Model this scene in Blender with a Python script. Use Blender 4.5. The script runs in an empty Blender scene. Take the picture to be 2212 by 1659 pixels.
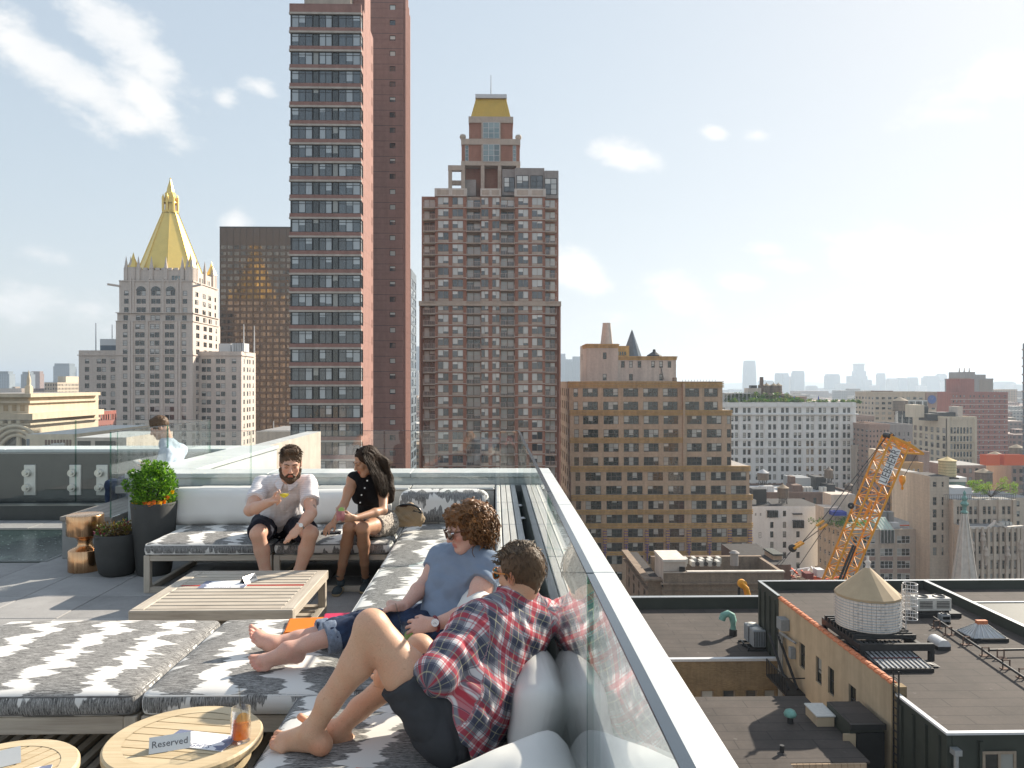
import bpy,math,random
import numpy as np
from mathutils import Vector,Matrix
random.seed(7)
R=math.radians
PI=math.pi
scene=bpy.context.scene
C=scene.collection
CAM_H=1.87
YAW=R(1.26)
FPX=1640.0
cam=bpy.data.cameras.new('camera')
cam.sensor_width=36.0
cam.lens=36.0*FPX/2212.0
cam.clip_start=0.05
cam.clip_end=40000.0
cam_o=bpy.data.objects.new('camera',cam)
C.objects.link(cam_o)
cam_o.location=(0,0,CAM_H)
cam_o.rotation_euler=(R(90),0,-YAW)
scene.camera=cam_o
SUN_EL=R(30.0)
SUN_AZ=R(50.0)
sd=bpy.data.lights.new('sun','SUN')
sd.energy=3.7
sd.angle=R(0.53)
sd.color=(1.0,0.90,0.76)
so=bpy.data.objects.new('sun',sd)
C.objects.link(so)
sunv=Vector((math.sin(SUN_AZ)*math.cos(SUN_EL),math.cos(SUN_AZ)*math.cos(SUN_EL),math.sin(SUN_EL)))
so.rotation_euler=sunv.to_track_quat('Z','Y').to_euler()
vs=scene.view_settings
vs.view_transform='Standard'
vs.look='None'
vs.exposure=1.28
vs.gamma=1.0
vs.use_curve_mapping=False
scene.cycles.use_denoising=True
scene.cycles.max_bounces=8
scene.cycles.diffuse_bounces=3
scene.cycles.glossy_bounces=4
scene.cycles.transmission_bounces=4
scene.cycles.transparent_max_bounces=16
scene.cycles.volume_bounces=0
scene.cycles.caustics_reflective=False
scene.cycles.caustics_refractive=False
scene.cycles.sample_clamp_indirect=6.0
class NT:
 def __init__(self,tree):
  self.t=tree
  self.n=tree.nodes
  self.l=tree.links
  self.n.clear()
 def add(self,typ,**kw):
  nd=self.n.new(typ)
  for k,v in kw.items():
   setattr(nd,k,v)
  return nd
 def link(self,a,b):
  self.l.new(a,b)
 def put(self,sock,v):
  if hasattr(v,'is_output'):
   self.l.new(v,sock)
  elif isinstance(v,(tuple,list)) and len(v)==3 and sock.type=='RGBA':
   sock.default_value=(*v,1)
  else:
   sock.default_value=v
 def math(self,op,a,b=0.0,c=None,clamp=False):
  nd=self.add('ShaderNodeMath',operation=op,use_clamp=clamp)
  self.put(nd.inputs[0],a)
  self.put(nd.inputs[1],b)
  if c is not None:
   self.put(nd.inputs[2],c)
  return nd.outputs[0]
 def mix(self,f,a,b,blend='MIX'):
  nd=self.add('ShaderNodeMix',data_type='RGBA',blend_type=blend)
  self.put(nd.inputs[0],f)
  self.put(nd.inputs[6],a)
  self.put(nd.inputs[7],b)
  return nd.outputs[2]
 def ramp(self,f,a,b,lo=0.0,hi=1.0,smooth=False):
  nd=self.add('ShaderNodeMapRange',interpolation_type='SMOOTHSTEP' if smooth else 'LINEAR')
  self.put(nd.inputs[0],f)
  nd.inputs[1].default_value=a
  nd.inputs[2].default_value=b
  nd.inputs[3].default_value=lo
  nd.inputs[4].default_value=hi
  return nd.outputs[0]
 def noise(self,vec,scale,detail=3.0,rough=0.55,dist=0.0):
  nd=self.add('ShaderNodeTexNoise')
  if vec is not None:
   self.link(vec,nd.inputs['Vector'])
  nd.inputs['Scale'].default_value=scale
  nd.inputs['Detail'].default_value=detail
  nd.inputs['Roughness'].default_value=rough
  nd.inputs['Distortion'].default_value=dist
  return nd.outputs[0]
 def mapping(self,vec,loc=(0,0,0),rot=(0,0,0),scale=(1,1,1),vtype='POINT'):
  nd=self.add('ShaderNodeMapping',vector_type=vtype)
  self.link(vec,nd.inputs[0])
  nd.inputs[1].default_value=loc
  nd.inputs[2].default_value=rot
  nd.inputs[3].default_value=scale
  return nd.outputs[0]
 def sep(self,vec):
  nd=self.add('ShaderNodeSeparateXYZ')
  self.link(vec,nd.inputs[0])
  return nd.outputs
 def comb(self,x,y,z=0.0):
  nd=self.add('ShaderNodeCombineXYZ')
  self.put(nd.inputs[0],x);self.put(nd.inputs[1],y);self.put(nd.inputs[2],z)
  return nd.outputs[0]
def direction_uv(px,py):
 """azimuth / elevation (radians) of a direction given by its place in the 2212-wide frame"""
 x,y=(px-1106)/FPX,(829.5-py)/FPX
 az=YAW+math.atan(x)
 el=math.atan2(y,math.hypot(1,x))
 return az,el
world=bpy.data.worlds.new('World')
scene.world=world
world.use_nodes=True
w=NT(world.node_tree)
sky=w.add('ShaderNodeTexSky',sky_type='NISHITA')
sky.sun_disc=False
sky.sun_elevation=SUN_EL
sky.sun_rotation=SUN_AZ
sky.altitude=60.0
sky.air_density=1.0
sky.dust_density=0.8
sky.ozone_density=1.0
tc=w.add('ShaderNodeTexCoord')
sx,sy,sz=w.sep(tc.outputs['Generated'])
az=w.math('ARCTAN2',sx,sy)
el=w.math('ARCSINE',w.math('MINIMUM',w.math('MAXIMUM',sz,-1.0),1.0))
uv=w.comb(az,el)
n_warp=w.noise(uv,9.0,2.0)
n_det=w.noise(w.mapping(uv,scale=(1.0,1.5,1.0)),15.0,8.0,0.62)
n_fine=w.noise(w.mapping(uv,rot=(0,0,R(35)),scale=(0.7,1.8,1.0)),24.0,6.0,0.6)
CLOUDS=[(120,150,230,55,-26,0.85),(255,70,200,62,-34,0.85),(320,215,120,45,-40,0.75),(490,215,40,26,-15,0.6),(560,190,70,22,-18,0.5),(180,250,150,40,-32,0.45),(1345,335,95,34,-14,0.85),(1545,287,36,20,-12,0.85),(1635,292,36,18,-8,0.6),(2120,180,150,55,14,0.7),(2085,245,70,26,-8,0.7),(1255,590,95,50,-25,0.95),(1480,640,120,48,-20,0.75),(1905,545,135,58,-12,0.95),(2140,555,130,48,4,0.9),(1665,540,55,22,-6,0.75),(1690,570,62,26,-16,0.75),(1605,608,70,24,-6,0.7),(1830,655,90,26,0,0.4),(100,550,60,24,-10,0.5),(510,482,40,34,10,0.8),(60,650,260,60,-6,0.45),(1360,690,160,30,-5,0.35),]
mask=None
for (px,py,hw,hh,rot,wt) in CLOUDS:
 a0,e0=direction_uv(px,py)
 m=w.mapping(uv,loc=(a0,e0,0),rot=(0,0,R(rot)),scale=(hw*1.25/FPX,hh*1.25/FPX,1.0),vtype='TEXTURE')
 g=w.add('ShaderNodeTexGradient',gradient_type='SPHERICAL')
 w.link(m,g.inputs[0])
 v=w.math('MULTIPLY',g.outputs[1],wt)
 mask=v if mask is None else w.math('MAXIMUM',mask,v)
far=w.ramp(w.noise(uv,2.3,2.0),0.58,0.75,0.0,0.55)
outside=w.ramp(w.math('ABSOLUTE',az),0.72,0.95)
mask=w.math('MAXIMUM',mask,w.math('MULTIPLY',far,outside))
dens=w.math('ADD',mask,w.math('MULTIPLY',w.math('SUBTRACT',n_det,0.55),1.25))
dens=w.math('ADD',dens,w.math('MULTIPLY',w.math('SUBTRACT',n_fine,0.5),0.5))
cl=w.ramp(dens,0.08,0.62,0.0,0.95,smooth=True)
cl=w.math('MULTIPLY',cl,w.ramp(mask,0.0,0.12))
cl=w.math('MULTIPLY',cl,w.ramp(el,0.0,0.06))
cmp_a=w.add('ShaderNodeVectorMath',operation='SCALE');w.link(sky.outputs[0],cmp_a.inputs[0]);cmp_a.inputs[3].default_value=0.30
cmp_b=w.add('ShaderNodeVectorMath',operation='ADD');w.link(cmp_a.outputs[0],cmp_b.inputs[0]);cmp_b.inputs[1].default_value=(1,1,1)
cmp_c=w.add('ShaderNodeVectorMath',operation='DIVIDE');w.link(sky.outputs[0],cmp_c.inputs[0]);w.link(cmp_b.outputs[0],cmp_c.inputs[1])
cmp_d=w.add('ShaderNodeVectorMath',operation='SCALE');w.link(cmp_c.outputs[0],cmp_d.inputs[0]);cmp_d.inputs[3].default_value=1.17
veil=w.mix(0.35,cmp_d.outputs[0],(2.3,2.46,2.6))
ccol=w.mix(w.ramp(n_warp,0.35,0.7),(3.25,3.2,3.12),(2.85,2.9,2.95))
col=w.mix(cl,veil,ccol)
bg=w.add('ShaderNodeBackground')
w.link(col,bg.inputs[0])
bg.inputs[1].default_value=0.14
wo=w.add('ShaderNodeOutputWorld')
w.link(bg.outputs[0],wo.inputs[0])
world.cycles.sampling_method='MANUAL'
world.cycles.sample_map_resolution=512
def Xat(px,Y):
 return math.tan(YAW+math.atan((px-1106)/FPX))*Y
def W(px,py,Y):
 X=Xat(px,Y)
 d=Y*math.cos(YAW)+X*math.sin(YAW)
 return Vector((X,Y,CAM_H-(py-829.5)/FPX*d))
def Zat(py,Y,px=1106):
 return W(px,py,Y).z
def Yside(px,X):
 return X/math.tan(YAW+math.atan((px-1106)/FPX))
MATS={}
def principled(nt):
 b=nt.add('ShaderNodeBsdfPrincipled')
 o=nt.add('ShaderNodeOutputMaterial')
 nt.link(b.outputs[0],o.inputs[0])
 return b
def newmat(name):
 m=bpy.data.materials.new(name)
 m.use_nodes=True
 MATS[name]=m
 return m,NT(m.node_tree)
def plain(name,col,rough=0.6,metal=0.0,var=0.12,vscale=6.0,bump=0.0,bscale=60.0,spec=0.5,world_space=False,stretch=(1,1,1),var2=0.0,v2scale=0.7,coat=0.0):
 """base colour with two octaves of uneven tone and a little relief"""
 m,n=newmat(name)
 b=principled(n)
 if world_space:
  v=n.add('ShaderNodeNewGeometry').outputs['Position']
 else:
  v=n.add('ShaderNodeTexCoord').outputs['Object']
 v=n.mapping(v,scale=stretch)
 k=n.ramp(n.noise(v,vscale,5.0,0.6),0.3,0.7,1-var,1+var)
 if var2:
  k=n.math('MULTIPLY',k,n.ramp(n.noise(v,v2scale,3.0,0.6),0.3,0.7,1-var2,1+var2))
 sc=n.add('ShaderNodeVectorMath',operation='SCALE')
 sc.inputs[0].default_value=col
 n.link(k,sc.inputs[3])
 n.link(sc.outputs[0],b.inputs['Base Color'])
 b.inputs['Roughness'].default_value=rough
 b.inputs['Metallic'].default_value=metal
 b.inputs['Specular IOR Level'].default_value=spec
 if coat:
  b.inputs['Coat Weight'].default_value=coat
 if bump:
  bp=n.add('ShaderNodeBump')
  bp.inputs['Strength'].default_value=bump
  bp.inputs['Distance'].default_value=0.01
  n.link(n.noise(v,bscale,4.0,0.6),bp.inputs['Height'])
  n.link(bp.outputs[0],b.inputs['Normal'])
 return m
class MB:
 def __init__(self):
  self.v=[];self.f=[];self.m=[];self.s=[];self.uv={}
 def quad(self,a,b,c,d,mi=0,uv=None,smooth=False):
  i=len(self.v)
  self.v+=[tuple(a),tuple(b),tuple(c),tuple(d)]
  self.f.append((i,i+1,i+2,i+3));self.m.append(mi);self.s.append(smooth)
  if uv:
   self.uv[len(self.f)-1]=uv
 def face(self,pts,mi=0,smooth=False):
  i=len(self.v)
  self.v+=[tuple(p) for p in pts]
  self.f.append(tuple(range(i,i+len(pts))));self.m.append(mi);self.s.append(smooth)
 def mesh(self,vs_,fs,mi=0,smooth=False):
  i=len(self.v)
  self.v+=[tuple(p) for p in vs_]
  for f in fs:
   self.f.append(tuple(k+i for k in f));self.m.append(mi);self.s.append(smooth)
 def box(self,x0,y0,z0,x1,y1,z1,mi=0,M=None):
  vs_=[(x0,y0,z0),(x1,y0,z0),(x1,y1,z0),(x0,y1,z0),(x0,y0,z1),(x1,y0,z1),(x1,y1,z1),(x0,y1,z1)]
  if M is not None:
   vs_=[M@Vector(p) for p in vs_]
  self.mesh(vs_,[(3,2,1,0),(4,5,6,7),(0,1,5,4),(1,2,6,5),(2,3,7,6),(3,0,4,7)],mi)
 def bbox(self,x0,y0,z0,x1,y1,z1,b=0.006,mi=0,M=None):
  """box with chamfered edges (24 verts)"""
  vs_=[]
  idx={}
  xs,ys,zs=(x0,x1),(y0,y1),(z0,z1)
  for i in range(2):
   for j in range(2):
    for k in range(2):
     sxn,syn,szn=(1 if i==0 else -1),(1 if j==0 else -1),(1 if k==0 else -1)
     for a in range(3):
      p=[xs[i],ys[j],zs[k]]
      for q,s in enumerate((sxn,syn,szn)):
       if q!=a:
        p[q]+=s*b
      idx[(i,j,k,a)]=len(vs_)
      vs_.append(tuple(p))
  fs=[]
  def V(i,j,k,a):return idx[(i,j,k,a)]
  for s in (0,1):
   fx=[V(s,0,0,0),V(s,1,0,0),V(s,1,1,0),V(s,0,1,0)]
   fy=[V(0,s,0,1),V(0,s,1,1),V(1,s,1,1),V(1,s,0,1)]
   fz=[V(0,0,s,2),V(1,0,s,2),V(1,1,s,2),V(0,1,s,2)]
   for f in (fx,fy,fz):
    fs.append(tuple(f if s==1 else f[::-1]))
  for j in (0,1):
   for k in (0,1):
    f=[V(0,j,k,1),V(1,j,k,1),V(1,j,k,2),V(0,j,k,2)]
    fs.append(tuple(f if (j^k)==1 else f[::-1]))
  for i in (0,1):
   for k in (0,1):
    f=[V(i,0,k,0),V(i,1,k,0),V(i,1,k,2),V(i,0,k,2)]
    fs.append(tuple(f if (i^k)==0 else f[::-1]))
  for i in (0,1):
   for j in (0,1):
    f=[V(i,j,0,0),V(i,j,1,0),V(i,j,1,1),V(i,j,0,1)]
    fs.append(tuple(f if (i^j)==1 else f[::-1]))
  for i in (0,1):
   for j in (0,1):
    for k in (0,1):
     f=[V(i,j,k,0),V(i,j,k,1),V(i,j,k,2)]
     fs.append(tuple(f if (i^j^k)==1 else f[::-1]))
  if M is not None:
   vs_=[M@Vector(p) for p in vs_]
  self.mesh(vs_,fs,mi)
 def cyl(self,p0,p1,r0,r1=None,n=12,mi=0,cap=True,smooth=True):
  r1=r0 if r1 is None else r1
  p0,p1=Vector(p0),Vector(p1)
  ax=(p1-p0).normalized()
  q=ax.to_track_quat('Z','Y')
  vs_=[]
  for (p,r) in ((p0,r0),(p1,r1)):
   for i in range(n):
    a=2*PI*i/n
    vs_.append(p+q@Vector((r*math.cos(a),r*math.sin(a),0)))
  self.mesh(vs_,[(i,(i+1)%n,n+(i+1)%n,n+i) for i in range(n)],mi,smooth)
  if cap:
   self.face(vs_[:n][::-1],mi)
   self.face(vs_[n:],mi)
 def beam(self,p0,p1,a,b=None,mi=0,up=(0,0,1)):
  """square bar between two points"""
  b=a if b is None else b
  p0,p1=Vector(p0),Vector(p1)
  d=(p1-p0);L=d.length
  z=d.normalized()
  x=z.cross(Vector(up))
  if x.length<1e-4:
   x=z.cross(Vector((0,1,0)))
  x.normalize()
  y=z.cross(x)
  vs_=[]
  for p in (p0,p1):
   for (s,t) in ((-1,-1),(1,-1),(1,1),(-1,1)):
    vs_.append(p+x*(s*a/2)+y*(t*b/2))
  self.mesh(vs_,[(3,2,1,0),(4,5,6,7),(0,1,5,4),(1,2,6,5),(2,3,7,6),(3,0,4,7)],mi)
 def tube(self,pts,r,n=8,mi=0,cap=True):
  pts=[Vector(p) for p in pts]
  rr=r if isinstance(r,(list,tuple)) else [r]*len(pts)
  vs_=[]
  ref=Vector((0,0,1))
  for i,p in enumerate(pts):
   t=(pts[min(i+1,len(pts)-1)]-pts[max(i-1,0)]).normalized()
   x=t.cross(ref)
   if x.length<0.05:
    x=t.cross(Vector((0,1,0)))
   x.normalize();y=t.cross(x)
   for k in range(n):
    a=2*PI*k/n
    vs_.append(p+(x*math.cos(a)+y*math.sin(a))*rr[i])
  fs=[]
  for i in range(len(pts)-1):
   for k in range(n):
    k2=(k+1)%n
    fs.append((i*n+k,(i+1)*n+k,(i+1)*n+k2,i*n+k2))
  self.mesh(vs_,fs,mi,True)
  if cap:
   self.face(vs_[:n],mi)
   self.face(vs_[-n:][::-1],mi)
 def lathe(self,prof,c=(0,0,0),n=32,mi=0,smooth=True,cap0=False,cap1=False,arc=None):
  """profile of (r, z) from bottom up"""
  cx,cy,cz=c
  vs_=[]
  for (r,z) in prof:
   for i in range(n):
    a=2*PI*i/n
    vs_.append((cx+r*math.cos(a),cy+r*math.sin(a),cz+z))
  fs=[]
  for j in range(len(prof)-1):
   for i in range(n):
    i2=(i+1)%n
    fs.append((j*n+i,j*n+i2,(j+1)*n+i2,(j+1)*n+i))
  self.mesh(vs_,fs,mi,smooth)
  if cap0:
   self.face(vs_[:n][::-1],mi)
  if cap1:
   self.face(vs_[-n:],mi)
 def prism(self,poly,z0,z1,mi=0):
  """vertical prism over a counter-clockwise polygon"""
  n=len(poly)
  a=[(p[0],p[1],z0) for p in poly];b=[(p[0],p[1],z1) for p in poly]
  self.mesh(a+b,[tuple(range(n))[::-1],tuple(range(n,2*n))]+[(i,(i+1)%n,n+(i+1)%n,n+i) for i in range(n)],mi)
 def data(self,name,mats):
  me=bpy.data.meshes.new(name)
  me.from_pydata(self.v,[],self.f)
  for m in mats:
   me.materials.append(MATS[m])
  if any(self.m):
   me.polygons.foreach_set('material_index',self.m)
  if any(self.s):
   me.polygons.foreach_set('use_smooth',self.s)
  if self.uv:
   ul=me.uv_layers.new(name='UVMap')
   for fi,uvs in self.uv.items():
    ls=me.polygons[fi].loop_start
    for k,q in enumerate(uvs):
     ul.data[ls+k].uv=q
  return me
 def build(self,name,mats,parent=None,loc=None,rotz=0.0):
  if isinstance(mats,str):
   mats=[mats]
  o=bpy.data.objects.new(name,self.data(name,mats))
  C.objects.link(o)
  if parent is not None:
   o.parent=parent
  if loc is not None:
   o.location=loc
  if rotz:
   o.rotation_euler=(0,0,rotz)
  return o
def put(name,me,parent=None,loc=(0,0,0),rotz=0.0):
 o=bpy.data.objects.new(name,me)
 C.objects.link(o)
 o.parent=parent
 o.location=loc
 if rotz:
  o.rotation_euler=(0,0,rotz)
 return o
def thing(name,label,cat,loc=(0,0,0),rotz=0.0,group=None):
 o=bpy.data.objects.new(name,None)
 o.empty_display_size=0.1
 C.objects.link(o)
 o.location=loc
 o.rotation_euler=(0,0,rotz)
 return tag(o,label,cat,group)
def tag(o,label,cat,group=None,kind=None):
 o['label']=label
 if cat:
  o['category']=cat
 if group:
  o['group']=group
 if kind:
  o['kind']=kind
 return o
def struct(o,label=None):
 o['kind']='structure'
 if label:
  o['label']=label
 return o
def copy_tree(o,parent=None):
 c=o.copy()
 C.objects.link(c)
 c.parent=parent
 for ch in list(o.children):
  copy_tree(ch,c)
 return c
# ================================================================== terrace materials
def wood(name,c1,c2,rough=0.6,axis=0,world_space=True,fine=1.0):
 m,n=newmat(name)
 b=principled(n)
 v=n.add('ShaderNodeNewGeometry').outputs['Position'] if world_space else n.add('ShaderNodeTexCoord').outputs['Object']
 oi=n.add('ShaderNodeObjectInfo').outputs['Random']
 off=n.add('ShaderNodeVectorMath',operation='ADD')
 n.link(v,off.inputs[0])
 n.link(n.comb(n.math('MULTIPLY',oi,9.0),n.math('MULTIPLY',oi,5.0),0.0),off.inputs[1])
 sc=[60*fine,60*fine,60*fine]
 sc[axis]=3.0
 g=n.noise(n.mapping(off.outputs[0],scale=tuple(sc)),1.0,4.0,0.65,0.6)
 big=n.noise(off.outputs[0],2.5,3.0)
 k=n.math('ADD',n.math('MULTIPLY',g,0.7),n.math('MULTIPLY',big,0.5))
 k=n.math('ADD',k,n.math('MULTIPLY',oi,0.12))
 col=n.mix(n.ramp(k,0.35,0.9),c1,c2)
 n.link(col,b.inputs['Base Color'])
 b.inputs['Roughness'].default_value=rough
 b.inputs['Specular IOR Level'].default_value=0.35
 bp=n.add('ShaderNodeBump')
 bp.inputs['Strength'].default_value=0.25
 bp.inputs['Distance'].default_value=0.003
 n.link(g,bp.inputs['Height'])
 n.link(bp.outputs[0],b.inputs['Normal'])
 return m
wood('teak_x',(0.31,0.255,0.20),(0.60,0.54,0.45),axis=0)
wood('teak_y',(0.31,0.255,0.20),(0.60,0.54,0.45),axis=1)
wood('teak_z',(0.31,0.255,0.20),(0.60,0.54,0.45),axis=2)
wood('teak_pale',(0.42,0.31,0.17),(0.66,0.54,0.36),axis=0,rough=0.5)
wood('plank_white',(0.40,0.39,0.37),(0.60,0.59,0.56),axis=1,rough=0.55)
wood('bench_wood',(0.20,0.17,0.145),(0.36,0.32,0.28),axis=1)
plain('cap_metal',(0.60,0.625,0.62),rough=0.42,var=0.07,vscale=9.0,world_space=True,var2=0.08,v2scale=0.9,spec=0.5)
plain('panel_grey',(0.30,0.30,0.29),rough=0.5,var=0.05,world_space=True,var2=0.06)
plain('panel_dark',(0.055,0.062,0.06),rough=0.35,var=0.1,world_space=True,var2=0.12)
plain('dark_gap',(0.012,0.013,0.012),rough=0.7)
plain('planter',(0.045,0.046,0.044),rough=0.7,var=0.15,vscale=9.0,bump=0.15)
plain('soil',(0.035,0.022,0.014),rough=0.95,var=0.4,vscale=60.0,bump=0.8)
plain('chrome',(0.62,0.62,0.60),rough=0.16,metal=1.0,var=0.03)
plain('steel_satin',(0.74,0.73,0.70),rough=0.36,metal=0.55,var=0.05)
plain('rail_edge',(0.10,0.125,0.15),rough=0.22,metal=0.6,var=0.05)
plain('canvas_white',(0.74,0.72,0.685),rough=0.85,var=0.025,vscale=5.0,bump=0.10,bscale=350.0,spec=0.2)
plain('piping_dark',(0.16,0.158,0.155),rough=0.9,var=0.3,vscale=40.0)
plain('paper',(0.80,0.80,0.83),rough=0.6,var=0.02)
plain('ink_blue',(0.16,0.18,0.27),rough=0.6,var=0.2,vscale=90.0)
plain('ink_dark',(0.10,0.10,0.11),rough=0.6)
plain('red_strip',(0.50,0.035,0.02),rough=0.5)
plain('orange_vinyl',(0.82,0.20,0.008),rough=0.4,var=0.03)
plain('magenta_vinyl',(0.62,0.03,0.10),rough=0.4,var=0.03)
plain('glass_floor_frame',(0.10,0.11,0.10),rough=0.5)
def _copper():
 m,n=newmat('copper')
 b=principled(n)
 v=n.add('ShaderNodeTexCoord').outputs['Object']
 g=n.noise(n.mapping(v,scale=(38,38,1.2)),1.0,4.0,0.6)
 big=n.noise(v,7.0,2.0)
 col=n.mix(n.ramp(n.math('ADD',g,n.math('MULTIPLY',big,0.4)),0.45,0.95),(0.60,0.31,0.15),(0.84,0.53,0.30))
 n.link(col,b.inputs['Base Color'])
 b.inputs['Metallic'].default_value=1.0
 n.link(n.ramp(g,0.3,0.7,0.16,0.30),b.inputs['Roughness'])
_copper()
def _paver():
 m,n=newmat('paver')
 b=principled(n)
 v=n.add('ShaderNodeNewGeometry').outputs['Position']
 oi=n.add('ShaderNodeObjectInfo').outputs['Random']
 speck=n.ramp(n.noise(v,190.0,2.0,0.7),0.35,0.7,0.72,1.25)
 blot=n.math('MULTIPLY',n.ramp(n.noise(v,1.7,5.0,0.65),0.3,0.72,0.80,1.14),n.ramp(n.noise(v,9.0,4.0,0.7),0.55,0.75,1.0,0.84))
 k=n.math('MULTIPLY',n.math('MULTIPLY',speck,blot),n.ramp(oi,0,1,0.88,1.1))
 sc=n.add('ShaderNodeVectorMath',operation='SCALE')
 sc.inputs[0].default_value=(0.345,0.335,0.325)
 n.link(k,sc.inputs[3])
 n.link(sc.outputs[0],b.inputs['Base Color'])
 b.inputs['Roughness'].default_value=0.85
 bp=n.add('ShaderNodeBump');bp.inputs['Strength'].default_value=0.35;bp.inputs['Distance'].default_value=0.002
 n.link(speck,bp.inputs['Height']);n.link(bp.outputs[0],b.inputs['Normal'])
_paver()
def _green_floor():
 m,n=newmat('floor_glass')
 b=principled(n)
 v=n.add('ShaderNodeNewGeometry').outputs['Position']
 vo=n.add('ShaderNodeTexVoronoi',feature='F1')
 n.link(n.mapping(v,scale=(14,14,14)),vo.inputs['Vector'])
 vo.inputs['Scale'].default_value=1.0
 dot=n.ramp(vo.outputs['Distance'],0.10,0.2,1.0,0.0)
 col=n.mix(dot,(0.018,0.034,0.032),(0.30,0.36,0.33))
 n.link(n.mix(n.ramp(n.noise(v,2.0,3.0),0.4,0.7),col,(0.03,0.05,0.05)),b.inputs['Base Color'])
 b.inputs['Roughness'].default_value=0.22
_green_floor()
def glass_mat(name,tint,ior=1.5,rough=0.0,boost=1.0):
 """architectural glass: clear transmission plus fresnel reflection (lets sun through)"""
 m,n=newmat(name)
 o=n.add('ShaderNodeOutputMaterial')
 t=n.add('ShaderNodeBsdfTransparent');t.inputs[0].default_value=(*tint,1)
 g=n.add('ShaderNodeBsdfGlossy');g.inputs['Roughness'].default_value=rough
 g.inputs['Color'].default_value=(1,1,1,1)
 lw=n.add('ShaderNodeLayerWeight');lw.inputs[0].default_value=0.5
 f0=((ior-1)/(ior+1))**2
 fr=n.math('MULTIPLY_ADD',n.math('POWER',lw.outputs['Facing'],5.0),1-f0,f0)
 mx=n.add('ShaderNodeMixShader')
 n.link(n.math('MULTIPLY',fr,boost,clamp=True),mx.inputs[0])
 n.link(t.outputs[0],mx.inputs[1]);n.link(g.outputs[0],mx.inputs[2])
 n.link(mx.outputs[0],o.inputs[0])
 return m
glass_mat('pane_glass',(0.975,0.99,0.985),ior=1.55)
glass_mat('drink_glass',(0.97,0.975,0.975),ior=1.45)
glass_mat('pane_edge',(0.30,0.52,0.45),ior=1.5)
def _liquid(name,col):
 m,n=newmat(name)
 o=n.add('ShaderNodeOutputMaterial')
 d=n.add('ShaderNodeBsdfDiffuse');d.inputs[0].default_value=(*col,1)
 t=n.add('ShaderNodeBsdfTranslucent');t.inputs[0].default_value=(*col,1)
 mx=n.add('ShaderNodeMixShader');mx.inputs[0].default_value=0.6
 n.link(d.outputs[0],mx.inputs[1]);n.link(t.outputs[0],mx.inputs[2]);n.link(mx.outputs[0],o.inputs[0])
_liquid('orange_drink',(0.95,0.36,0.015))
_liquid('yellow_drink',(0.90,0.78,0.10))
_liquid('pink_drink',(0.85,0.40,0.42))
plain('orange_slice',(0.95,0.42,0.02),rough=0.3,var=0.1,vscale=30)
plain('lime_slice',(0.35,0.55,0.08),rough=0.4,var=0.1,vscale=30)
def _ikat():
 m,n=newmat('ikat')
 b=principled(n)
 uvn=n.add('ShaderNodeUVMap')
 oi=n.add('ShaderNodeObjectInfo').outputs['Random']
 u0,v0,_=n.sep(uvn.outputs[0])
 u=n.math('ADD',u0,n.math('MULTIPLY',oi,3.7))
 v=n.math('ADD',v0,n.math('MULTIPLY',oi,11.3))
 wob=n.noise(n.comb(0.0,v,0.0),4.0,1.0)
 jag=n.noise(n.comb(n.math('MULTIPLY',u,3.2),n.math('MULTIPLY',v,15.0)),1.0,2.5,0.6)
 tooth=n.noise(n.comb(n.math('MULTIPLY',u,7.0),n.math('MULTIPLY',v,120.0)),1.0,2.0,0.6)
 s=n.math('ADD',n.math('DIVIDE',u,0.36),n.math('MULTIPLY',wob,1.1))
 band=n.math('MULTIPLY',n.math('ABSOLUTE',n.math('SUBTRACT',n.math('FRACT',s),0.5)),2.0)
 f=n.math('ADD',band,n.math('MULTIPLY',n.math('SUBTRACT',jag,0.5),1.9))
 f=n.math('ADD',f,n.math('MULTIPLY',n.math('SUBTRACT',tooth,0.5),0.35))
 dark=n.ramp(f,0.33,0.38)
 streak=n.noise(n.comb(n.math('MULTIPLY',u,14.0),n.math('MULTIPLY',v,260.0)),1.0,3.0,0.7)
 streak2=n.noise(n.comb(n.math('MULTIPLY',u,60.0),n.math('MULTIPLY',v,420.0)),1.0,2.0,0.7)
 st=n.math('ADD',n.math('MULTIPLY',streak,0.65),n.math('MULTIPLY',streak2,0.4))
 dcol=n.mix(n.ramp(st,0.42,0.66),(0.022,0.021,0.022),(0.50,0.49,0.47))
 col=n.mix(dark,(0.74,0.72,0.685),dcol)
 n.link(col,b.inputs['Base Color'])
 b.inputs['Roughness'].default_value=0.9
 b.inputs['Specular IOR Level'].default_value=0.15
 bp=n.add('ShaderNodeBump');bp.inputs['Strength'].default_value=0.25;bp.inputs['Distance'].default_value=0.002
 n.link(st,bp.inputs['Height']);n.link(bp.outputs[0],b.inputs['Normal'])
_ikat()
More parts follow.
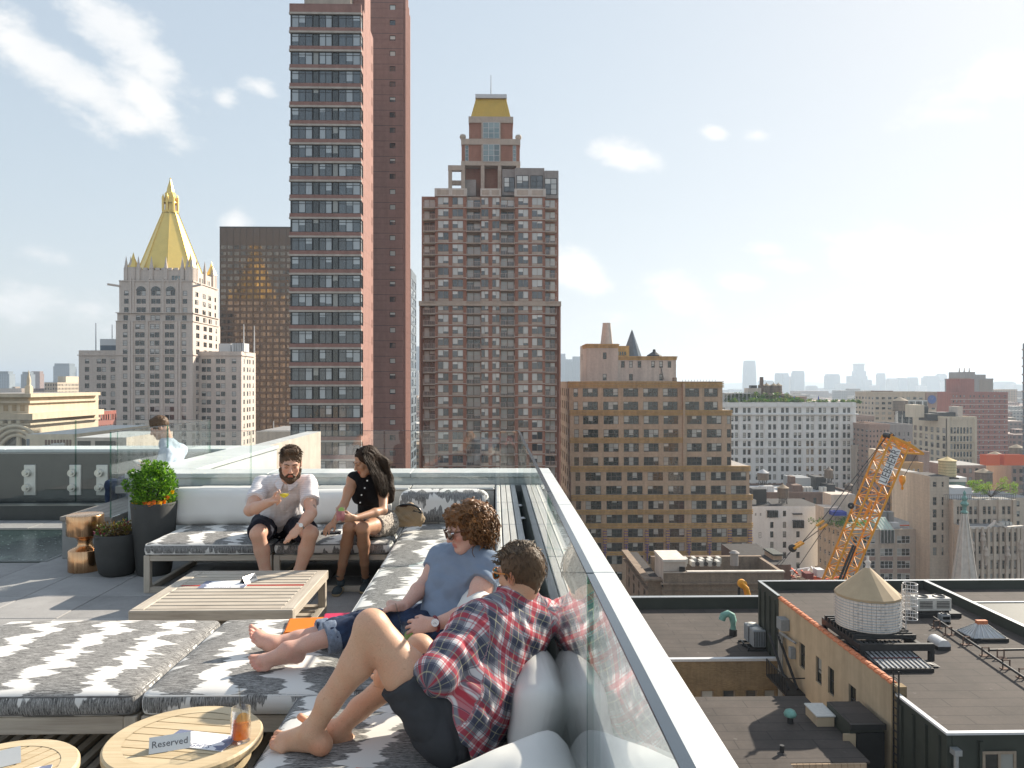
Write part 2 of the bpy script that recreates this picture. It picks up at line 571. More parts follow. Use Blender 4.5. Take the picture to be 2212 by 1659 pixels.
# ================================================================== soft shapes
def soft_box(mb,size,r,M,seg=14,puff=0.0,flip=False,wrinkle=0.0,seed=0,mi=0,pinch=0.0):
 """upholstered box: rounded edges, domed faces; UV in metres, u along the weave.
    size (sx, sy, sz); flip swaps u and v on the top face"""
 sx_,sy_,sz_=size
 rng=random.Random(seed)
 ph=[rng.uniform(0,6.28) for _ in range(8)]
 hx,hy,hz=sx_/2,sy_/2,sz_/2
 faces=[(2,1,0,1),(2,-1,1,0),(1,-1,0,2),(1,1,2,0),(0,1,1,2),(0,-1,2,1)]
 h=(hx,hy,hz)
 for (fa,sg,a,b_) in faces:
  na=max(4,int(seg*h[a]/max(h))+3)
  nb=max(4,int(seg*h[b_]/max(h))+3)
  def coords(n_,L):
   rr=min(r,L*0.98)
   inner=[(-L+rr)+(2*L-2*rr)*i/(n_-1) for i in range(n_)]
   return [-L,-L+rr*0.12,-L+rr*0.45]+inner+[L-rr*0.45,L-rr*0.12,L]
  ca,cb=coords(na,h[a]),coords(nb,h[b_])
  base=len(mb.v)
  for q in cb:
   for p in ca:
    pt=[0,0,0]
    pt[a]=p;pt[b_]=q;pt[fa]=sg*h[fa]
    inn=[max(-h[k]+min(r,h[k]),min(h[k]-min(r,h[k]),pt[k])) for k in range(3)]
    d=Vector(pt)-Vector(inn)
    if d.length>1e-9:
     d.normalize()
    P=Vector(inn)+d*min(r,hz,hx,hy)
    ux,uy,uz=P.x/hx,P.y/hy,P.z/hz
    if puff:
     P.z+=puff*uz*max(0,1-ux**4)*max(0,1-uy**4)
     P.x+=puff*0.35*ux*max(0,1-uy**4)*max(0,1-uz**2)
     P.y+=puff*0.35*uy*max(0,1-ux**4)*max(0,1-uz**2)
    if pinch:
     e=max(abs(ux),abs(uy))
     P.z*=1-pinch*min(1,e)**3
     P.x*=1-0.05*(1-abs(uy))*0-0.03*(1-uy*uy)
     P.y*=1-0.03*(1-ux*ux)
    if wrinkle:
     P.z+=wrinkle*uz*(math.sin(P.x*31+ph[0]+3*math.sin(P.y*9+ph[1]))*0.5+math.sin(P.y*23+ph[2]+2*math.sin(P.x*13+ph[3]))*0.5)
    mb.v.append(tuple(M@P))
  wa,wb=len(ca),len(cb)
  for j in range(wb-1):
   for i in range(wa-1):
    k=base+j*wa+i
    f=(k,k+1,k+wa+1,k+wa)
    if sg<0 and False:
     f=f[::-1]
    mb.f.append(f);mb.m.append(mi);mb.s.append(True)
    if fa==2:
     su=[(ca[i+di],cb[j+dj]) for (di,dj) in ((0,0),(1,0),(1,1),(0,1))]
     if (a==1)^flip:
      su=[(q,p) for (p,q) in su]
    else:
     if a==2:
      su=[(ca[i+di]+0.31,cb[j+dj]) for (di,dj) in ((0,0),(1,0),(1,1),(0,1))]
     else:
      su=[(cb[j+dj]+0.31,ca[i+di]) for (di,dj) in ((0,0),(1,0),(1,1),(0,1))]
    mb.uv[len(mb.f)-1]=su
def place(loc,rx=0,ry=0,rz=0):
 return Matrix.Translation(loc)@Matrix.Rotation(rz,4,'Z')@Matrix.Rotation(ry,4,'Y')@Matrix.Rotation(rx,4,'X')
def cushion(name,x0,x1,y0,y1,z0,z1,parent,matl='ikat',r=0.045,puff=0.022,flip=False,seed=0,**kw):
 mb=MB()
 soft_box(mb,(x1-x0,y1-y0,z1-z0),r,Matrix.Identity(4),puff=puff,flip=flip,seed=seed,wrinkle=0.0025,**kw)
 o=mb.build(name,matl,parent,loc=((x0+x1)/2,(y0+y1)/2,(z0+z1)/2))
 hx,hy,hz=(x1-x0)/2-0.008,(y1-y0)/2-0.008,(z1-z0)/2
 for zz in (hz-0.016,-hz+0.016):
  pts=[]
  for (cx,cy,a0) in ((hx-r,hy-r,0),(-hx+r,hy-r,PI/2),(-hx+r,-hy+r,PI),(hx-r,-hy+r,3*PI/2)):
   for q in range(5):
    a=a0+PI/2*q/4
    pts.append((cx+r*math.cos(a),cy+r*math.sin(a),zz+0.002*math.sin(9*(cx+cy)+q)))
  pts.append(pts[0]);pts.append(pts[1])
  pb=MB();pb.tube(pts,0.0065,n=5,cap=False)
  pb.build('piping','canvas_white' if seed%2 else 'piping_dark',o)
 return o
# ================================================================== floor
fl=MB()
fl.box(-8.0,-1.2,-0.30,0.30,11.4,-0.052,0)
floor=struct(fl.build('terrace_floor','dark_gap'),'grey concrete paver floor of the roof terrace')
pv=MB();pv.bbox(-0.317,-0.317,-0.05,0.317,0.317,0.0,0.004)
pvm=pv.data('paver',['paver'])
SKY_X1,SKY_Y0,SKY_Y1=-4.72,8.15,9.85
for i in range(12):
 for j in range(18):
  x,y=-0.62-0.64*i,0.10+0.64*j-0.04
  if x<-4.72-0.2 and SKY_Y0-0.1<y<SKY_Y1+0.1:
   continue
  if y>10.6:
   continue
  put('paver',pvm,floor,(x,y,random.uniform(-0.0015,0.0015)))
gf=MB()
gf.box(-8.0,SKY_Y0-0.02,-0.05,SKY_X1-0.03,SKY_Y1+0.02,-0.006)
g1=gf.build('walk_on_glass','floor_glass',floor)
g1['label']='dark green speckled glass panel set in the paving'
gf=MB()
for y in (SKY_Y0-0.05,SKY_Y1+0.02):
 gf.box(-8.0,y,-0.05,SKY_X1,y+0.03,0.002)
gf.box(SKY_X1-0.03,SKY_Y0-0.02,-0.05,SKY_X1,SKY_Y1+0.02,0.002)
gf.build('glass_frame','glass_floor_frame',floor)
# ================================================================== parapet of the terrace
CAP=0.89
par=thing('parapet_wall','pale grey metal parapet with wide flat coping around the lounge terrace','parapet',(0,0,0))
def coping(x0,y0,x1,y1,n,along):
 for k in range(n):
  mb=MB()
  if along=='y':
   a,b_=y0+(y1-y0)*k/n,y0+(y1-y0)*(k+1)/n
   mb.bbox(x0,a+0.002,CAP-0.05,x1,b_-0.002,CAP,0.006)
  else:
   a,b_=x0+(x1-x0)*k/n,x0+(x1-x0)*(k+1)/n
   mb.bbox(a+0.002,y0,CAP-0.05,b_-0.002,y1,CAP,0.006)
  mb.build('coping','cap_metal',par)
coping(0.30,-0.5,0.625,8.38,4,'y')
coping(-4.05,8.38,0.625,8.84,3,'x')
coping(-4.05,8.845,-3.45,12.2,2,'y')
coping(-9.0,11.55,-4.055,12.2,3,'x')
mb=MB()
mb.box(0.34,-0.5,-0.3,0.60,8.40,CAP-0.05)
mb.box(-4.02,8.405,-0.3,0.60,8.81,CAP-0.05)
mb.box(-4.02,8.815,-0.3,-3.48,12.17,CAP-0.05)
mb.box(-9.0,11.6,-0.3,-4.03,12.17,CAP-0.05)
mb.build('wall','cap_metal',par)
mb=MB();mb.box(-9.0,11.40,0.0,-4.06,11.595,CAP-0.05)
lining=mb.build('inner_lining','panel_dark',par)
mb=MB();mb.box(-9.0,10.55,-0.3,-4.7,10.80,0.20)
mb.build('kerb','panel_dark',par)
for px in (65,163,221):
 p=W(px,1037,11.39)
 t=thing('wall_valve',{65:'chrome wall plate with two round knobs farthest from the glass corner post',163:'middle chrome wall plate with two round knobs behind the glass',221:'chrome wall plate with two round knobs closest to the wooden bench'}[px],'wall valve',(p.x,11.395,p.z),group='service plates on the parapet lining')
 mb=MB();mb.bbox(-0.085,-0.02,-0.225,0.085,0.006,0.225,0.006);mb.build('plate','steel_satin',t)
 for dz in (-0.11,0.11):
  mb=MB()
  mb.cyl((-0.03,-0.02,dz),(-0.03,-0.075,dz),0.062,0.055,20)
  mb.cyl((-0.03,-0.075,dz),(-0.03,-0.10,dz),0.03,0.03,14)
  mb.build('knob','chrome',t)
# ================================================================== glass balustrade
GT=1.36
bal=thing('glass_balustrade','clear frameless glass balustrade standing behind the sofas and along the drop','balustrade',(0,0,0))
def pane(x0,y0,x1,y1,z0,z1,rail=True):
 mb=MB()
 dx,dy=x1-x0,y1-y0
 if abs(dx)<abs(dy):
  mb.box(x0-0.009,y0+0.006,z0,x0+0.009,y1-0.006,z1,0)
 else:
  mb.box(x0+0.006,y0-0.009,z0,x1-0.006,y0+0.009,z1,0)
 mb.m=[1 if i in ((3,5) if abs(dx)>=abs(dy) else (2,4)) else 0 for i in range(6)]
 p=mb.build('pane',['pane_glass','pane_edge'],bal)
 if rail:
  e=MB()
  if abs(dx)<abs(dy):
   e.box(x0-0.0105,y0+0.006,z1-0.002,x0+0.0105,y1-0.006,z1+0.003)
  else:
   e.box(x0+0.006,y0-0.006,z1-0.002,x1-0.006,y0+0.006,z1+0.002)
  e.build('top_edge','rail_edge',p)
 return p
GX=0.255
for a,b_ in ((-0.7,0.45),(0.45,2.03),(2.03,3.58),(3.58,5.17),(5.17,6.75),(6.75,8.30)):
 pane(GX,a,GX,b_,0.10,GT)
for a,b_ in ((-4.10,-2.66),(-2.66,-1.21),(-1.21,0.24)):
 pane(a,8.32,b_,8.32,0.72,GT,rail=True)
for a,b_ in ((8.1,9.5),(9.5,10.9)):
 pane(-4.06,a,-4.06,b_,0.46 if a>8 else 0.2,GT)
for a,b_ in ((-9.0,-7.6),(-7.6,-5.95),(-5.95,-4.08)):
 pane(a,10.9,b_,10.9,0.21,GT)
mb=MB()
mb.box(-4.10,8.285,0.69,0.29,8.355,0.765)
mb.box(0.21,-0.7,0.02,0.30,8.28,0.10)
mb.build('base_channel','panel_grey',bal)
for y in (7.9,7.15,6.1,5.0,3.9,2.85,2.45):
 for d in (0,0.035):
  mb=MB();mb.cyl((0.205,y+d,0.60),(0.246,y+d,0.60),0.013,n=10);mb.build('clamp','chrome',bal)
# ================================================================== sofa units
def frame_unit(root,x0,x1,y0,y1,open_front=True,shelf=None):
 """teak frame: top rail ring, four posts, floor rails"""
 zt,zb,t=0.335,0.285,0.055
 g=0.006
 x0+=g;x1-=g;y0+=g;y1-=g
 for (a,b_,c,d,mname) in ((x0,y0,x1,y0+t,'teak_x'),(x0,y1-t,x1,y1,'teak_x')):
  mb=MB();mb.bbox(a+t,b_+0.002,zb,c-t,d-0.002,zt,0.004);mb.build('rail',mname,root)
 for (a,b_,c,d) in ((x0,y0,x0+t,y1),(x1-t,y0,x1,y1)):
  mb=MB();mb.bbox(a+0.002,b_+t,zb,c-0.002,d-t,zt,0.004);mb.build('rail','teak_y',root)
 for px in (x0,x1-t):
  for py in (y0,y1-t):
   mb=MB();mb.bbox(px,py,0,px+t,py+t,zt+0.001,0.004);mb.build('leg','teak_z',root)
 mb=MB();mb.bbox(x0+t,y0+0.004,0.0,x1-t,y0+t-0.004,0.05,0.004);mb.build('floor_rail','teak_x',root)
 for px in (x0,x1-t):
  mb=MB();mb.bbox(px+0.004,y0+t,0.0,px+t-0.004,y1-t,0.05,0.004);mb.build('floor_rail','teak_y',root)
 n=7
 for k in range(n):
  xa=x0+t+(x1-x0-2*t)*(k+0.15)/n
  xb=x0+t+(x1-x0-2*t)*(k+0.85)/n
  mb=MB();mb.box(xa,y0+t,zt-0.035,xb,y1-t,zt-0.012);mb.build('seat_slat','teak_y',root)
SEAT=0.455
def seat(name,label,x0,x1,y0,y1,seed,flip=False,group='sofa units of the lounge',cat='sofa',puff=0.02):
 r=thing(name,label,cat,(0,0,0),group=group)
 frame_unit(r,x0,x1,y0,y1)
 c=cushion('seat_cushion',x0+0.008,x1-0.008,y0-0.012,y1-0.005,0.336,SEAT-0.012,r,seed=seed,flip=flip,puff=puff)
 return r
BY0,BY1=6.85,7.95
sA=seat('sofa_unit','patterned sofa unit at the planter end of the back row, bearded man seated on it',-3.15,-2.0,BY0,BY1,1)
sB=seat('sofa_unit','patterned sofa unit under the woman in the black top',-1.995,-0.93,BY0,BY1,2)
RX0,RX1=-0.92,-0.02
sC=seat('sofa_unit','patterned corner sofa unit under the beige handbag',RX0,RX1,6.99,BY1,3)
sD=seat('sofa_unit','empty patterned sofa unit next to the handbag corner',RX0,RX1,5.97,6.985,4)
sE=seat('sofa_unit','empty patterned sofa unit behind the curly haired woman',RX0,RX1,4.70,5.965,5)
sF=seat('sofa_unit','patterned sofa unit against the glass under the curly haired woman',-0.76,RX1,3.60,4.695,6)
sG=seat('sofa_unit','patterned sofa unit under the man in the plaid shirt',RX0,RX1,2.42,3.53,8)
sH=seat('sofa_unit','patterned sofa unit under the foremost white pillow',RX0,RX1,1.30,2.415,9)
def daybed(label,x0,x1,y0,y1,seed):
 r=thing('daybed',label,'daybed',(0,0,0),group='patterned daybeds by the round tables')
 t=0.06
 for (nm,a,b_,c,d,mt) in (('rail',x0+t,y0,x1-t,y0+t,'teak_x'),('rail',x0+t,y1-t,x1-t,y1,'teak_x'),('rail',x0,y0+t,x0+t,y1-t,'teak_y'),('rail',x1-t,y0+t,x1,y1-t,'teak_y')):
  mb=MB();mb.bbox(a,b_+0.002,0.245,c,d-0.002,0.326,0.004);mb.build(nm,mt,r)
 for a in (x0,x1-t):
  for b_ in (y0,y1-t):
   mb=MB();mb.bbox(a,b_,0,a+t,b_+t,0.327,0.004);mb.build('leg','teak_z',r)
 mb=MB();mb.bbox(x0+t,y0+0.004,0,x1-t,y0+t-0.004,0.06,0.004);mb.build('floor_rail','teak_x',r)
 mb=MB();mb.bbox(x0+t,y1-t+0.004,0,x1-t,y1-0.004,0.06,0.004);mb.build('floor_rail','teak_x',r)
 n=int((x1-x0)/0.085)
 for k in range(n):
  xa=x0+t+(x1-x0-2*t)*(k+0.2)/n
  xb=x0+t+(x1-x0-2*t)*(k+0.72)/n
  mb=MB();mb.box(xa,y0+t,0.022,xb,y1-t,0.045);mb.build('floor_slat','teak_y',r)
 n=8
 for k in range(n):
  xa=x0+t+(x1-x0-2*t)*(k+0.1)/n
  xb=x0+t+(x1-x0-2*t)*(k+0.9)/n
  mb=MB();mb.box(xa,y0+t,0.285,xb,y1-t,0.31);mb.build('seat_slat','teak_y',r)
 cushion('cushion',x0+0.0,x1-0.0,y0-0.015,y1+0.01,0.328,SEAT-0.018,r,r=0.04,puff=0.03,seed=seed)
 return r
dA=daybed('empty patterned daybed on a teak frame behind the two round tables',-2.95,-1.665,3.56,4.66,20)
dB=daybed('patterned daybed under the bare feet of the curly haired woman',-1.645,-0.775,3.56,4.66,21)
def ledge(label,x0,x1,y0,y1,along,z=0.775):
 r=thing('backrest_ledge',label,'ledge',(0,0,0),group='white slatted ledges behind the sofas')
 n=4
 for k in range(n):
  mb=MB()
  if along=='y':
   a=x0+(x1-x0)*k/n;b_=x0+(x1-x0)*(k+1)/n
   mb.bbox(a+0.003,y0+0.004,z-0.028,b_-0.003,y1-0.004,z,0.012 if k==0 else 0.003)
  else:
   a=y0+(y1-y0)*k/n;b_=y0+(y1-y0)*(k+1)/n
   mb.bbox(x0+0.004,a+0.003,z-0.028,x1-0.004,b_-0.003,z,0.012 if k==0 else 0.003)
  mb.build('plank','plank_white',r)
 mb=MB()
 if along=='y':
  mb.box(x0+0.012,y0+0.01,0.0,x0+0.04,y1-0.01,z-0.03)
  mb.box(x1-0.03,y0+0.01,0.0,x1-0.012,y1-0.01,z-0.03)
 else:
  mb.box(x0+0.01,y0+0.012,0.0,x1-0.01,y0+0.04,z-0.03)
 mb.build('back_panel','plank_white',r)
 return r
for (a,b_,lab) in ((7.04,8.25,'white slatted ledge at the glass corner behind the handbag seat'),(5.93,7.035,'second white slatted ledge from the glass corner along the drop'),(4.82,5.925,'third white slatted ledge from the glass corner along the drop'),(3.6,4.815,'white slatted ledge behind the curly haired woman')):
 ledge(lab,0.0,0.215,a,b_,'y')
for (a,b_,lab) in ((-3.15,-1.9,'white slatted ledge behind the bearded man'),(-1.895,-0.9,'white slatted ledge behind the woman in black'),(-0.895,-0.005,'white slatted ledge behind the patterned bolster')):
 ledge(lab,a,b_,8.0,8.26,'x')
def pillow(name,label,M,size,r=0.07,matl='canvas_white',pinch=0.0,puff=0.02,wrinkle=0.006,seed=0,group='white pillows',flip=False,cat='pillow'):
 mb=MB()
 soft_box(mb,size,r,Matrix.Identity(4),seg=22,puff=puff,wrinkle=wrinkle,seed=seed,pinch=pinch,flip=flip)
 o=mb.build(name,matl)
 o.matrix_world=M
 return tag(o,label,cat,group)
pillow('back_cushion','long white back cushion between the tall planter and the bearded man',place((-2.62,7.76,0.635),rx=R(80)),(1.34,0.37,0.20),r=0.085,puff=0.03,wrinkle=0.004,seed=3,cat='cushion')
pillow('back_cushion','long white back cushion between the bearded man and the woman in black',place((-1.50,7.78,0.62),rx=R(80)),(0.86,0.34,0.19),r=0.085,puff=0.03,wrinkle=0.004,seed=4,cat='cushion')
pillow('back_cushion','patterned bolster cushion behind the beige handbag',place((-0.52,7.77,0.615),rx=R(82)),(0.90,0.35,0.23),r=0.10,matl='ikat',puff=0.03,seed=5,flip=True,group='patterned back cushions',cat='cushion')
pillow('back_cushion','patterned back cushion resting on the ledge behind the curly hair',place((-0.13,5.30,0.585),ry=R(-80)),(0.30,1.02,0.20),r=0.09,matl='ikat',puff=0.02,seed=6,group='patterned back cushions',cat='cushion')
pillow('pillow','white pillow between the curly haired woman and the ledge',place((-0.12,4.02,0.635),ry=R(-72)),(0.42,0.80,0.17),r=0.08,seed=7,pinch=0.3)
pillow('pillow','white pillow standing against the glass behind the plaid shirt',place((0.155,2.96,0.605),ry=R(-78),rz=R(3)),(0.36,0.50,0.17),r=0.07,pinch=0.35,puff=0.02,seed=8)
pillow('pillow','foremost white pillow lying in front of the plaid man',place((0.045,2.30,0.575),ry=R(-20),rx=R(4),rz=R(5)),(0.46,0.52,0.19),r=0.075,pinch=0.35,puff=0.025,seed=9)
# ================================================================== coffee table
ct=thing('coffee_table','square slatted teak coffee table with a red strip across its top','table',(-1.885,5.61,0))
hw=0.54
mb=MB();mb.bbox(-hw,-hw,0.30,hw,-hw+0.035,0.37,0.004);mb.build('apron','teak_x',ct)
mb=MB();mb.bbox(-hw,hw-0.035,0.30,hw,hw,0.37,0.004);mb.build('apron','teak_x',ct)
for s in (-1,1):
 mb=MB();mb.bbox(min(s*hw,s*(hw-0.085)),-hw+0.036,0.30,max(s*hw,s*(hw-0.085)),hw-0.036,0.371,0.004);mb.build('side_rail','teak_y',ct)
 for q in (-1,1):
  mb=MB();x=s*(hw-0.032);y=q*(hw-0.068)
  mb.bbox(x-0.028,y-0.03,0,x+0.028,y+0.03,0.30,0.004);mb.build('leg','teak_z',ct)
n=12
ys=np.linspace(-hw+0.037,hw-0.037,n+1)
for k in range(n):
 if k==7:
  mb=MB();mb.box(-hw+0.088,ys[k]+0.002,0.335,hw-0.088,ys[k]+0.024,0.3688);mb.build('red_strip','red_strip',ct)
  a=ys[k]+0.028
 else:
  a=ys[k]+0.006
 mb=MB();mb.bbox(-hw+0.086,a+0.002,0.345,hw-0.086,ys[k+1]-0.009,0.3695,0.003);mb.build('top_slat','teak_x',ct)
for k in range(9):
 y=-hw+0.08+k*0.115
 mb=MB();mb.bbox(-hw+0.06,y,0.075,hw-0.06,y+0.075,0.097,0.003);mb.build('shelf_slat','teak_x',ct)
for s in (-1,1):
 mb=MB();x=s*(hw-0.032);mb.bbox(x-0.026,-hw+0.10,0.05,x+0.026,hw-0.10,0.10,0.004);mb.build('shelf_rail','teak_y',ct)
def text_mesh(body,size,matl,extrude=0.0005):
 cu=bpy.data.curves.new('lettering','FONT')
 cu.body=body;cu.size=size;cu.extrude=extrude
 cu.align_x='CENTER';cu.align_y='CENTER'
 cu.resolution_u=2
 cu.materials.append(MATS[matl])
 return cu
def text_obj(body,size,matl,extrude=0.0005):
 cu=text_mesh(body,size,matl,extrude)
 o=bpy.data.objects.new('lettering_curve',cu);C.objects.link(o)
 me=bpy.data.meshes.new_from_object(o.evaluated_get(bpy.context.evaluated_depsgraph_get()))
 bpy.data.objects.remove(o)
 o=bpy.data.objects.new('lettering',me);C.objects.link(o)
 return o
def tent_sign(name,label,loc,rz,w=0.145,h=0.05,text=True):
 t=thing(name,label,'table sign',loc,rz,group='folded steel table signs')
 mb=MB()
 d=0.030
 mb.quad((-w/2,-d,0),(w/2,-d,0),(w/2,0,h),(-w/2,0,h))
 mb.quad((w/2,d,0),(-w/2,d,0),(-w/2,0,h),(w/2,0,h))
 mb.quad((w/2,-d+0.002,0),(-w/2,-d+0.002,0),(-w/2,0,h-0.003),(w/2,0,h-0.003))
 mb.quad((-w/2,d-0.002,0),(w/2,d-0.002,0),(w/2,0,h-0.003),(-w/2,0,h-0.003))
 mb.build('folded_plate','steel_satin',t)
 if text:
  o=text_obj('Reserved',0.034,'ink_dark');o.parent=t
  a=math.atan2(h,d)
  o.rotation_euler=(a,0,0)
  o.location=(0,-d/2-0.0008*math.sin(a),h/2+0.0008*math.cos(a))
 return t
def menu_card(label,loc,rz,w=0.30,d=0.13,z=0.0,text='INSIGHTS'):
 t=thing('menu_card',label,'menu',loc,rz,group='printed menu cards')
 mb=MB();mb.box(-w/2,-d/2,0.0,w/2,d/2,0.003);mb.build('card','paper',t)
 mb=MB()
 rng=random.Random(3)
 for s in (1,-1):
  pts=[(s*w/2,-d/2),(s*w/2,d/2)]
  m=9
  edge=[(s*(w/2-0.02-rng.uniform(0.0,0.045)),d/2-d*k/m) for k in range(m+1)]
  pl=pts+edge
  if s<0:
   pl=pl[::-1]
  mb.face([(p[0]*0.998,p[1]*0.998,0.0036) for p in pl])
 mb.build('print','ink_blue',t)
 o=text_obj(text,0.036,'ink_blue',0.0002);o.parent=t
 o.location=(0.0,-d/2+0.018,0.0036);o.scale=(0.95,1,1)
 return t
tent_sign('table_sign','folded steel sign on the square coffee table',(-1.87,5.80,0.3705),R(70))
menu_card('white and blue menu on the square coffee table',(-2.02,5.72,0.371),R(2),w=0.34,d=0.20)
# ================================================================== round side tables
def round_table(label,cx,cy,rad,slat_rot):
 t=thing('round_table',label,'table',(cx,cy,0),slat_rot,group='round pale teak side tables')
 zt,th=0.475,0.035
 mb=MB()
 ri=rad*0.76
 mb.lathe([(ri,zt-0.028),(rad-0.006,zt-th),(rad,zt-th+0.006),(rad,zt-0.008),(rad-0.008,zt),(ri,zt)],n=64,smooth=False)
 o=mb.build('rim','teak_pale',t)
 n=8
 for k in range(n):
  a,b_=-ri+2*ri*k/n,-ri+2*ri*(k+1)/n
  a+=0.003;b_-=0.003
  m=7
  top,bot=[],[]
  for q in range(m+1):
   y=a+(b_-a)*q/m
   x=math.sqrt(max(0,(ri*1.002)**2-y*y))
   top.append((x,y));bot.append((-x,y))
  poly=top+bot[::-1]
  mb=MB();mb.prism(poly,zt-0.024,zt-0.0015);mb.build('slat','teak_pale',t)
 mb=MB()
 mb.lathe([(rad-0.075,zt-0.10),(rad-0.045,zt-0.10),(rad-0.045,zt-th+0.002),(rad-0.075,zt-th+0.002)],n=48,smooth=False)
 mb.build('apron','teak_pale',t)
 for k in range(4):
  a=PI/4+k*PI/2+0.35
  M=Matrix.Rotation(a,4,'Z')
  mb=MB();mb.bbox(rad-0.062,-0.03,0,rad-0.018,0.03,zt-th-0.001,0.004,M=M);mb.build('leg','teak_pale',t)
 mb=MB();mb.lathe([(rad-0.085,0.08),(rad-0.06,0.08),(rad-0.06,0.12),(rad-0.085,0.12),(rad-0.085,0.08)],n=40,smooth=False);mb.build('stretcher','teak_pale',t)
 return t
tcx,tcy=Xat(399,3.03),3.03
round_table('round pale teak side table carrying the orange drink',tcx,tcy,0.295,R(-10))
round_table('round pale teak side table cut off by the picture edge',Xat(2,2.79),2.77,0.26,R(62))
ZT=0.4755
p=W(357,1578,2.92)
tent_sign('table_sign','folded steel sign reading Reserved on the round table with the drink',(p.x+0.01,2.94,ZT),R(20))
menu_card('white and blue menu beside the orange drink',(tcx+0.075,tcy-0.035,ZT),R(-14),w=0.27,d=0.125)
menu_card('white and blue menu on the round table without a glass',(Xat(20,2.72),2.72,ZT),R(22),w=0.25,d=0.10)
tent_sign('table_sign','folded steel sign on the round table without a glass',(Xat(-14,2.80),2.82,ZT),R(35),text=False)
def tumbler(name,label,loc,r=0.037,h=0.125,drink='orange_drink',fill=0.5,straw=True,slice_m='orange_slice',straw_top=0.1,tilt=0.0):
 t=thing(name,label,'drink',loc)
 mb=MB()
 mb.lathe([(0.0001,0.0),(r*0.92,0.0),(r*0.96,0.004),(r,h),(r-0.0022,h),(r*0.96-0.0022,0.016),(0.0001,0.015)],n=36)
 mb.build('glass','drink_glass',t)
 mb=MB()
 rr=r*0.96-0.0026
 mb.lathe([(0.0001,0.0165),(rr,0.0165),(rr+0.0008,h*fill),(0.0001,h*fill)],n=32)
 mb.build('liquid',drink,t)
 M=place((0.008,0.004,h*fill+0.006),rx=R(62),rz=R(20))
 mb=MB()
 pts=[(0.026*math.cos(a),0.026*math.sin(a)) for a in np.linspace(0,2*PI,20,endpoint=False)]
 mb.mesh([M@Vector((x,y,z)) for z in (-0.003,0.003) for (x,y) in pts],[tuple(range(20))[::-1],tuple(range(20,40))]+[(i,(i+1)%20,20+(i+1)%20,20+i) for i in range(20)])
 mb.build('fruit_slice',slice_m,t)
 for (ix,iy,iz,a) in ((-0.012,0.006,h*fill-0.012,20),(0.008,-0.012,h*fill-0.02,50)):
  mb=MB();mb.bbox(-0.011,-0.011,-0.011,0.011,0.011,0.011,0.003,M=place((ix,iy,iz+0.008),rx=R(a),rz=R(a)));mb.build('ice_cube','drink_glass',t)
 if straw:
  mb=MB();mb.cyl((0.010,0.0,0.02),(-0.008,0.004,h+straw_top),0.0032,n=8);mb.build('straw','straw',t)
 return t
glass_mat('straw',(0.86,0.86,0.84),ior=1.3)
p=W(518,1555,3.0)
tumbler('orange_cocktail','tumbler of orange cocktail with straw on the round table',(Xat(518,2.98),2.99,ZT),r=0.039,h=0.128,fill=0.58,straw_top=0.085)
# ================================================================== planters, stool, bench
def planter(label,cx,cy,prof,soil_z,soil_r):
 t=thing('planter',label,'planter',(cx,cy,0),group='dark grey planters')
 mb=MB();mb.lathe(prof,n=48,cap0=True);mb.build('pot','planter',t)
 mb=MB();mb.lathe([(soil_r,soil_z-0.02),(soil_r*0.6,soil_z+0.01),(0.001,soil_z+0.02)],n=28);mb.build('soil','soil',t)
 return t
PX1,PY1=Xat(333,7.58),7.58
PX2,PY2=Xat(254,7.55),7.55
planter('tall dark grey tapered planter holding the round green shrub',PX1,PY1,[(0.150,0),(0.165,0.05),(0.19,0.35),(0.215,0.70),(0.212,0.708),(0.200,0.706),(0.195,0.64)],0.66,0.197)
planter('low dark grey barrel planter with dry plants in front of the bench',PX2,PY2,[(0.13,0),(0.165,0.03),(0.19,0.15),(0.205,0.30),(0.206,0.40),(0.203,0.408),(0.192,0.405),(0.19,0.35)],0.37,0.19)
def leaf_cluster(name,mats,centers,n_per,size,spread,parent,seed=1,aspect=0.45,up=0.4):
 """many single leaves, each a small bent blade"""
 rng=random.Random(seed)
 mb=MB()
 for (c,rad) in centers:
  for _ in range(n_per):
   d=Vector((rng.gauss(0,1),rng.gauss(0,1),rng.gauss(0,1))).normalized()
   p=Vector(c)+d*rad*(rng.random()**0.35)
   ax=(d+Vector((rng.gauss(0,spread),rng.gauss(0,spread),up+rng.gauss(0,spread)))).normalized()
   side=ax.cross(Vector((rng.gauss(0,1),rng.gauss(0,1),rng.gauss(0,1))))
   if side.length<1e-3:
    continue
   side.normalize()
   nrm=ax.cross(side)
   L=size*rng.uniform(0.6,1.25);wd=L*aspect
   a=p;b_=p+ax*L*0.5+side*wd*0.5+nrm*L*0.06;c_=p+ax*L-nrm*L*0.08;e=p+ax*L*0.5-side*wd*0.5+nrm*L*0.06
   mb.quad(a,b_,c_,e,mi=rng.choices(range(len(mats)),weights=[3,3,2][:len(mats)])[0])
 return mb.build(name,mats,parent)
def leafmat(name,col,trans=0.35):
 m,n=newmat(name)
 o=n.add('ShaderNodeOutputMaterial')
 b=n.add('ShaderNodeBsdfPrincipled')
 oi=n.add('ShaderNodeNewGeometry').outputs['Random Per Island']
 c=n.mix(oi,tuple(x*0.65 for x in col),tuple(x*1.3 for x in col))
 n.link(c,b.inputs['Base Color'])
 b.inputs['Roughness'].default_value=0.45
 t=n.add('ShaderNodeBsdfTranslucent')
 n.link(n.mix(1.0,c,(1.5,1.7,0.6),'MULTIPLY'),t.inputs[0])
 mx=n.add('ShaderNodeMixShader');mx.inputs[0].default_value=trans
 n.link(b.outputs[0],mx.inputs[1]);n.link(t.outputs[0],mx.inputs[2]);n.link(mx.outputs[0],o.inputs[0])
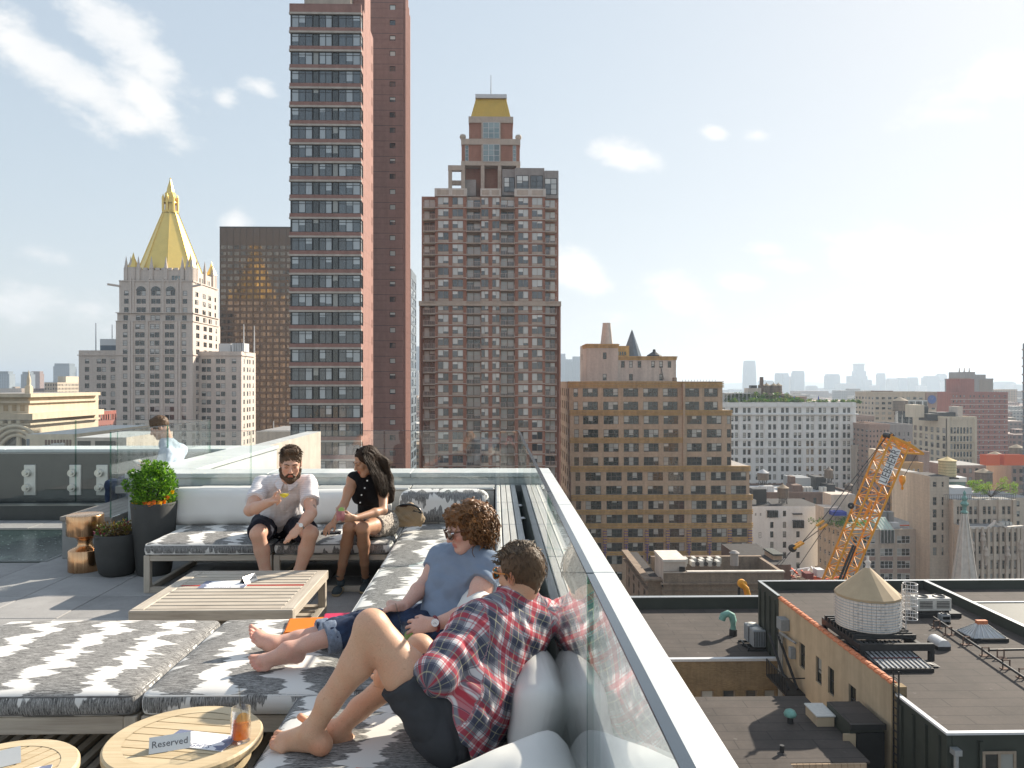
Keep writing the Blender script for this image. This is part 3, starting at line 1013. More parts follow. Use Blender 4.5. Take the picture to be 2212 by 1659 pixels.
leafmat('leaf_mid',(0.060,0.150,0.022));leafmat('leaf_light',(0.14,0.28,0.03));leafmat('leaf_dark',(0.022,0.075,0.014))
leafmat('leaf_lime2',(0.20,0.36,0.04));leafmat('leaf_dry',(0.16,0.085,0.025));leafmat('leaf_dry_dark',(0.07,0.04,0.015));leafmat('petal_yellow',(0.80,0.42,0.02));leafmat('petal_orange',(0.80,0.20,0.008));leafmat('petal_magenta',(0.25,0.02,0.07));leafmat('leaf_olive',(0.17,0.17,0.035))
shrub=thing('boxwood_shrub','round bright green boxwood growing in the tall planter','shrub',(PX1,PY1,0.66))
rng=random.Random(5)
cs=[((0,0,0.20),0.17)]
for _ in range(60):
 d=Vector((rng.gauss(0,1),rng.gauss(0,1),rng.gauss(0,1))).normalized()
 d.z=abs(d.z)*1.1-0.35*rng.random()
 cs.append((Vector((0,0,0.20))+Vector((d.x*0.170,d.y*0.165,d.z*0.20))*rng.uniform(0.82,1.16),rng.uniform(0.028,0.058)))
for a in np.linspace(0,2*PI,26):
 cs.append((Vector((0.15*math.cos(a),0.15*math.sin(a),rng.uniform(0.05,0.14))),0.05))
for (a,e,L) in ((2.9,0.15,0.25),(2.7,0.6,0.24),(0.2,0.5,0.23),(1.0,1.2,0.24),(0.5,1.0,0.25),(2.2,1.2,0.25),(3.3,-0.05,0.23)):
 cs.append((Vector((0,0,0.20))+Vector((math.cos(a)*math.cos(e),-0.3,math.sin(e)))*L,0.028))
leaf_cluster('foliage',['leaf_mid','leaf_light','leaf_lime2'],cs,80,0.030,0.5,shrub,seed=4,aspect=0.5)
mb=MB()
for k in range(9):
 a=k*0.7
 mb.tube([(0.01*math.cos(a),0.01*math.sin(a),-0.02),(0.05*math.cos(a),0.05*math.sin(a),0.1),(0.12*math.cos(a),0.12*math.sin(a),0.26)],[0.006,0.004,0.002],n=5)
mb.build('stem','soil',shrub)
for k,(dx,dy,dz) in enumerate(((-0.15,-0.09,0.04),(0.02,-0.185,0.025),(0.075,-0.17,0.06),(0.12,-0.15,0.05),(-0.01,-0.17,0.055),(0.165,-0.08,0.10),(0.185,-0.02,0.14),(0.05,-0.19,0.05),(0.15,-0.11,0.055))):
 f=thing('pansy','small orange and yellow pansy flower at the rim of the tall planter','flower',(PX1+dx,PY1+dy,0.665+dz),group='pansies around the shrub')
 mb=MB()
 for q in range(5):
  a=q*2*PI/5+k
  M=place((0,-0.004,0),rx=R(60+12*math.sin(k)),rz=0.3*math.sin(k*3))
  c=Vector((math.cos(a)*0.014,math.sin(a)*0.014,0.002*q))
  pts=[M@(c+Vector((math.cos(b_)*0.015,math.sin(b_)*0.015,0.004*math.cos(b_*2)))) for b_ in np.linspace(0,2*PI,8,endpoint=False)]
  mb.face(pts)
 mb.build('petal','petal_orange' if k%3 else 'petal_yellow',f)
 mb=MB();mb.tube([(0,0.002,0),(0.003,0.01,-0.04),(0,0.015,-dz-0.01)],0.0015,n=5);mb.build('stem','leaf_mid',f)
cover=leaf_cluster('pansy_leaves',['leaf_olive','leaf_mid','leaf_light'],[((PX1+0.17*math.cos(a),PY1+0.17*math.sin(a),0.685),0.035) for a in np.linspace(0,2*PI,20)],26,0.028,0.6,None,seed=9)
tag(cover,'low green and yellowish leaves around the base of the boxwood',None,kind='stuff')
dry=thing('bedding_plant','dry brownish bedding plants in the low barrel planter','plant',(PX2,PY2,0.38))
leaf_cluster('leaves',['leaf_dry','leaf_dry_dark','leaf_olive'],[((0.14*math.cos(a)*q,0.14*math.sin(a)*q,0.03+0.05*q),0.045) for a in np.linspace(0,2*PI,12) for q in (0.4,1.0)],34,0.03,0.6,dry,seed=6)
leaf_cluster('green_leaves',['leaf_mid','leaf_dark','petal_magenta'],[((-0.13,-0.06,0.04),0.05),((-0.10,-0.13,0.03),0.04),((0.02,0.1,0.08),0.05),((-0.16,0.02,0.05),0.04)],40,0.035,0.6,dry,seed=8)
st=MB()
st.lathe([(0.150,0),(0.155,0.008),(0.155,0.205),(0.145,0.215),(0.075,0.245),(0.066,0.275),(0.070,0.31),(0.105,0.345),(0.160,0.358),(0.170,0.366),(0.170,0.555),(0.166,0.562),(0.16,0.560),(0.001,0.558)],n=56,cap0=True)
tag(st.build('copper_stool','copper',loc=(Xat(184,7.72),7.72,0)),'hourglass shaped polished copper stool next to the low planter','stool')
bn=thing('long_bench','grey stone bench with a weathered plank seat along the glass','bench',(0,0,0))
mb=MB();mb.box(-4.64,8.24,0,-4.10,10.54,0.40);mb.build('base','panel_grey',bn)
for k in range(5):
 a=-4.66+0.57*k/5
 mb=MB();mb.bbox(a+0.003,8.22,0.401,a+0.111,10.54,0.45,0.004);mb.build('plank','bench_wood',bn)
p=W(672,1348,4.35)
def folder(label,loc,rz,matl,w=0.30,d=0.24):
 t=thing('vinyl_folder',label,'folder',loc,rz)
 mb=MB();mb.bbox(-w/2,-d/2,0,w/2,d/2,0.012,0.004);mb.build('cover',matl,t)
 mb=MB();mb.box(-w/2+0.01,-d/2-0.001,0.0135,w/2-0.012,d/2-0.012,0.016);mb.build('flap',matl,t)
 return t
folder('bright orange vinyl folder on the daybed beside the rolled jeans',(Xat(676,4.42),4.42,SEAT+0.012),R(8),'orange_vinyl',w=0.30,d=0.26)
folder('magenta vinyl folder next to the orange one on the daybed',(Xat(735,4.56),4.56,SEAT+0.016),R(5),'magenta_vinyl',w=0.20,d=0.12)
folder('orange vinyl folder in front of the seated plaid man',(Xat(790,2.72),2.70,SEAT+0.004),R(-12),'orange_vinyl',w=0.13,d=0.15)
# ================================================================== figure toolkit: smooth-blended distance field -> one continuous skin
def v3(p):
 return np.array(tuple(p),dtype=np.float64)
def unit(v):
 v=v3(v);return v/(np.linalg.norm(v)+1e-12)
class Field:
 """list of primitives blended into one distance field, meshed by surface nets"""
 def __init__(self):
  self.p=[]
 def cap(self,a,b,r0,r1=None,k=0.03,flat=None,cut_a=False,cut_b=False,mode='add',tag_=None):
  self.p.append(('cap',v3(a),v3(b),r0,r0 if r1 is None else r1,k,flat,cut_a,cut_b,mode));return self
 def ell(self,c,rad,axes=None,k=0.02,mode='add'):
  A=np.eye(3) if axes is None else np.array([unit(x) for x in axes])
  self.p.append(('ell',v3(c),v3(rad),A,k,mode));return self
 def plane(self,pt,n,k=0.004):
  """cut away everything on the side the normal points to"""
  self.p.append(('plane',v3(pt),unit(n),k));return self
 def bounds(self):
  lo,hi=[],[]
  for q in self.p:
   if q[0]=='cap' and q[9]=='add':
    r=max(q[3],q[4])
    lo.append(np.minimum(q[1],q[2])-r);hi.append(np.maximum(q[1],q[2])+r)
   elif q[0]=='ell' and q[5]=='add':
    r=max(q[2]);lo.append(q[1]-r);hi.append(q[1]+r)
  return np.min(lo,0),np.max(hi,0)
 def solve(self,h,noise=None,smooth=0):
  lo,hi=self.bounds()
  lo-=4*h+0.01;hi+=4*h+0.01
  n=np.ceil((hi-lo)/h).astype(int)+1
  F=np.full(n,0.5,dtype=np.float32)
  ax=[lo[i]+h*np.arange(n[i]) for i in range(3)]
  for q in self.p:
   if q[0]=='plane':
    pt,nn,k=q[1:]
    X=(ax[0]-pt[0])[:,None,None]*nn[0]+(ax[1]-pt[1])[None,:,None]*nn[1]+(ax[2]-pt[2])[None,None,:]*nn[2]
    F=np.maximum(F,X.astype(np.float32))
    continue
   if q[0]=='cap':
    _,a,b,r0,r1,k,flat,ca,cb,mode=q
    rm=max(r0,r1)+k+3*h
    l,u=np.minimum(a,b)-rm,np.maximum(a,b)+rm
   else:
    _,c,rad,A,k,mode=q
    rm=max(rad)+k+3*h
    l,u=c-rm,c+rm
   i0=np.clip(np.floor((l-lo)/h).astype(int),0,n-1);i1=np.clip(np.ceil((u-lo)/h).astype(int)+1,1,n)
   if np.any(i1<=i0):
    continue
   sl=tuple(slice(i0[i],i1[i]) for i in range(3))
   X=ax[0][sl[0]][:,None,None];Y=ax[1][sl[1]][None,:,None];Z=ax[2][sl[2]][None,None,:]
   if q[0]=='cap':
    px,py,pz=X-a[0],Y-a[1],Z-a[2]
    if flat is not None:
     fn,fs=unit(flat[0]),1.0/flat[1]-1.0
     dd=(px*fn[0]+py*fn[1]+pz*fn[2])*fs
     px=px+dd*fn[0];py=py+dd*fn[1];pz=pz+dd*fn[2]
    ba=b-a
    if flat is not None:
     ba=ba+fn*(np.dot(ba,fn)*fs)
    L2=np.dot(ba,ba)+1e-12
    t0=(px*ba[0]+py*ba[1]+pz*ba[2])/L2
    t=np.clip(t0,0,1)
    D=np.sqrt((px-t*ba[0])**2+(py-t*ba[1])**2+(pz-t*ba[2])**2)-(r0+(r1-r0)*t)
    if cb:
     D=np.maximum(D,(t0-1)*math.sqrt(L2))
    if ca:
     D=np.maximum(D,-t0*math.sqrt(L2))
   else:
    px,py,pz=X-c[0],Y-c[1],Z-c[2]
    qx=(px*A[0][0]+py*A[0][1]+pz*A[0][2])/rad[0]
    qy=(px*A[1][0]+py*A[1][1]+pz*A[1][2])/rad[1]
    qz=(px*A[2][0]+py*A[2][1]+pz*A[2][2])/rad[2]
    k0=np.sqrt(qx*qx+qy*qy+qz*qz)
    k1=np.sqrt((qx/rad[0])**2+(qy/rad[1])**2+(qz/rad[2])**2)
    D=k0*(k0-1.0)/(k1+1e-9)
   D=D.astype(np.float32)
   S=F[sl]
   if mode=='add':
    hh=np.clip(0.5+0.5*(S-D)/k,0,1)
    F[sl]=S+(D-S)*hh-k*hh*(1-hh)
   else:
    hh=np.clip(0.5-0.5*(S+D)/k,0,1)
    F[sl]=S+(-D-S)*hh+k*hh*(1-hh)
  if noise is not None:
   amp,wl,seed=noise
   rs=np.random.RandomState(seed)
   X=ax[0][:,None,None];Y=ax[1][None,:,None];Z=ax[2][None,None,:]
   tot=np.zeros_like(F)
   warp=0
   for o in range(5):
    d=rs.normal(size=3);d/=np.linalg.norm(d)
    e=rs.normal(size=3);e/=np.linalg.norm(e)
    kk=2*np.pi/(wl*(0.6+0.9*rs.rand()))
    w2=np.sin((X*e[0]+Y*e[1]+Z*e[2])*kk*0.45+rs.rand()*6)*1.6
    tot+=(1-np.abs(np.sin((X*d[0]+Y*d[1]+Z*d[2])*kk*0.5+w2+rs.rand()*6))*2).astype(np.float32)*rs.uniform(0.6,1.0)
   F+=(amp/2.2)*tot
  return surface_nets(F,lo,h)
def surface_nets(F,lo,h):
 s=F<0
 c=np.zeros(tuple(np.array(F.shape)-1),dtype=np.int8)
 for i in (0,1):
  for j in (0,1):
   for k in (0,1):
    c+=s[i:s.shape[0]-1+i,j:s.shape[1]-1+j,k:s.shape[2]-1+k]
 act=(c>0)&(c<8)
 I=np.argwhere(act)
 idx=np.full(act.shape,-1,dtype=np.int32)
 idx[act]=np.arange(len(I))
 acc=np.zeros((len(I),3));cnt=np.zeros(len(I))
 cor=[(i,j,k) for i in (0,1) for j in (0,1) for k in (0,1)]
 for a in cor:
  for ax_ in range(3):
   if a[ax_]==0:
    b=list(a);b[ax_]=1
    f0=F[I[:,0]+a[0],I[:,1]+a[1],I[:,2]+a[2]]
    f1=F[I[:,0]+b[0],I[:,1]+b[1],I[:,2]+b[2]]
    m=(f0<0)!=(f1<0)
    t=np.where(m,f0/(f0-f1+1e-12),0)
    P=np.array(a)[None,:]+(np.array(b)-np.array(a))[None,:]*t[:,None]
    acc[m]+=P[m];cnt[m]+=1
 V=lo+h*(I+acc/cnt[:,None])
 quads=[]
 m=s[:-1,1:-1,1:-1]!=s[1:,1:-1,1:-1]
 E=np.argwhere(m)+np.array([0,1,1])
 def cells(E,offs):
  return np.stack([idx[E[:,0]+o[0],E[:,1]+o[1],E[:,2]+o[2]] for o in offs],1)
 for (E,offs) in ((np.argwhere(s[:-1,1:-1,1:-1]!=s[1:,1:-1,1:-1])+[0,1,1],[(0,-1,-1),(0,0,-1),(0,0,0),(0,-1,0)]),(np.argwhere(s[1:-1,:-1,1:-1]!=s[1:-1,1:,1:-1])+[1,0,1],[(-1,0,-1),(-1,0,0),(0,0,0),(0,0,-1)]),(np.argwhere(s[1:-1,1:-1,:-1]!=s[1:-1,1:-1,1:])+[1,1,0],[(-1,-1,0),(0,-1,0),(0,0,0),(-1,0,0)])):
  Q=cells(E,offs)
  inside=s[E[:,0],E[:,1],E[:,2]]
  Q[~inside]=Q[~inside][:,::-1]
  quads.append(Q)
 return V,np.concatenate(quads)
def mesh_obj(name,V,Q,mat,parent=None,attrs=None,relax=1):
 if relax:
  for _ in range(relax):
   acc=np.zeros_like(V);cn=np.zeros(len(V))
   for a,b in ((0,1),(1,2),(2,3),(3,0)):
    np.add.at(acc,Q[:,a],V[Q[:,b]]);np.add.at(acc,Q[:,b],V[Q[:,a]])
    np.add.at(cn,Q[:,a],1);np.add.at(cn,Q[:,b],1)
   V=V*0.5+0.5*acc/np.maximum(cn,1)[:,None]
 me=bpy.data.meshes.new(name)
 me.vertices.add(len(V));me.vertices.foreach_set('co',V.astype(np.float32).ravel())
 me.loops.add(len(Q)*4);me.loops.foreach_set('vertex_index',Q.astype(np.int32).ravel())
 me.polygons.add(len(Q));me.polygons.foreach_set('loop_start',np.arange(0,len(Q)*4,4,dtype=np.int32))
 me.polygons.foreach_set('loop_total',np.full(len(Q),4,dtype=np.int32))
 me.polygons.foreach_set('use_smooth',np.ones(len(Q),dtype=bool))
 me.update();me.validate()
 me.materials.append(MATS[mat])
 for an,arr in (attrs(V) if attrs else {}).items():
  if arr.ndim==2 and arr.shape[1]==4:
   at=me.attributes.new(an,'FLOAT_COLOR','POINT');at.data.foreach_set('color',arr.astype(np.float32).ravel())
  else:
   at=me.attributes.new(an,'FLOAT_VECTOR','POINT');at.data.foreach_set('vector',arr.astype(np.float32).ravel())
 o=bpy.data.objects.new(name,me)
 C.objects.link(o)
 o.parent=parent
 return o
def tint_attr(spots):
 """per-vertex colour multiplier: list of (points, radius, rgb)"""
 def f(V):
  col=np.ones((len(V),4))
  for pts,r,rgb in spots:
   d=np.min([np.linalg.norm(V-v3(p),axis=1) for p in pts],0)
   m=np.clip((r-d)/(0.45*r),0,1)[:,None]
   col[:,:3]=col[:,:3]*(1-m)+np.array(rgb)[None]*m*col[:,:3]
  return {'tint':col}
 return f
def skinmat(name,col,red=0.12):
 m,n=newmat(name)
 b=principled(n)
 v=n.add('ShaderNodeNewGeometry').outputs['Position']
 blot=n.noise(v,16.0,4.0,0.6)
 fine=n.noise(v,180.0,2.0,0.6)
 at=n.add('ShaderNodeAttribute');at.attribute_name='tint'
 c=n.mix(n.ramp(blot,0.35,0.7),col,(col[0]*1.02,col[1]*(1-red),col[2]*(1-red*1.2)))
 c=n.mix(n.ramp(fine,0.3,0.7,0.0,0.4),c,tuple(x*0.72 for x in col))
 frk=n.ramp(n.noise(v,95.0,1.0,0.5),0.66,0.74,0.0,0.35)
 c=n.mix(frk,c,(col[0]*0.62,col[1]*0.5,col[2]*0.42))
 c=n.mix(1.0,c,at.outputs['Color'],'MULTIPLY')
 n.link(c,b.inputs['Base Color'])
 b.inputs['Roughness'].default_value=0.48
 b.inputs['Subsurface Weight'].default_value=0.08
 b.inputs['Subsurface Radius'].default_value=(0.012,0.005,0.003)
 b.inputs['Subsurface Scale'].default_value=0.6
 bp=n.add('ShaderNodeBump');bp.inputs['Strength'].default_value=0.3;bp.inputs['Distance'].default_value=0.002
 n.link(fine,bp.inputs['Height']);n.link(bp.outputs[0],b.inputs['Normal'])
skinmat('skin_fair',(0.68,0.415,0.295));skinmat('skin_rosy',(0.70,0.43,0.335));skinmat('skin_tan',(0.47,0.26,0.155));skinmat('skin_warm',(0.66,0.395,0.255))
def hairmat(name,c1,c2,rough=0.4,spec=0.3):
 m,n=newmat(name)
 b=principled(n)
 v=n.add('ShaderNodeNewGeometry')
 k=n.math('ADD',n.math('MULTIPLY',v.outputs['Random Per Island'],0.6),n.math('MULTIPLY',n.noise(v.outputs['Position'],160.0,3.0),0.6))
 n.link(n.mix(n.ramp(k,0.25,0.9),c1,c2),b.inputs['Base Color'])
 b.inputs['Roughness'].default_value=rough
 b.inputs['Specular IOR Level'].default_value=spec
hairmat('hair_brown',(0.045,0.026,0.014),(0.13,0.078,0.044),0.55)
hairmat('hair_dark',(0.010,0.007,0.005),(0.032,0.019,0.012),0.62,0.12)
hairmat('hair_curly',(0.055,0.024,0.010),(0.30,0.14,0.050),0.4)
hairmat('hair_light',(0.045,0.028,0.017),(0.21,0.145,0.09),0.4)
def cloth(name,col,var=0.08,bump=0.25,scale=500.0,rough=0.85,fold=10.0):
 return plain(name,col,rough=rough,var=var,vscale=fold,bump=bump,bscale=scale,spec=0.2,world_space=True)
cloth('navy_shorts',(0.022,0.024,0.036));cloth('grey_shorts',(0.052,0.054,0.060),scale=350.0)
cloth('black_top',(0.010,0.010,0.012));cloth('blue_tee',(0.225,0.275,0.36),var=0.05);cloth('pale_blue_shirt',(0.46,0.53,0.62))
cloth('belt_leather',(0.06,0.022,0.012),scale=120.0,rough=0.5)
def _stripe():
 m,n=newmat('polo_stripe');b=principled(n)
 v=n.add('ShaderNodeNewGeometry').outputs['Position']
 _,_,z=n.sep(v)
 s=n.math('SINE',n.math('MULTIPLY',z,2*PI/0.0145))
 n.link(n.mix(n.ramp(s,-0.2,0.5),(0.76,0.73,0.73),(0.64,0.60,0.615)),b.inputs['Base Color'])
 b.inputs['Roughness'].default_value=0.9
_stripe()
def _lace():
 m,n=newmat('lace_shorts');b=principled(n)
 v=n.add('ShaderNodeNewGeometry').outputs['Position']
 k=n.ramp(n.noise(v,75.0,3.0,0.7),0.42,0.56)
 n.link(n.mix(k,(0.60,0.53,0.44),(0.12,0.10,0.09)),b.inputs['Base Color']);b.inputs['Roughness'].default_value=0.9
_lace()
def _denim():
 m,n=newmat('denim');b=principled(n)
 v=n.add('ShaderNodeNewGeometry').outputs['Position']
 k=n.math('ADD',n.math('MULTIPLY',n.noise(v,14.0,4.0,0.65),0.8),n.math('MULTIPLY',n.noise(v,420.0,2.0),0.35))
 n.link(n.mix(n.ramp(k,0.42,0.82),(0.007,0.012,0.034),(0.030,0.058,0.125)),b.inputs['Base Color']);b.inputs['Roughness'].default_value=0.9
 bp=n.add('ShaderNodeBump');bp.inputs['Strength'].default_value=0.3;bp.inputs['Distance'].default_value=0.003
 n.link(n.noise(v,40.0,3.0),bp.inputs['Height']);n.link(bp.outputs[0],b.inputs['Normal'])
_denim()
cloth('denim_cuff',(0.19,0.23,0.30),var=0.25,fold=60.0)
def _plaid():
 m,n=newmat('plaid');b=principled(n)
 at=n.add('ShaderNodeAttribute');at.attribute_name='cloth_uv'
 u,v,_=n.sep(at.outputs['Vector'])
 P=0.112
 def stripes(c,spec):
  f=n.math('FRACT',n.math('DIVIDE',c,P))
  out=None
  for (pos,wd) in spec:
   d=n.math('ABSOLUTE',n.math('SUBTRACT',f,pos))
   k=n.ramp(d,wd*0.5-0.012,wd*0.5+0.012,1.0,0.0)
   out=k if out is None else n.math('MAXIMUM',out,k)
  return out
 col=(0.66,0.635,0.64)
 def both(spec,c,wgt,col):
  a=n.math('MULTIPLY',stripes(u,spec),wgt);bb=n.math('MULTIPLY',stripes(v,spec),wgt)
  col=n.mix(a,col,c);return n.mix(bb,col,c)
 col=both([(0.30,0.42)],(0.026,0.032,0.070),0.72,col)
 col=both([(0.72,0.17)],(0.42,0.012,0.035),0.72,col)
 col=both([(0.56,0.03),(0.88,0.03)],(0.42,0.012,0.035),0.6,col)
 col=both([(0.30,0.022)],(0.62,0.57,0.36),0.6,col)
 col=both([(0.06,0.035)],(0.030,0.037,0.075),0.7,col)
 n.link(col,b.inputs['Base Color']);b.inputs['Roughness'].default_value=0.9
 b.inputs['Specular IOR Level'].default_value=0.15
_plaid()
plain('lens_dark',(0.012,0.012,0.014),rough=0.06,coat=0.5)
plain('lens_brown',(0.045,0.022,0.012),rough=0.05,coat=0.5);plain('lens_blue',(0.03,0.12,0.16),rough=0.05,coat=0.5)
plain('tortoise',(0.10,0.035,0.012),rough=0.25,var=0.6,vscale=120.0);plain('amber_frame',(0.55,0.20,0.03),rough=0.25,var=0.4,vscale=120.0);plain('silver_trim',(0.7,0.7,0.7),rough=0.2,metal=1.0)
plain('watch_red',(0.20,0.025,0.035),rough=0.6);plain('watch_face',(0.80,0.79,0.77),rough=0.3)
plain('phone_black',(0.012,0.012,0.013),rough=0.15);plain('espadrille',(0.055,0.075,0.085),rough=0.85,bump=0.3);plain('rope_sole',(0.42,0.33,0.20),rough=0.9,bump=0.5)
plain('button_white',(0.8,0.8,0.78),rough=0.4)
class Head:
 """local frame: x = to the person's left... mirrored face so only forward (f) and up (u) matter"""
 def __init__(self,c,f,u,s=1.0):
  self.c,self.s=v3(c),s
  f=unit(f);u=v3(u);u=unit(u-f*np.dot(u,f))
  self.f,self.u,self.r=f,u,np.cross(f,u)
 def P(self,x,y,z):
  return self.c+self.s*(self.r*x+self.f*y+self.u*z)
 def axes(self):
  return (self.r,self.f,self.u)
 def build(self,B,neck,neck_r=0.052,jaw=1.0,ears=True):
  s,P,A=self.s,self.P,self.axes()
  B.ell(P(0,-0.012,0.032),(0.075*s,0.095*s,0.088*s),A,k=0.02)
  B.ell(P(0,0.028,-0.035),(0.058*s*jaw,0.066*s,0.078*s),A,k=0.03)
  B.cap(P(-0.014,0.070,-0.098),P(0.014,0.070,-0.098),0.020*s,k=0.02)
  for q in (-1,1):
   B.cap(P(0.050*q*jaw,0.0,-0.06),P(0.02*q,0.06,-0.095),0.020*s,k=0.025)
   B.ell(P(0.036*q,0.066,-0.022),(0.024*s,0.020*s,0.022*s),A,k=0.015)
   B.ell(P(0.031*q,0.102,0.008),(0.019*s,0.016*s,0.012*s),A,k=0.010,mode='sub')
   B.ell(P(0.031*q,0.079,0.006),(0.014*s,0.012*s,0.010*s),A,k=0.006)
   B.cap(P(0.012*q,0.087,0.026),P(0.046*q,0.078,0.024),0.0095*s,k=0.012)
   if ears:
    B.ell(P(0.077*q,-0.012,-0.004),(0.009*s,0.020*s,0.031*s),A,k=0.008)
    B.ell(P(0.083*q,-0.006,0.0),(0.006*s,0.009*s,0.014*s),A,k=0.006,mode='sub')
  B.cap(P(0,0.088,0.018),P(0,0.113,-0.028),0.0075*s,0.0115*s,k=0.012)
  for q in (-1,1):
   B.ell(P(0.011*q,0.100,-0.034),(0.008*s,0.010*s,0.007*s),A,k=0.006)
  B.cap(P(-0.018,0.088,-0.058),P(0.018,0.088,-0.058),0.006*s,k=0.008)
  B.cap(P(-0.016,0.087,-0.068),P(0.016,0.087,-0.068),0.0065*s,k=0.008)
  B.cap(P(-0.016,0.097,-0.063),P(0.016,0.097,-0.063),0.003*s,k=0.004,mode='sub')
  B.cap(P(0,-0.030,-0.045),neck,neck_r*s,neck_r*1.08*s,k=0.03)
 def lips(self):
  return [self.P(x,0.092,z) for x in (-0.018,-0.009,0,0.009,0.018) for z in (-0.058,-0.068)]
def hand(B,wrist,d,n,side=None,s=1.05,curl=(0.25,0.35,0.3),spread=0.10,thumb=(0.6,0.5),left=1,curls=None,fl=1.0):
 """d: towards the fingers, n: palm faces this way; thumb on +side"""
 w_,d,n=v3(wrist),unit(d),v3(n)
 n=unit(n-d*np.dot(n,d))
 sd=np.cross(d,n)*left if side is None else unit(side)
 kn=w_+d*0.086*s
 B.cap(w_+d*0.012*s,kn-d*0.012*s,0.030*s,0.037*s,k=0.02,flat=(n,0.45))
 B.cap(w_+d*0.020*s+sd*0.020*s,w_+d*0.055*s+sd*0.026*s+n*0.006,0.016*s,0.014*s,k=0.015)
 L=[0.072,0.080,0.074,0.058]
 tips=[]
 for i in range(4):
  off=(1.5-i)*0.0195*s
  cu=curls[i] if curls else curl
  base=kn+sd*off-d*(0.004 if i in (1,2) else 0.011)*s
  dd=unit(d+sd*(1.5-i)*spread)
  p=base;a=0.0
  r=(0.0088 if i<3 else 0.0076)*s
  for q,fr in enumerate((0.46,0.30,0.24)):
   a+=cu[q]
   e=p+(dd*math.cos(a)+n*math.sin(a))*L[i]*fr*s*fl
   B.cap(p,e,r,r*0.92,k=0.006)
   p=e;r*=0.92
  tips.append(p)
 tb=w_+d*0.038*s+sd*0.030*s
 t1=tb+unit(d*0.75+sd*thumb[0]+n*thumb[1])*0.040*s
 t2=t1+unit(d*0.95+sd*thumb[0]*0.3+n*thumb[1])*0.030*s
 B.cap(tb,t1,0.0115*s,0.010*s,k=0.010);B.cap(t1,t2,0.010*s,0.0085*s,k=0.006)
 tips.append(t2)
 return tips
def bare_foot(B,ankle,toe,up,out,s=1.05,toes=True,L=0.19):
 """ankle joint, unit direction to the toes, up normal of the instep, out: towards the little toe"""
 a,t,u,o=v3(ankle),unit(toe),unit(up),unit(out)
 heel=a-t*0.030*s-u*0.050*s
 ball=a+t*(L-0.055)*s-u*0.066*s
 B.cap(a,heel,0.036*s,0.033*s,k=0.025)
 B.cap(a+t*0.015*s-u*0.012*s,ball+u*0.012*s,0.036*s,0.026*s,k=0.03,flat=(u,0.9))
 B.cap(heel+u*0.002,ball-u*0.002,0.030*s,0.026*s,k=0.03)
 B.cap(ball-o*0.022*s,ball+o*0.030*s-t*0.02*s,0.0225*s,0.018*s,k=0.02)
 tips=[]
 for i,(off,ln,r) in enumerate(((-0.031,0.056,0.0140),(-0.009,0.058,0.0098),(0.0095,0.052,0.0094),(0.026,0.044,0.0090),(0.040,0.032,0.0086))):
  b0=ball+o*off*s-t*0.004*i*s
  e=b0+(t*ln+u*(0.004 if i else 0.008))*s
  B.cap(b0,e,r*s,r*0.98*s,k=0.0035)
  tips.append(e)
 return tips
def limb(B,pts,rs,k=0.03,off=0.0,**kw):
 for i in range(len(pts)-1):
  B.cap(pts[i],pts[i+1],rs[i]+off,rs[i+1]+off,k=k,**kw)
def mid(a,b,t=0.5):
 return v3(a)*(1-t)+v3(b)*t
def arm(B,sh,el,wr,s=1.05,bulk=1.0):
 limb(B,[sh,mid(sh,el,0.45),el],[0.052*s*bulk,0.050*s*bulk,0.039*s*bulk],k=0.03)
 limb(B,[el,mid(el,wr,0.3),wr],[0.039*s*bulk,0.042*s*bulk,0.027*s*bulk],k=0.02)
def leg(B,hip,kn,an,s=1.05,bulk=1.0,calf=(0,0,0)):
 limb(B,[hip,mid(hip,kn,0.55),kn],[0.088*s*bulk,0.074*s*bulk,0.056*s*bulk],k=0.03)
 limb(B,[kn,mid(kn,an,0.32)+v3(calf)*0.022,mid(kn,an,0.72),an],[0.054*s*bulk,0.056*s*bulk,0.040*s*bulk,0.034*s],k=0.025)
def torso(B,hl,hr,sl,sr,neck,fwd,rh=0.115,rw=0.12,rc=0.125,depth=0.74,off=0.0,belly=0.0):
 """pelvis - waist - rib cage - shoulders"""
 hm,sm=mid(hl,hr),mid(sl,sr)
 ch=mid(hm,sm,0.70);wa=mid(hm,sm,0.34)
 lat=unit(v3(sr)-v3(sl));lath=unit(v3(hr)-v3(hl))
 B.cap(v3(hl)+lath*0.02,v3(hr)-lath*0.02,rh+off,k=0.05,flat=(fwd,0.9))
 B.cap(hm,wa,rh*1.1+off,rw+off,k=0.05,flat=(fwd,depth))
 B.cap(wa,ch,rw+off,rc+off,k=0.05,flat=(fwd,depth))
 if belly:
  B.ell(v3(wa)+unit(fwd)*belly*0.8,(rw*0.9+off,rw*0.9+off,rw*0.9+off),k=0.06)
 B.cap(mid(sl,sm,0.42)-(sm-hm)*0.14,mid(sr,sm,0.42)-(sm-hm)*0.14,0.098+off,k=0.06,flat=(fwd,0.9))
 for s_ in (sl,sr):
  B.cap(mid(neck,s_,0.15)-(sm-hm)*0.03,s_,0.048+off,0.052+off,k=0.05)
def ribbons(name,curves,r,mat,parent,n=4):
 mb=MB()
 for c in curves:
  m=len(c)
  mb.tube(c,[r*(1.0-0.75*(i/(m-1))**2) for i in range(m)],n=n,cap=False)
 return mb.build(name,mat,parent)
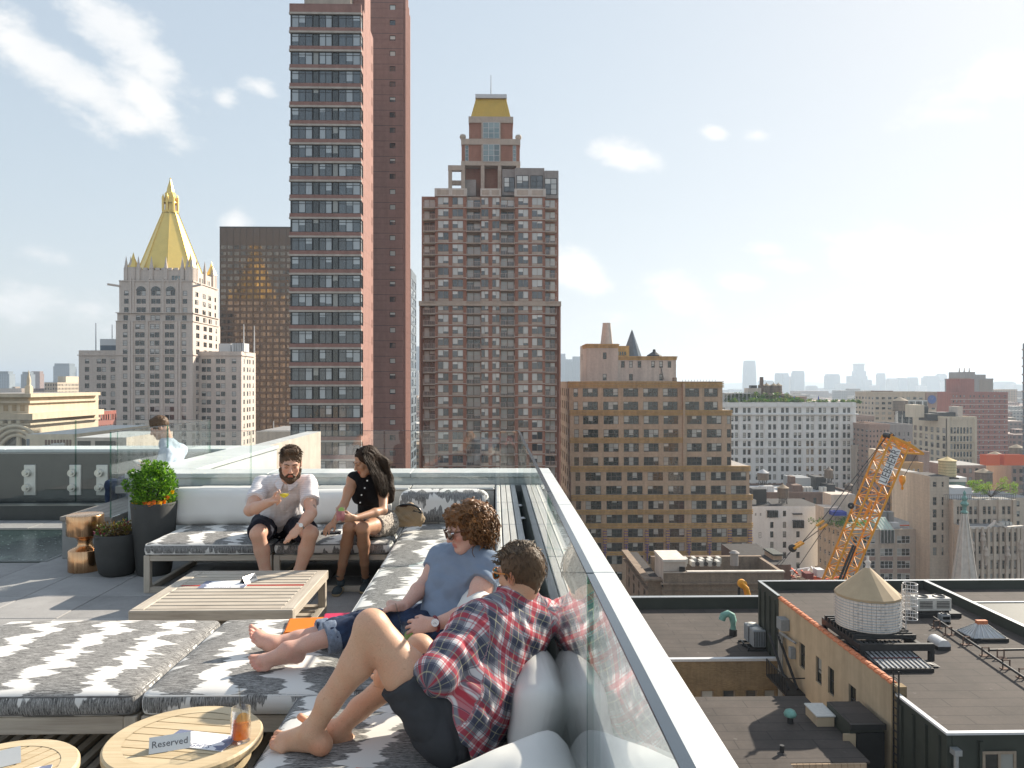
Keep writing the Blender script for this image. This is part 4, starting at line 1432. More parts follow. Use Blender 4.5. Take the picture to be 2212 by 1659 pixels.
def bez(pts,n):
 """Catmull-Rom through points"""
 pts=[v3(p) for p in pts]
 P=[pts[0]]+pts+[pts[-1]]
 out=[]
 segs=len(pts)-1
 for i in range(n):
  t=i/(n-1)*segs
  k=min(int(t),segs-1);f=t-k
  a,b,c,d=P[k],P[k+1],P[k+2],P[k+3]
  out.append(0.5*((2*b)+(-a+c)*f+(2*a-5*b+4*c-d)*f*f+(-a+3*b-3*c+d)*f**3))
 return out
def sunglasses(label,H,frame,lens,s=1.0):
 t=thing('sunglasses',label,'sunglasses',(0,0,0))
 for q in (-1,1):
  ring,disc=[],[]
  for a in np.linspace(0,2*PI,22,endpoint=False):
   ca,sa=math.cos(a),math.sin(a)
   x=0.034*q+0.0265*np.sign(ca)*abs(ca)**0.8
   z=0.004+0.0215*np.sign(sa)*abs(sa)**0.8+(0.003 if sa>0 else 0)
   y=0.112-0.35*max(0,abs(x)-0.03)-0.004*q*0
   ring.append(H.P(x,y,z));disc.append(H.P(0.034*q+(x-0.034*q)*0.97,y+0.0005,0.004+(z-0.004)*0.97))
  mb=MB();mb.tube(ring+[ring[0],ring[1]],0.0034,n=6,cap=False);f_=mb.build('rim',frame,t)
  mb=MB();mb.face(disc);mb.build('lens',lens,t)
  mb=MB();mb.tube([H.P(0.058*q,0.102,0.016),H.P(0.078*q,0.06,0.014),H.P(0.083*q,0.0,0.012),H.P(0.082*q,-0.025,-0.012)],[0.0042,0.004,0.0032,0.003],n=6);mb.build('temple',frame,t)
  mb=MB();mb.tube([H.P(0.057*q,0.106,0.017),H.P(0.066*q,0.092,0.016)],0.0046,n=6);mb.build('hinge_trim','silver_trim',t)
 mb=MB();mb.tube([H.P(-0.010,0.116,0.010),H.P(0,0.119,0.012),H.P(0.010,0.116,0.010)],0.003,n=6);mb.build('bridge',frame,t)
 return t
def c3(x,y,Y):return v3(W(489.6+0.2430*x,921.6+0.2430*y,Y))
def c5(x,y,Y):return v3(W(777.6+0.2430*x,1036.8+0.2430*y,Y))
def c4(x,y,Y):return v3(W(489.6+0.2778*x,1198.1+0.2778*y,Y))
def c6(x,y,Y):return v3(W(864+0.3385*x,1267.2+0.3385*y,Y))
# ================================================================== bearded man in the striped polo (back sofa)
def bearded_man():
 t=thing('person','bearded man in striped polo and dark shorts holding a coupe of yellow drink','person')
 hl,hr=v3(W(577,1134,7.18)),v3(W(632,1134,7.18))
 sl,sr=c3(312,520,6.80),c3(722,508,6.78)
 nk=c3(545,455,6.75)
 H=Head(c3(568,326,6.52),(0.26,-0.92,-0.30),(0.06,-0.10,1),1.12)
 el,wr=c3(205,745,6.42),c3(392,668,6.22)
 el2,wr2=c3(752,770,6.50),c3(650,890,6.30)
 kl,kr=c3(275,955,6.52),c3(748,948,6.52)
 al,ar=v3(W(580,1266,6.55)),v3(W(636,1266,6.55))
 fwd=(0.05,-1,-0.1)
 B=Field()
 torso(B,hl,hr,sl,sr,nk,fwd,rh=0.13,rw=0.15,rc=0.145)
 H.build(B,nk-np.array([0,-0.02,0.03]),neck_r=0.060,jaw=1.08)
 arm(B,sl,el,wr,bulk=1.12);arm(B,sr,el2,wr2,bulk=1.12)
 hand(B,wr,unit(c3(500,655,6.12)-wr),(0.15,-0.1,0.55),side=(0,-0.25,1),curl=(0.45,0.6,0.4),thumb=(0.55,0.35),spread=0.06)
 tips2=hand(B,wr2,unit(c3(555,1000,6.22)-wr2),(-0.2,0.9,-0.35),side=(-0.75,-0.3,-0.3),curl=(0.2,0.35,0.25),spread=0.10)
 leg(B,hl,kl,al,bulk=1.08,calf=(0,1,0));leg(B,hr,kr,ar,bulk=1.08,calf=(0,1,0))
 V,Q=B.solve(0.0052)
 tat=[mid(sr,el2,0.78)+np.array([0.045,-0.04,z]) for z in (-0.02,0,0.02)]+[mid(sr,el2,0.5)+np.array([0.06,-0.02,0.0])]
 mesh_obj('body',V,Q,'skin_fair',t,tint_attr([(H.lips(),0.012*1.1,(0.8,0.5,0.5)),(tat,0.016,(0.35,0.38,0.42)),([H.P(0.031*q,0.092,0.008) for q in (-1,1)],0.012,(0.70,0.60,0.58)),([H.P(0,0.115,-0.03)],0.02,(1.0,0.86,0.82)),([H.P(0.04*q,0.08,-0.02) for q in (-1,1)],0.03,(1.0,0.88,0.85))]))
 S=Field()
 torso(S,hl+[0.0,0,0.02],hr+[0.0,0,0.02],sl,sr,nk,fwd,rh=0.135,rw=0.155,rc=0.15,off=0.016,belly=0.03)
 for (a,b) in ((sl,el),(sr,el2)):
  S.cap(a,mid(a,b,0.62),0.074,0.080,k=0.045,cut_b=True)
 S.cap(nk-[0,-0.01,0.045],nk+[0.0,0.0,0.005],0.088,0.078,k=0.03,cut_b=True)
 V,Q=S.solve(0.0055,noise=(0.0055,0.13,3))
 keep=V[:,2]>(0.50+0.0*V[:,1])
 mesh_obj('polo_shirt',V,Q,'polo_stripe',t)
 for q in (-1,1):
  mb=MB()
  base=nk+np.array([0,0,0.0])
  pts_in=[base+np.array([q*0.075*math.cos(a),-0.075*math.sin(a)+0.005,0.018-0.035*max(0,math.sin(a))]) for a in np.linspace(-0.9,1.45,9)]
  pts_out=[base+np.array([q*0.112*math.cos(a),-0.125*math.sin(a)+0.008,-0.035-0.075*max(0,math.sin(a))**2]) for a in np.linspace(-0.9,1.25,9)]
  for i in range(8):
   for th in (0,0.004):
    o=np.array([0,-th,th])
    mb.quad(pts_in[i]+o,pts_in[i+1]+o,pts_out[i+1]+o,pts_out[i]+o,smooth=True)
  mb.build('collar','polo_stripe',t)
 S=Field()
 for (h_,k_) in ((hl,kl),(hr,kr)):
  S.cap(h_,mid(h_,k_,0.80),0.128,0.100,k=0.04,cut_b=True)
 S.cap(hl,hr,0.142,k=0.04)
 V,Q=S.solve(0.0065,noise=(0.006,0.12,5))
 mesh_obj('shorts',V,Q,'navy_shorts',t)
 S=Field()
 A=H.axes()
 S.ell(H.P(0,-0.018,0.040),(0.081*1.1,0.099*1.1,0.091*1.1),A,k=0.01)
 S.cap(H.P(-0.034,0.048,0.116),H.P(0.034,0.048,0.116),0.020,k=0.02)
 S.ell(H.P(0,0.140,-0.005),(0.074,0.098,0.094),A,k=0.012,mode='sub')
 S.ell(H.P(0,0.02,-0.115),(0.12,0.15,0.095),A,k=0.015,mode='sub')
 V,Q=S.solve(0.0045,noise=(0.0045,0.018,8))
 ho=mesh_obj('hair',V,Q,'hair_brown',t,relax=0)
 rng=random.Random(29);cur=[]
 for i in range(520):
  a_,y_=rng.uniform(-1.25,1.25),rng.uniform(-0.09,0.075)
  x_=0.086*math.sin(a_);z_=0.040+0.097*math.cos(a_)*math.sqrt(max(0.1,1-((y_+0.018)/0.112)**2))
  x_*=math.sqrt(max(0.1,1-((y_+0.018)/0.125)**2))
  if y_>0.05 and z_<0.10:
   continue
  g=[rng.gauss(0,0.003) for _ in range(3)]
  cur.append([H.P(x_,y_,z_),H.P(x_*1.03+g[0],y_+0.010,z_+0.006+g[1]),H.P(x_*1.05+g[0]*2,y_+0.022,z_+0.004+g[2])])
 ribbons('strands',cur,0.0026,'hair_brown',ho,n=3)
 S=Field()
 for q in (-1,1):
  S.cap(H.P(0.066*q,0.012,-0.045),H.P(0.052*q,0.035,-0.085),0.020,0.022,k=0.02)
  S.cap(H.P(0.052*q,0.035,-0.085),H.P(0.014*q,0.078,-0.105),0.024,0.024,k=0.02)
  S.cap(H.P(0.030*q,0.084,-0.072),H.P(0.008*q,0.096,-0.046),0.009,0.0065,k=0.01)
 S.cap(H.P(0,0.085,-0.098),H.P(0,0.082,-0.115),0.020,0.018,k=0.02)
 S.cap(H.P(-0.012,0.100,-0.062),H.P(0.012,0.100,-0.062),0.0095,k=0.008,mode='sub')
 V,Q=S.solve(0.0045,noise=(0.003,0.016,9))
 mesh_obj('beard',V,Q,'hair_brown',t,relax=0)
 for q in (-1,1):
  mb=MB();mb.tube([H.P(0.012*q,0.101,0.024),H.P(0.03*q,0.099,0.031),H.P(0.047*q,0.088,0.027)],[0.004,0.0048,0.002],n=6);mb.build('eyebrow','hair_brown',t)
  mb=MB();mb.tube([H.P(0.018*q,0.0945,0.004),H.P(0.031*q,0.0955,0.000),H.P(0.044*q,0.088,0.004)],0.0018,n=5);mb.build('eyelash','hair_brown',t)
 for (a,s_) in ((al,-1),(ar,1)):
  mb=MB()
  soft_box(mb,(0.10,0.27,0.08),0.035,place((a[0]+0.01*s_,a[1]-0.07,0.045)),seg=8)
  mb.build('shoe','black_top',t)
 d=unit(c3(555,1000,6.22)-wr2)
 wt=thing('wristwatch','steel wristwatch on the bearded man','watch')
 q=Vector(d).to_track_quat('Z','Y')
 mb=MB();c0=Vector(mid(el2,wr2,0.95))
 mb.tube([c0+q@Vector((0.034*math.cos(a),0.034*math.sin(a),0)) for a in np.linspace(0,2*PI,20)],0.007,n=6,cap=False);mb.build('band','chrome',wt)
 mb=MB();mb.cyl(c0+Vector((0.012,-0.030,0.012)),c0+Vector((0.014,-0.040,0.015)),0.017,n=18);mb.build('dial','watch_face',wt)
 g=Vector(c3(512,628,6.08))
 cg=thing('coupe_glass','coupe glass of bright yellow drink held by the bearded man','drink',g)
 mb=MB();mb.lathe([(0.032,-0.115),(0.031,-0.1135),(0.004,-0.110),(0.0028,-0.02),(0.010,-0.010),(0.034,0.010),(0.047,0.040),(0.0455,0.040),(0.032,0.011),(0.001,-0.006)],n=32,cap0=True);mb.build('glass','drink_glass',cg)
 mb=MB();mb.lathe([(0.001,-0.005),(0.031,0.0115),(0.039,0.026),(0.001,0.026)],n=28);mb.build('liquid','yellow_drink',cg)
bearded_man()
# ================================================================== woman in the black sleeveless top
def woman_black():
 t=thing('person','long haired woman in black sleeveless top holding a pink drink','person')
 hl,hr=v3(W(788,1131,7.16)),v3(W(832,1131,7.18))
 sl,sr=c3(1122,470,6.78),c3(1395,490,6.92)
 nk=c3(1262,418,6.85)
 H=Head(c3(1236,310,6.78),(-0.78,-0.52,-0.34),(-0.10,-0.05,1),1.02)
 el,wr=c3(1045,690,6.62),c3(962,838,6.48)
 el2,wr2=c3(1392,745,6.66),c3(1135,815,6.38)
 kl,kr=c3(1090,900,6.62),c3(1205,905,6.58)
 al,ar=v3(W(735,1246,6.85)),v3(W(789,1243,6.93))
 fwd=(-0.30,-1,0)
 B=Field()
 torso(B,hl,hr,sl,sr,nk,fwd,rh=0.105,rw=0.098,rc=0.105)
 H.build(B,nk-np.array([0,-0.01,0.03]),neck_r=0.045,jaw=0.92)
 arm(B,sl,el,wr,bulk=0.84);arm(B,sr,el2,wr2,bulk=0.84)
 tA=hand(B,wr,unit(c3(895,905,6.42)-wr),(0.1,0.3,-0.9),side=(0.8,-0.5,0.1),curl=(0.25,0.35,0.3),s=0.98)
 tB=hand(B,wr2,unit(c3(1040,815,6.30)-wr2),(-0.1,0.9,0.1),side=(0,-0.2,1),curl=(0.3,0.5,0.45),s=0.98)
 leg(B,hl,kl,al,bulk=0.90,calf=(0,1,0));leg(B,hr,kr,ar,bulk=0.90,calf=(0,1,0))
 V,Q=B.solve(0.005)
 mesh_obj('body',V,Q,'skin_tan',t,tint_attr([(H.lips(),0.011,(0.95,0.45,0.45)),(tA+tB,0.009,(0.5,0.10,0.12)),([H.P(0.031*q,0.094,0.008) for q in (-1,1)],0.013,(0.4,0.35,0.35))]))
 S=Field()
 torso(S,hl+[0,0,0.02],hr+[0,0,0.02],mid(sl,nk,0.14),mid(sr,nk,0.14),nk,fwd,rh=0.112,rw=0.112,rc=0.118,off=0.016)
 for q in (-0.055,0.055):
  S.ell(mid(mid(hl,hr),mid(sl,sr),0.66)+np.array([q-0.03,-0.085,0]),(0.068,0.068,0.068),k=0.05)
 S.cap(nk-[0,0,0.05],nk+[0,0,-0.012],0.068,0.056,k=0.03,cut_b=True)
 V,Q=S.solve(0.0055,noise=(0.004,0.11,13))
 mesh_obj('sleeveless_top',V,Q,'black_top',t)
 S=Field()
 for (h_,k_) in ((hl,kl),(hr,kr)):
  S.cap(h_,mid(h_,k_,0.52),0.115,0.095,k=0.04,cut_b=True)
 S.cap(hl,hr,0.125,k=0.04)
 V,Q=S.solve(0.0065,noise=(0.005,0.09,15))
 mesh_obj('patterned_shorts',V,Q,'lace_shorts',t)
 for (x,y) in ((1250,480),(1228,545),(1200,607),(1188,675)):
  p=Vector(c3(x,y,6.60))
  mb=MB();mb.cyl(p,p+Vector((-0.001,-0.006,0)),0.006,n=10);mb.build('button','button_white',t)
 A=H.axes()
 S=Field()
 S.ell(H.P(0,-0.020,0.040),(0.086,0.102,0.092),A,k=0.01)
 S.ell(H.P(0,0.135,-0.02),(0.075,0.110,0.110),A,k=0.02,mode='sub')
 g0=[H.P(0.0,-0.06,0.05),c3(1385,330,6.86),c3(1420,470,6.90),c3(1432,570,6.86),c3(1440,640,6.84)]
 for a,b in zip(g0[:-1],g0[1:]):
  S.cap(a,b,0.062,0.048,k=0.04,flat=((0,1,0),0.7))
 g1=[H.P(-0.05,0.0,0.05),c3(1262,330,6.70),c3(1300,450,6.68),c3(1335,560,6.70)]
 for q in (-1,):
  S.cap(H.P(0.06,0.01,0.05),H.P(0.07,-0.02,-0.06),0.03,0.028,k=0.03)
  S.cap(H.P(-0.06,0.01,0.05),H.P(-0.07,-0.02,-0.06),0.03,0.028,k=0.03)
 V,Q=S.solve(0.006,noise=(0.004,0.03,18))
 hr_o=mesh_obj('hair',V,Q,'hair_dark',t)
 rng=random.Random(11)
 cr=H.P(0.0,0.025,0.128)
 near=[c3(1240,172,6.74),c3(1205,240,6.66),c3(1240,330,6.64),c3(1290,430,6.64),c3(1325,540,6.66),c3(1345,640,6.68)]
 farg=[c3(1270,170,6.82),c3(1360,230,6.88),c3(1420,350,6.92),c3(1462,490,6.92),c3(1485,610,6.88),c3(1488,690,6.84)]
 cur=[]
 for i in range(520):
  f=rng.random()
  pts=[]
  ln=rng.uniform(0.82,1.0)
  for j,(a,b) in enumerate(zip(near,farg)):
   jit=np.array([rng.gauss(0,0.006),rng.gauss(0,0.014)-0.03*math.sin(PI*f),rng.gauss(0,0.004)])*(0.35+0.2*j)
   pts.append(mid(a,b,f)+jit)
  c=bez(pts,12)
  cur.append(c[:max(5,int(12*ln))])
 for i in range(70):
  f=rng.random()
  pts=[H.P(0.01,0.03,0.128),H.P(0.05+0.03*f,0.05-0.07*f,0.08),H.P(0.078,0.02-0.06*f,0.0),H.P(0.072,-0.03*f-0.01,-0.10),H.P(0.06,-0.05,-0.2)]
  cur.append([p+np.array([rng.gauss(0,0.003) for _ in range(3)]) for p in bez(pts,9)])
 ribbons('strands',cur,0.0030,'hair_dark',hr_o,n=3)
 for q in (-1,1):
  mb=MB();mb.tube([H.P(0.012*q,0.100,0.024),H.P(0.03*q,0.098,0.030),H.P(0.046*q,0.087,0.027)],[0.002,0.003,0.0012],n=5);mb.build('eyebrow','hair_dark',t)
  mb=MB();mb.tube([H.P(0.018*q,0.0945,0.004),H.P(0.031*q,0.0955,0.000),H.P(0.044*q,0.088,0.003)],0.002,n=5);mb.build('eyelash','hair_dark',t)
 for (a,s_) in ((al,-1),(ar,1)):
  toe=np.array([a[0]+0.0+0.01*s_,a[1]-0.125,0.035])
  heel=np.array([a[0],a[1]+0.03,0.085])
  S=Field();S.cap(toe,toe+[0,0.055,0.005],0.040,0.043,k=0.02,flat=((0,0,1),0.8));S.cap(heel,heel-[0,0.01,0.01],0.036,0.036,k=0.02)
  V,Q=S.solve(0.005);sh=mesh_obj('shoe',V,Q,'espadrille',t)
  S=Field();S.cap(toe-[0,0,0.018],heel-[0,0,0.055],0.040,0.038,k=0.02,flat=((0,0,1),0.55));S.plane((0,0,0.001),(0,0,-1))
  V,Q=S.solve(0.005);mesh_obj('rope_sole',V,Q,'rope_sole',sh)
  mb=MB();mb.tube([a+np.array([0.040*math.cos(q),0.040*math.sin(q),0.012]) for q in np.linspace(0,2*PI,16)],0.007,n=5,cap=False);mb.build('ankle_strap','espadrille',sh)
  B2=Field()
 g=c3(1012,848,6.30)
 tumbler('pink_cocktail','tumbler of pink cocktail with lime in the hand of the woman in black',tuple(g),r=0.040,h=0.125,drink='pink_drink',fill=0.72,straw=False,slice_m='lime_slice')
woman_black()
ph=thing('smartphone','black smartphone on the sofa beside the woman in black','phone',tuple(W(715,1152,6.62)),R(8))
mb=MB();mb.bbox(-0.085,-0.045,-0.004,0.085,0.045,0.012,0.005);mb.build('case','phone_black',ph)
mb=MB();mb.box(-0.075,-0.038,0.0125,0.075,0.038,0.0135);mb.build('screen','lens_dark',ph)
wl=thing('wallet','black wallet on the sofa under the hand of the bearded man','wallet',tuple(W(622,1172,6.80)),R(-10))
mb=MB();mb.bbox(-0.06,-0.04,-0.002,0.06,0.04,0.018,0.006);mb.build('leather','phone_black',wl)
def _bagmat():
 m,n=newmat('bag_canvas');b=principled(n)
 v=n.add('ShaderNodeTexCoord').outputs['Object']
 x,y,z=n.sep(v)
 a=n.math('ABSOLUTE',n.math('SINE',n.math('MULTIPLY',n.math('ADD',x,z),120.0)))
 c=n.math('ABSOLUTE',n.math('SINE',n.math('MULTIPLY',n.math('SUBTRACT',x,z),120.0)))
 k=n.ramp(n.math('MULTIPLY',a,c),0.25,0.55)
 n.link(n.mix(k,(0.36,0.26,0.15),(0.22,0.145,0.08)),b.inputs['Base Color']);b.inputs['Roughness'].default_value=0.7
_bagmat()
bag=thing('handbag','slouchy beige monogram handbag with dark leather strap on the corner seat','handbag',tuple(W(880,1136,7.25)))
S=Field()
S.cap((-0.115,0,0.055),(0.10,0.0,0.055),0.062,0.060,k=0.03)
S.cap((-0.105,0,0.10),(0.085,0,0.115),0.050,0.045,k=0.04)
S.cap((-0.085,0,0.17),(0.03,0,0.185),0.024,0.022,k=0.05);S.cap((0.03,0,0.185),(0.10,0,0.125),0.02,0.03,k=0.04)
S.plane((0,0,0.0),(0,0,-1))
V,Q=S.solve(0.006,noise=(0.008,0.10,21));mesh_obj('bag_body',V,Q,'bag_canvas',bag)
mb=MB();mb.tube(bez([(-0.09,-0.015,0.185),(-0.04,-0.03,0.205),(0.04,-0.025,0.205),(0.10,-0.03,0.18),(0.135,-0.035,0.135)],14),0.010,n=8);mb.build('strap','phone_black',bag)
mb=MB();mb.tube(bez([(-0.10,-0.01,0.18),(-0.05,-0.03,0.192),(0.0,-0.028,0.195)],8),0.0075,n=8);mb.build('handle','belt_leather',bag)
mb=MB();mb.tube(bez([(0.06,-0.04,0.15),(0.10,-0.045,0.14),(0.14,-0.04,0.13)],6),0.007,n=6);mb.build('buckle_strap','phone_black',bag)
# ================================================================== curly haired woman on the daybed
def woman_curly():
 t=thing('person','curly haired woman in pale blue tee and rolled jeans reclining with bare feet','person')
 Yb=4.08
 hl,hr=v3(W(972,1372,3.93)),v3(W(958,1345,4.22))
 sr_,sl_=c5(735,700,4.22),c5(1165,775,3.95)
 nk=c5(1010,610,4.08)
 H=Head(c5(940,428,4.04),(-0.88,-0.40,-0.30),(-0.20,-0.04,1),0.98)
 el,wr=c5(575,930,4.12),c5(390,1125,3.93)
 el2,wr2=c5(965,1195,3.74),c5(655,1285,3.66)
 kf,kn_=v3(W(782,1352,4.18)),v3(W(790,1352,3.90))
 af,an=v3(W(588,1391,4.00)),v3(W(622,1404,3.76))
 fwd=(-0.55,-0.75,0.1)
 B=Field()
 torso(B,hl,hr,sl_,sr_,nk,fwd,rh=0.115,rw=0.125,rc=0.12,depth=0.8)
 H.build(B,nk-np.array([0,-0.01,0.03]),neck_r=0.050,jaw=0.97)
 arm(B,sr_,el,wr,bulk=0.98);arm(B,sl_,el2,wr2,bulk=1.0)
 tA=hand(B,wr,unit(c5(300,1120,3.88)-wr),(-0.2,0.5,-0.8),side=(0.1,-0.8,0.3),curl=(0.85,0.9,0.5),thumb=(0.5,0.7),s=1.04)
 tB=hand(B,wr2,unit(c5(420,1320,3.68)-wr2),(0.15,0.85,-0.5),side=(-0.1,0.35,0.9),curl=(0.30,0.40,0.25),thumb=(0.5,0.6),s=1.04)
 leg(B,hr,kf,af,bulk=0.95);leg(B,hl,kn_,an,bulk=0.95)
 tf=bare_foot(B,af,(-0.80,-0.15,0.62),(-0.55,-0.35,0.75),(-0.1,-0.9,-0.35),s=1.02)
 tn=bare_foot(B,an,(-0.88,-0.30,-0.02),(-0.15,-0.55,0.82),(0.1,-0.75,-0.6),s=1.02)
 V,Q=B.solve(0.0045)
 mesh_obj('body',V,Q,'skin_rosy',t,tint_attr([(H.lips(),0.012,(0.85,0.5,0.5)),(tA+tB,0.009,(0.7,0.3,0.35)),([H.P(0.042*q,0.075,-0.02) for q in (-1,1)],0.032,(1.0,0.84,0.80)),(tf+tn,0.018,(1.0,0.86,0.84)),([v3(p) for p in (an-[0.15,0.05,0.06],af-[0.12,0.02,-0.05])],0.05,(1.0,0.90,0.88))]))
 S=Field()
 torso(S,hl+[0.0,0,0.06],hr+[0.0,0,0.06],mid(sl_,nk,0.05),mid(sr_,nk,0.05),nk,fwd,rh=0.118,rw=0.138,rc=0.128,depth=0.84,off=0.013)
 hm,sm=mid(hl,hr),mid(sl_,sr_)
 lat=unit(v3(sr_)-v3(sl_))
 for q in (-0.07,0.07):
  S.ell(mid(hm,sm,0.66)+lat*q+unit(fwd)*0.085,(0.070,0.070,0.072),k=0.05)
 S.ell(mid(hm,sm,0.30)+unit(fwd)*0.07,(0.105,0.105,0.09),k=0.06)
 S.cap(sr_,mid(sr_,el,0.46),0.072,0.070,k=0.04,cut_b=True)
 S.cap(sl_,mid(sl_,el2,0.36),0.074,0.076,k=0.04,cut_b=True)
 S.cap(nk-[0,0,0.05],nk+[0,0,-0.005],0.080,0.066,k=0.03,cut_b=True)
 V,Q=S.solve(0.005,noise=(0.0065,0.14,31))
 mesh_obj('tee_shirt',V,Q,'blue_tee',t)
 S=Field()
 for (h_,k_,a_,f) in ((hl,kn_,an,0.50),(hr,kf,af,0.50)):
  limb(S,[h_,mid(h_,k_,0.5),k_],[0.112,0.097,0.076],k=0.04)
  S.cap(k_,mid(k_,a_,f),0.075,0.072,k=0.03,cut_b=True)
 S.cap(hl,hr,0.125,k=0.05)
 V,Q=S.solve(0.0055,noise=(0.006,0.10,33))
 jo=mesh_obj('jeans',V,Q,'denim',t)
 for (k_,a_,f) in ((kn_,an,0.50),(kf,af,0.50)):
  d=unit(a_-k_);c0=mid(k_,a_,f)
  S=Field();S.cap(c0-d*0.055,c0+d*0.006,0.076,0.078,k=0.005,cut_a=True,cut_b=True)
  V,Q=S.solve(0.005,noise=(0.003,0.07,35));mesh_obj('rolled_cuff',V,Q,'denim_cuff',jo)
 A=H.axes()
 hc=H.P(0,-0.048,0.014)
 S=Field()
 S.ell(hc,(0.108,0.112,0.118),A,k=0.01)
 S.ell(H.P(0,0.040,0.085),(0.060,0.045,0.042),A,k=0.03)
 S.ell(H.P(0,0.140,-0.060),(0.098,0.122,0.118),A,k=0.02,mode='sub')
 V,Q=S.solve(0.006,noise=(0.014,0.04,41))
 ho=mesh_obj('hair',V,Q,'hair_curly',t,relax=0)
 rng=random.Random(17)
 cur=[]
 while len(cur)<820:
  d=np.array([rng.gauss(0,1),rng.gauss(0,1),rng.gauss(0,1)]);d/=np.linalg.norm(d)
  if d[1]>0.45 and d[2]<0.40:
   continue
  if d[2]<-0.80:
   continue
  if d[1]>0.15 and d[2]<-0.35:
   continue
  out=A[0]*d[0]+A[1]*d[1]+A[2]*d[2]
  p0=hc+(A[0]*d[0]*0.088+A[1]*d[1]*0.095+A[2]*d[2]*0.092)
  L=rng.uniform(0.055,0.095)
  drop=rng.uniform(0.2,0.9)
  q=Vector(out).to_track_quat('Z','Y')
  ph0,turns,rad=rng.uniform(0,6.28),rng.uniform(2.0,3.4),rng.uniform(0.006,0.0115)
  pts=[]
  m=17
  for i in range(m):
   f=i/(m-1)
   c_=p0+out*(L*f*(1-0.35*f))+np.array([0,0,-1])*drop*L*f*f*1.1
   a=ph0+turns*2*PI*f
   o=q@Vector((math.cos(a)*rad,math.sin(a)*rad,0))
   pts.append(c_+np.array(o)*min(1,f*4))
  cur.append(pts)
 ribbons('curls',cur,0.0052,'hair_curly',ho,n=4)
 sunglasses('tortoiseshell sunglasses with silver hinges on the curly haired woman',H,'tortoise','lens_brown')
 d=unit(wr2-el2)
 wt=thing('wristwatch','white dial wristwatch with dark red strap on the curly haired woman','watch')
 q=Vector(d).to_track_quat('Z','Y');c0=Vector(mid(el2,wr2,0.93))
 mb=MB();mb.tube([c0+q@Vector((0.034*math.cos(a),0.034*math.sin(a),0)) for a in np.linspace(0,2*PI,20)],0.0075,n=6,cap=False);mb.build('strap','watch_red',wt)
 nrm=Vector((-0.05,-0.92,0.42)).normalized()
 mb=MB();mb.cyl(c0+nrm*0.032,c0+nrm*0.042,0.0185,n=22);mb.build('case','silver_trim',wt)
 mb=MB();mb.cyl(c0+nrm*0.0415,c0+nrm*0.0428,0.0165,n=22);mb.build('dial','watch_face',wt)
 for a in (0.6,2.4):
  x=nrm.cross(Vector((0,0,1))).normalized();y=nrm.cross(x)
  mb=MB();mb.beam(c0+nrm*0.0432,c0+nrm*0.0432+(x*math.cos(a)+y*math.sin(a))*0.011,0.0016,0.0006);mb.build('watch_hand','ink_dark',wt)
 g=c5(425,1480,3.78)
 dr=tumbler('iced_drink','clear tumbler with a straw between the hands of the curly haired woman',tuple(g),r=0.038,h=0.115,drink='drink_glass',fill=0.4,straw=False,slice_m='lime_slice')
 mb=MB();mb.cyl(Vector(c5(315,1095,3.85))-Vector(g),Vector(c5(400,1430,3.78))-Vector(g),0.0042,n=8);mb.build('straw','straw',dr)
woman_curly()
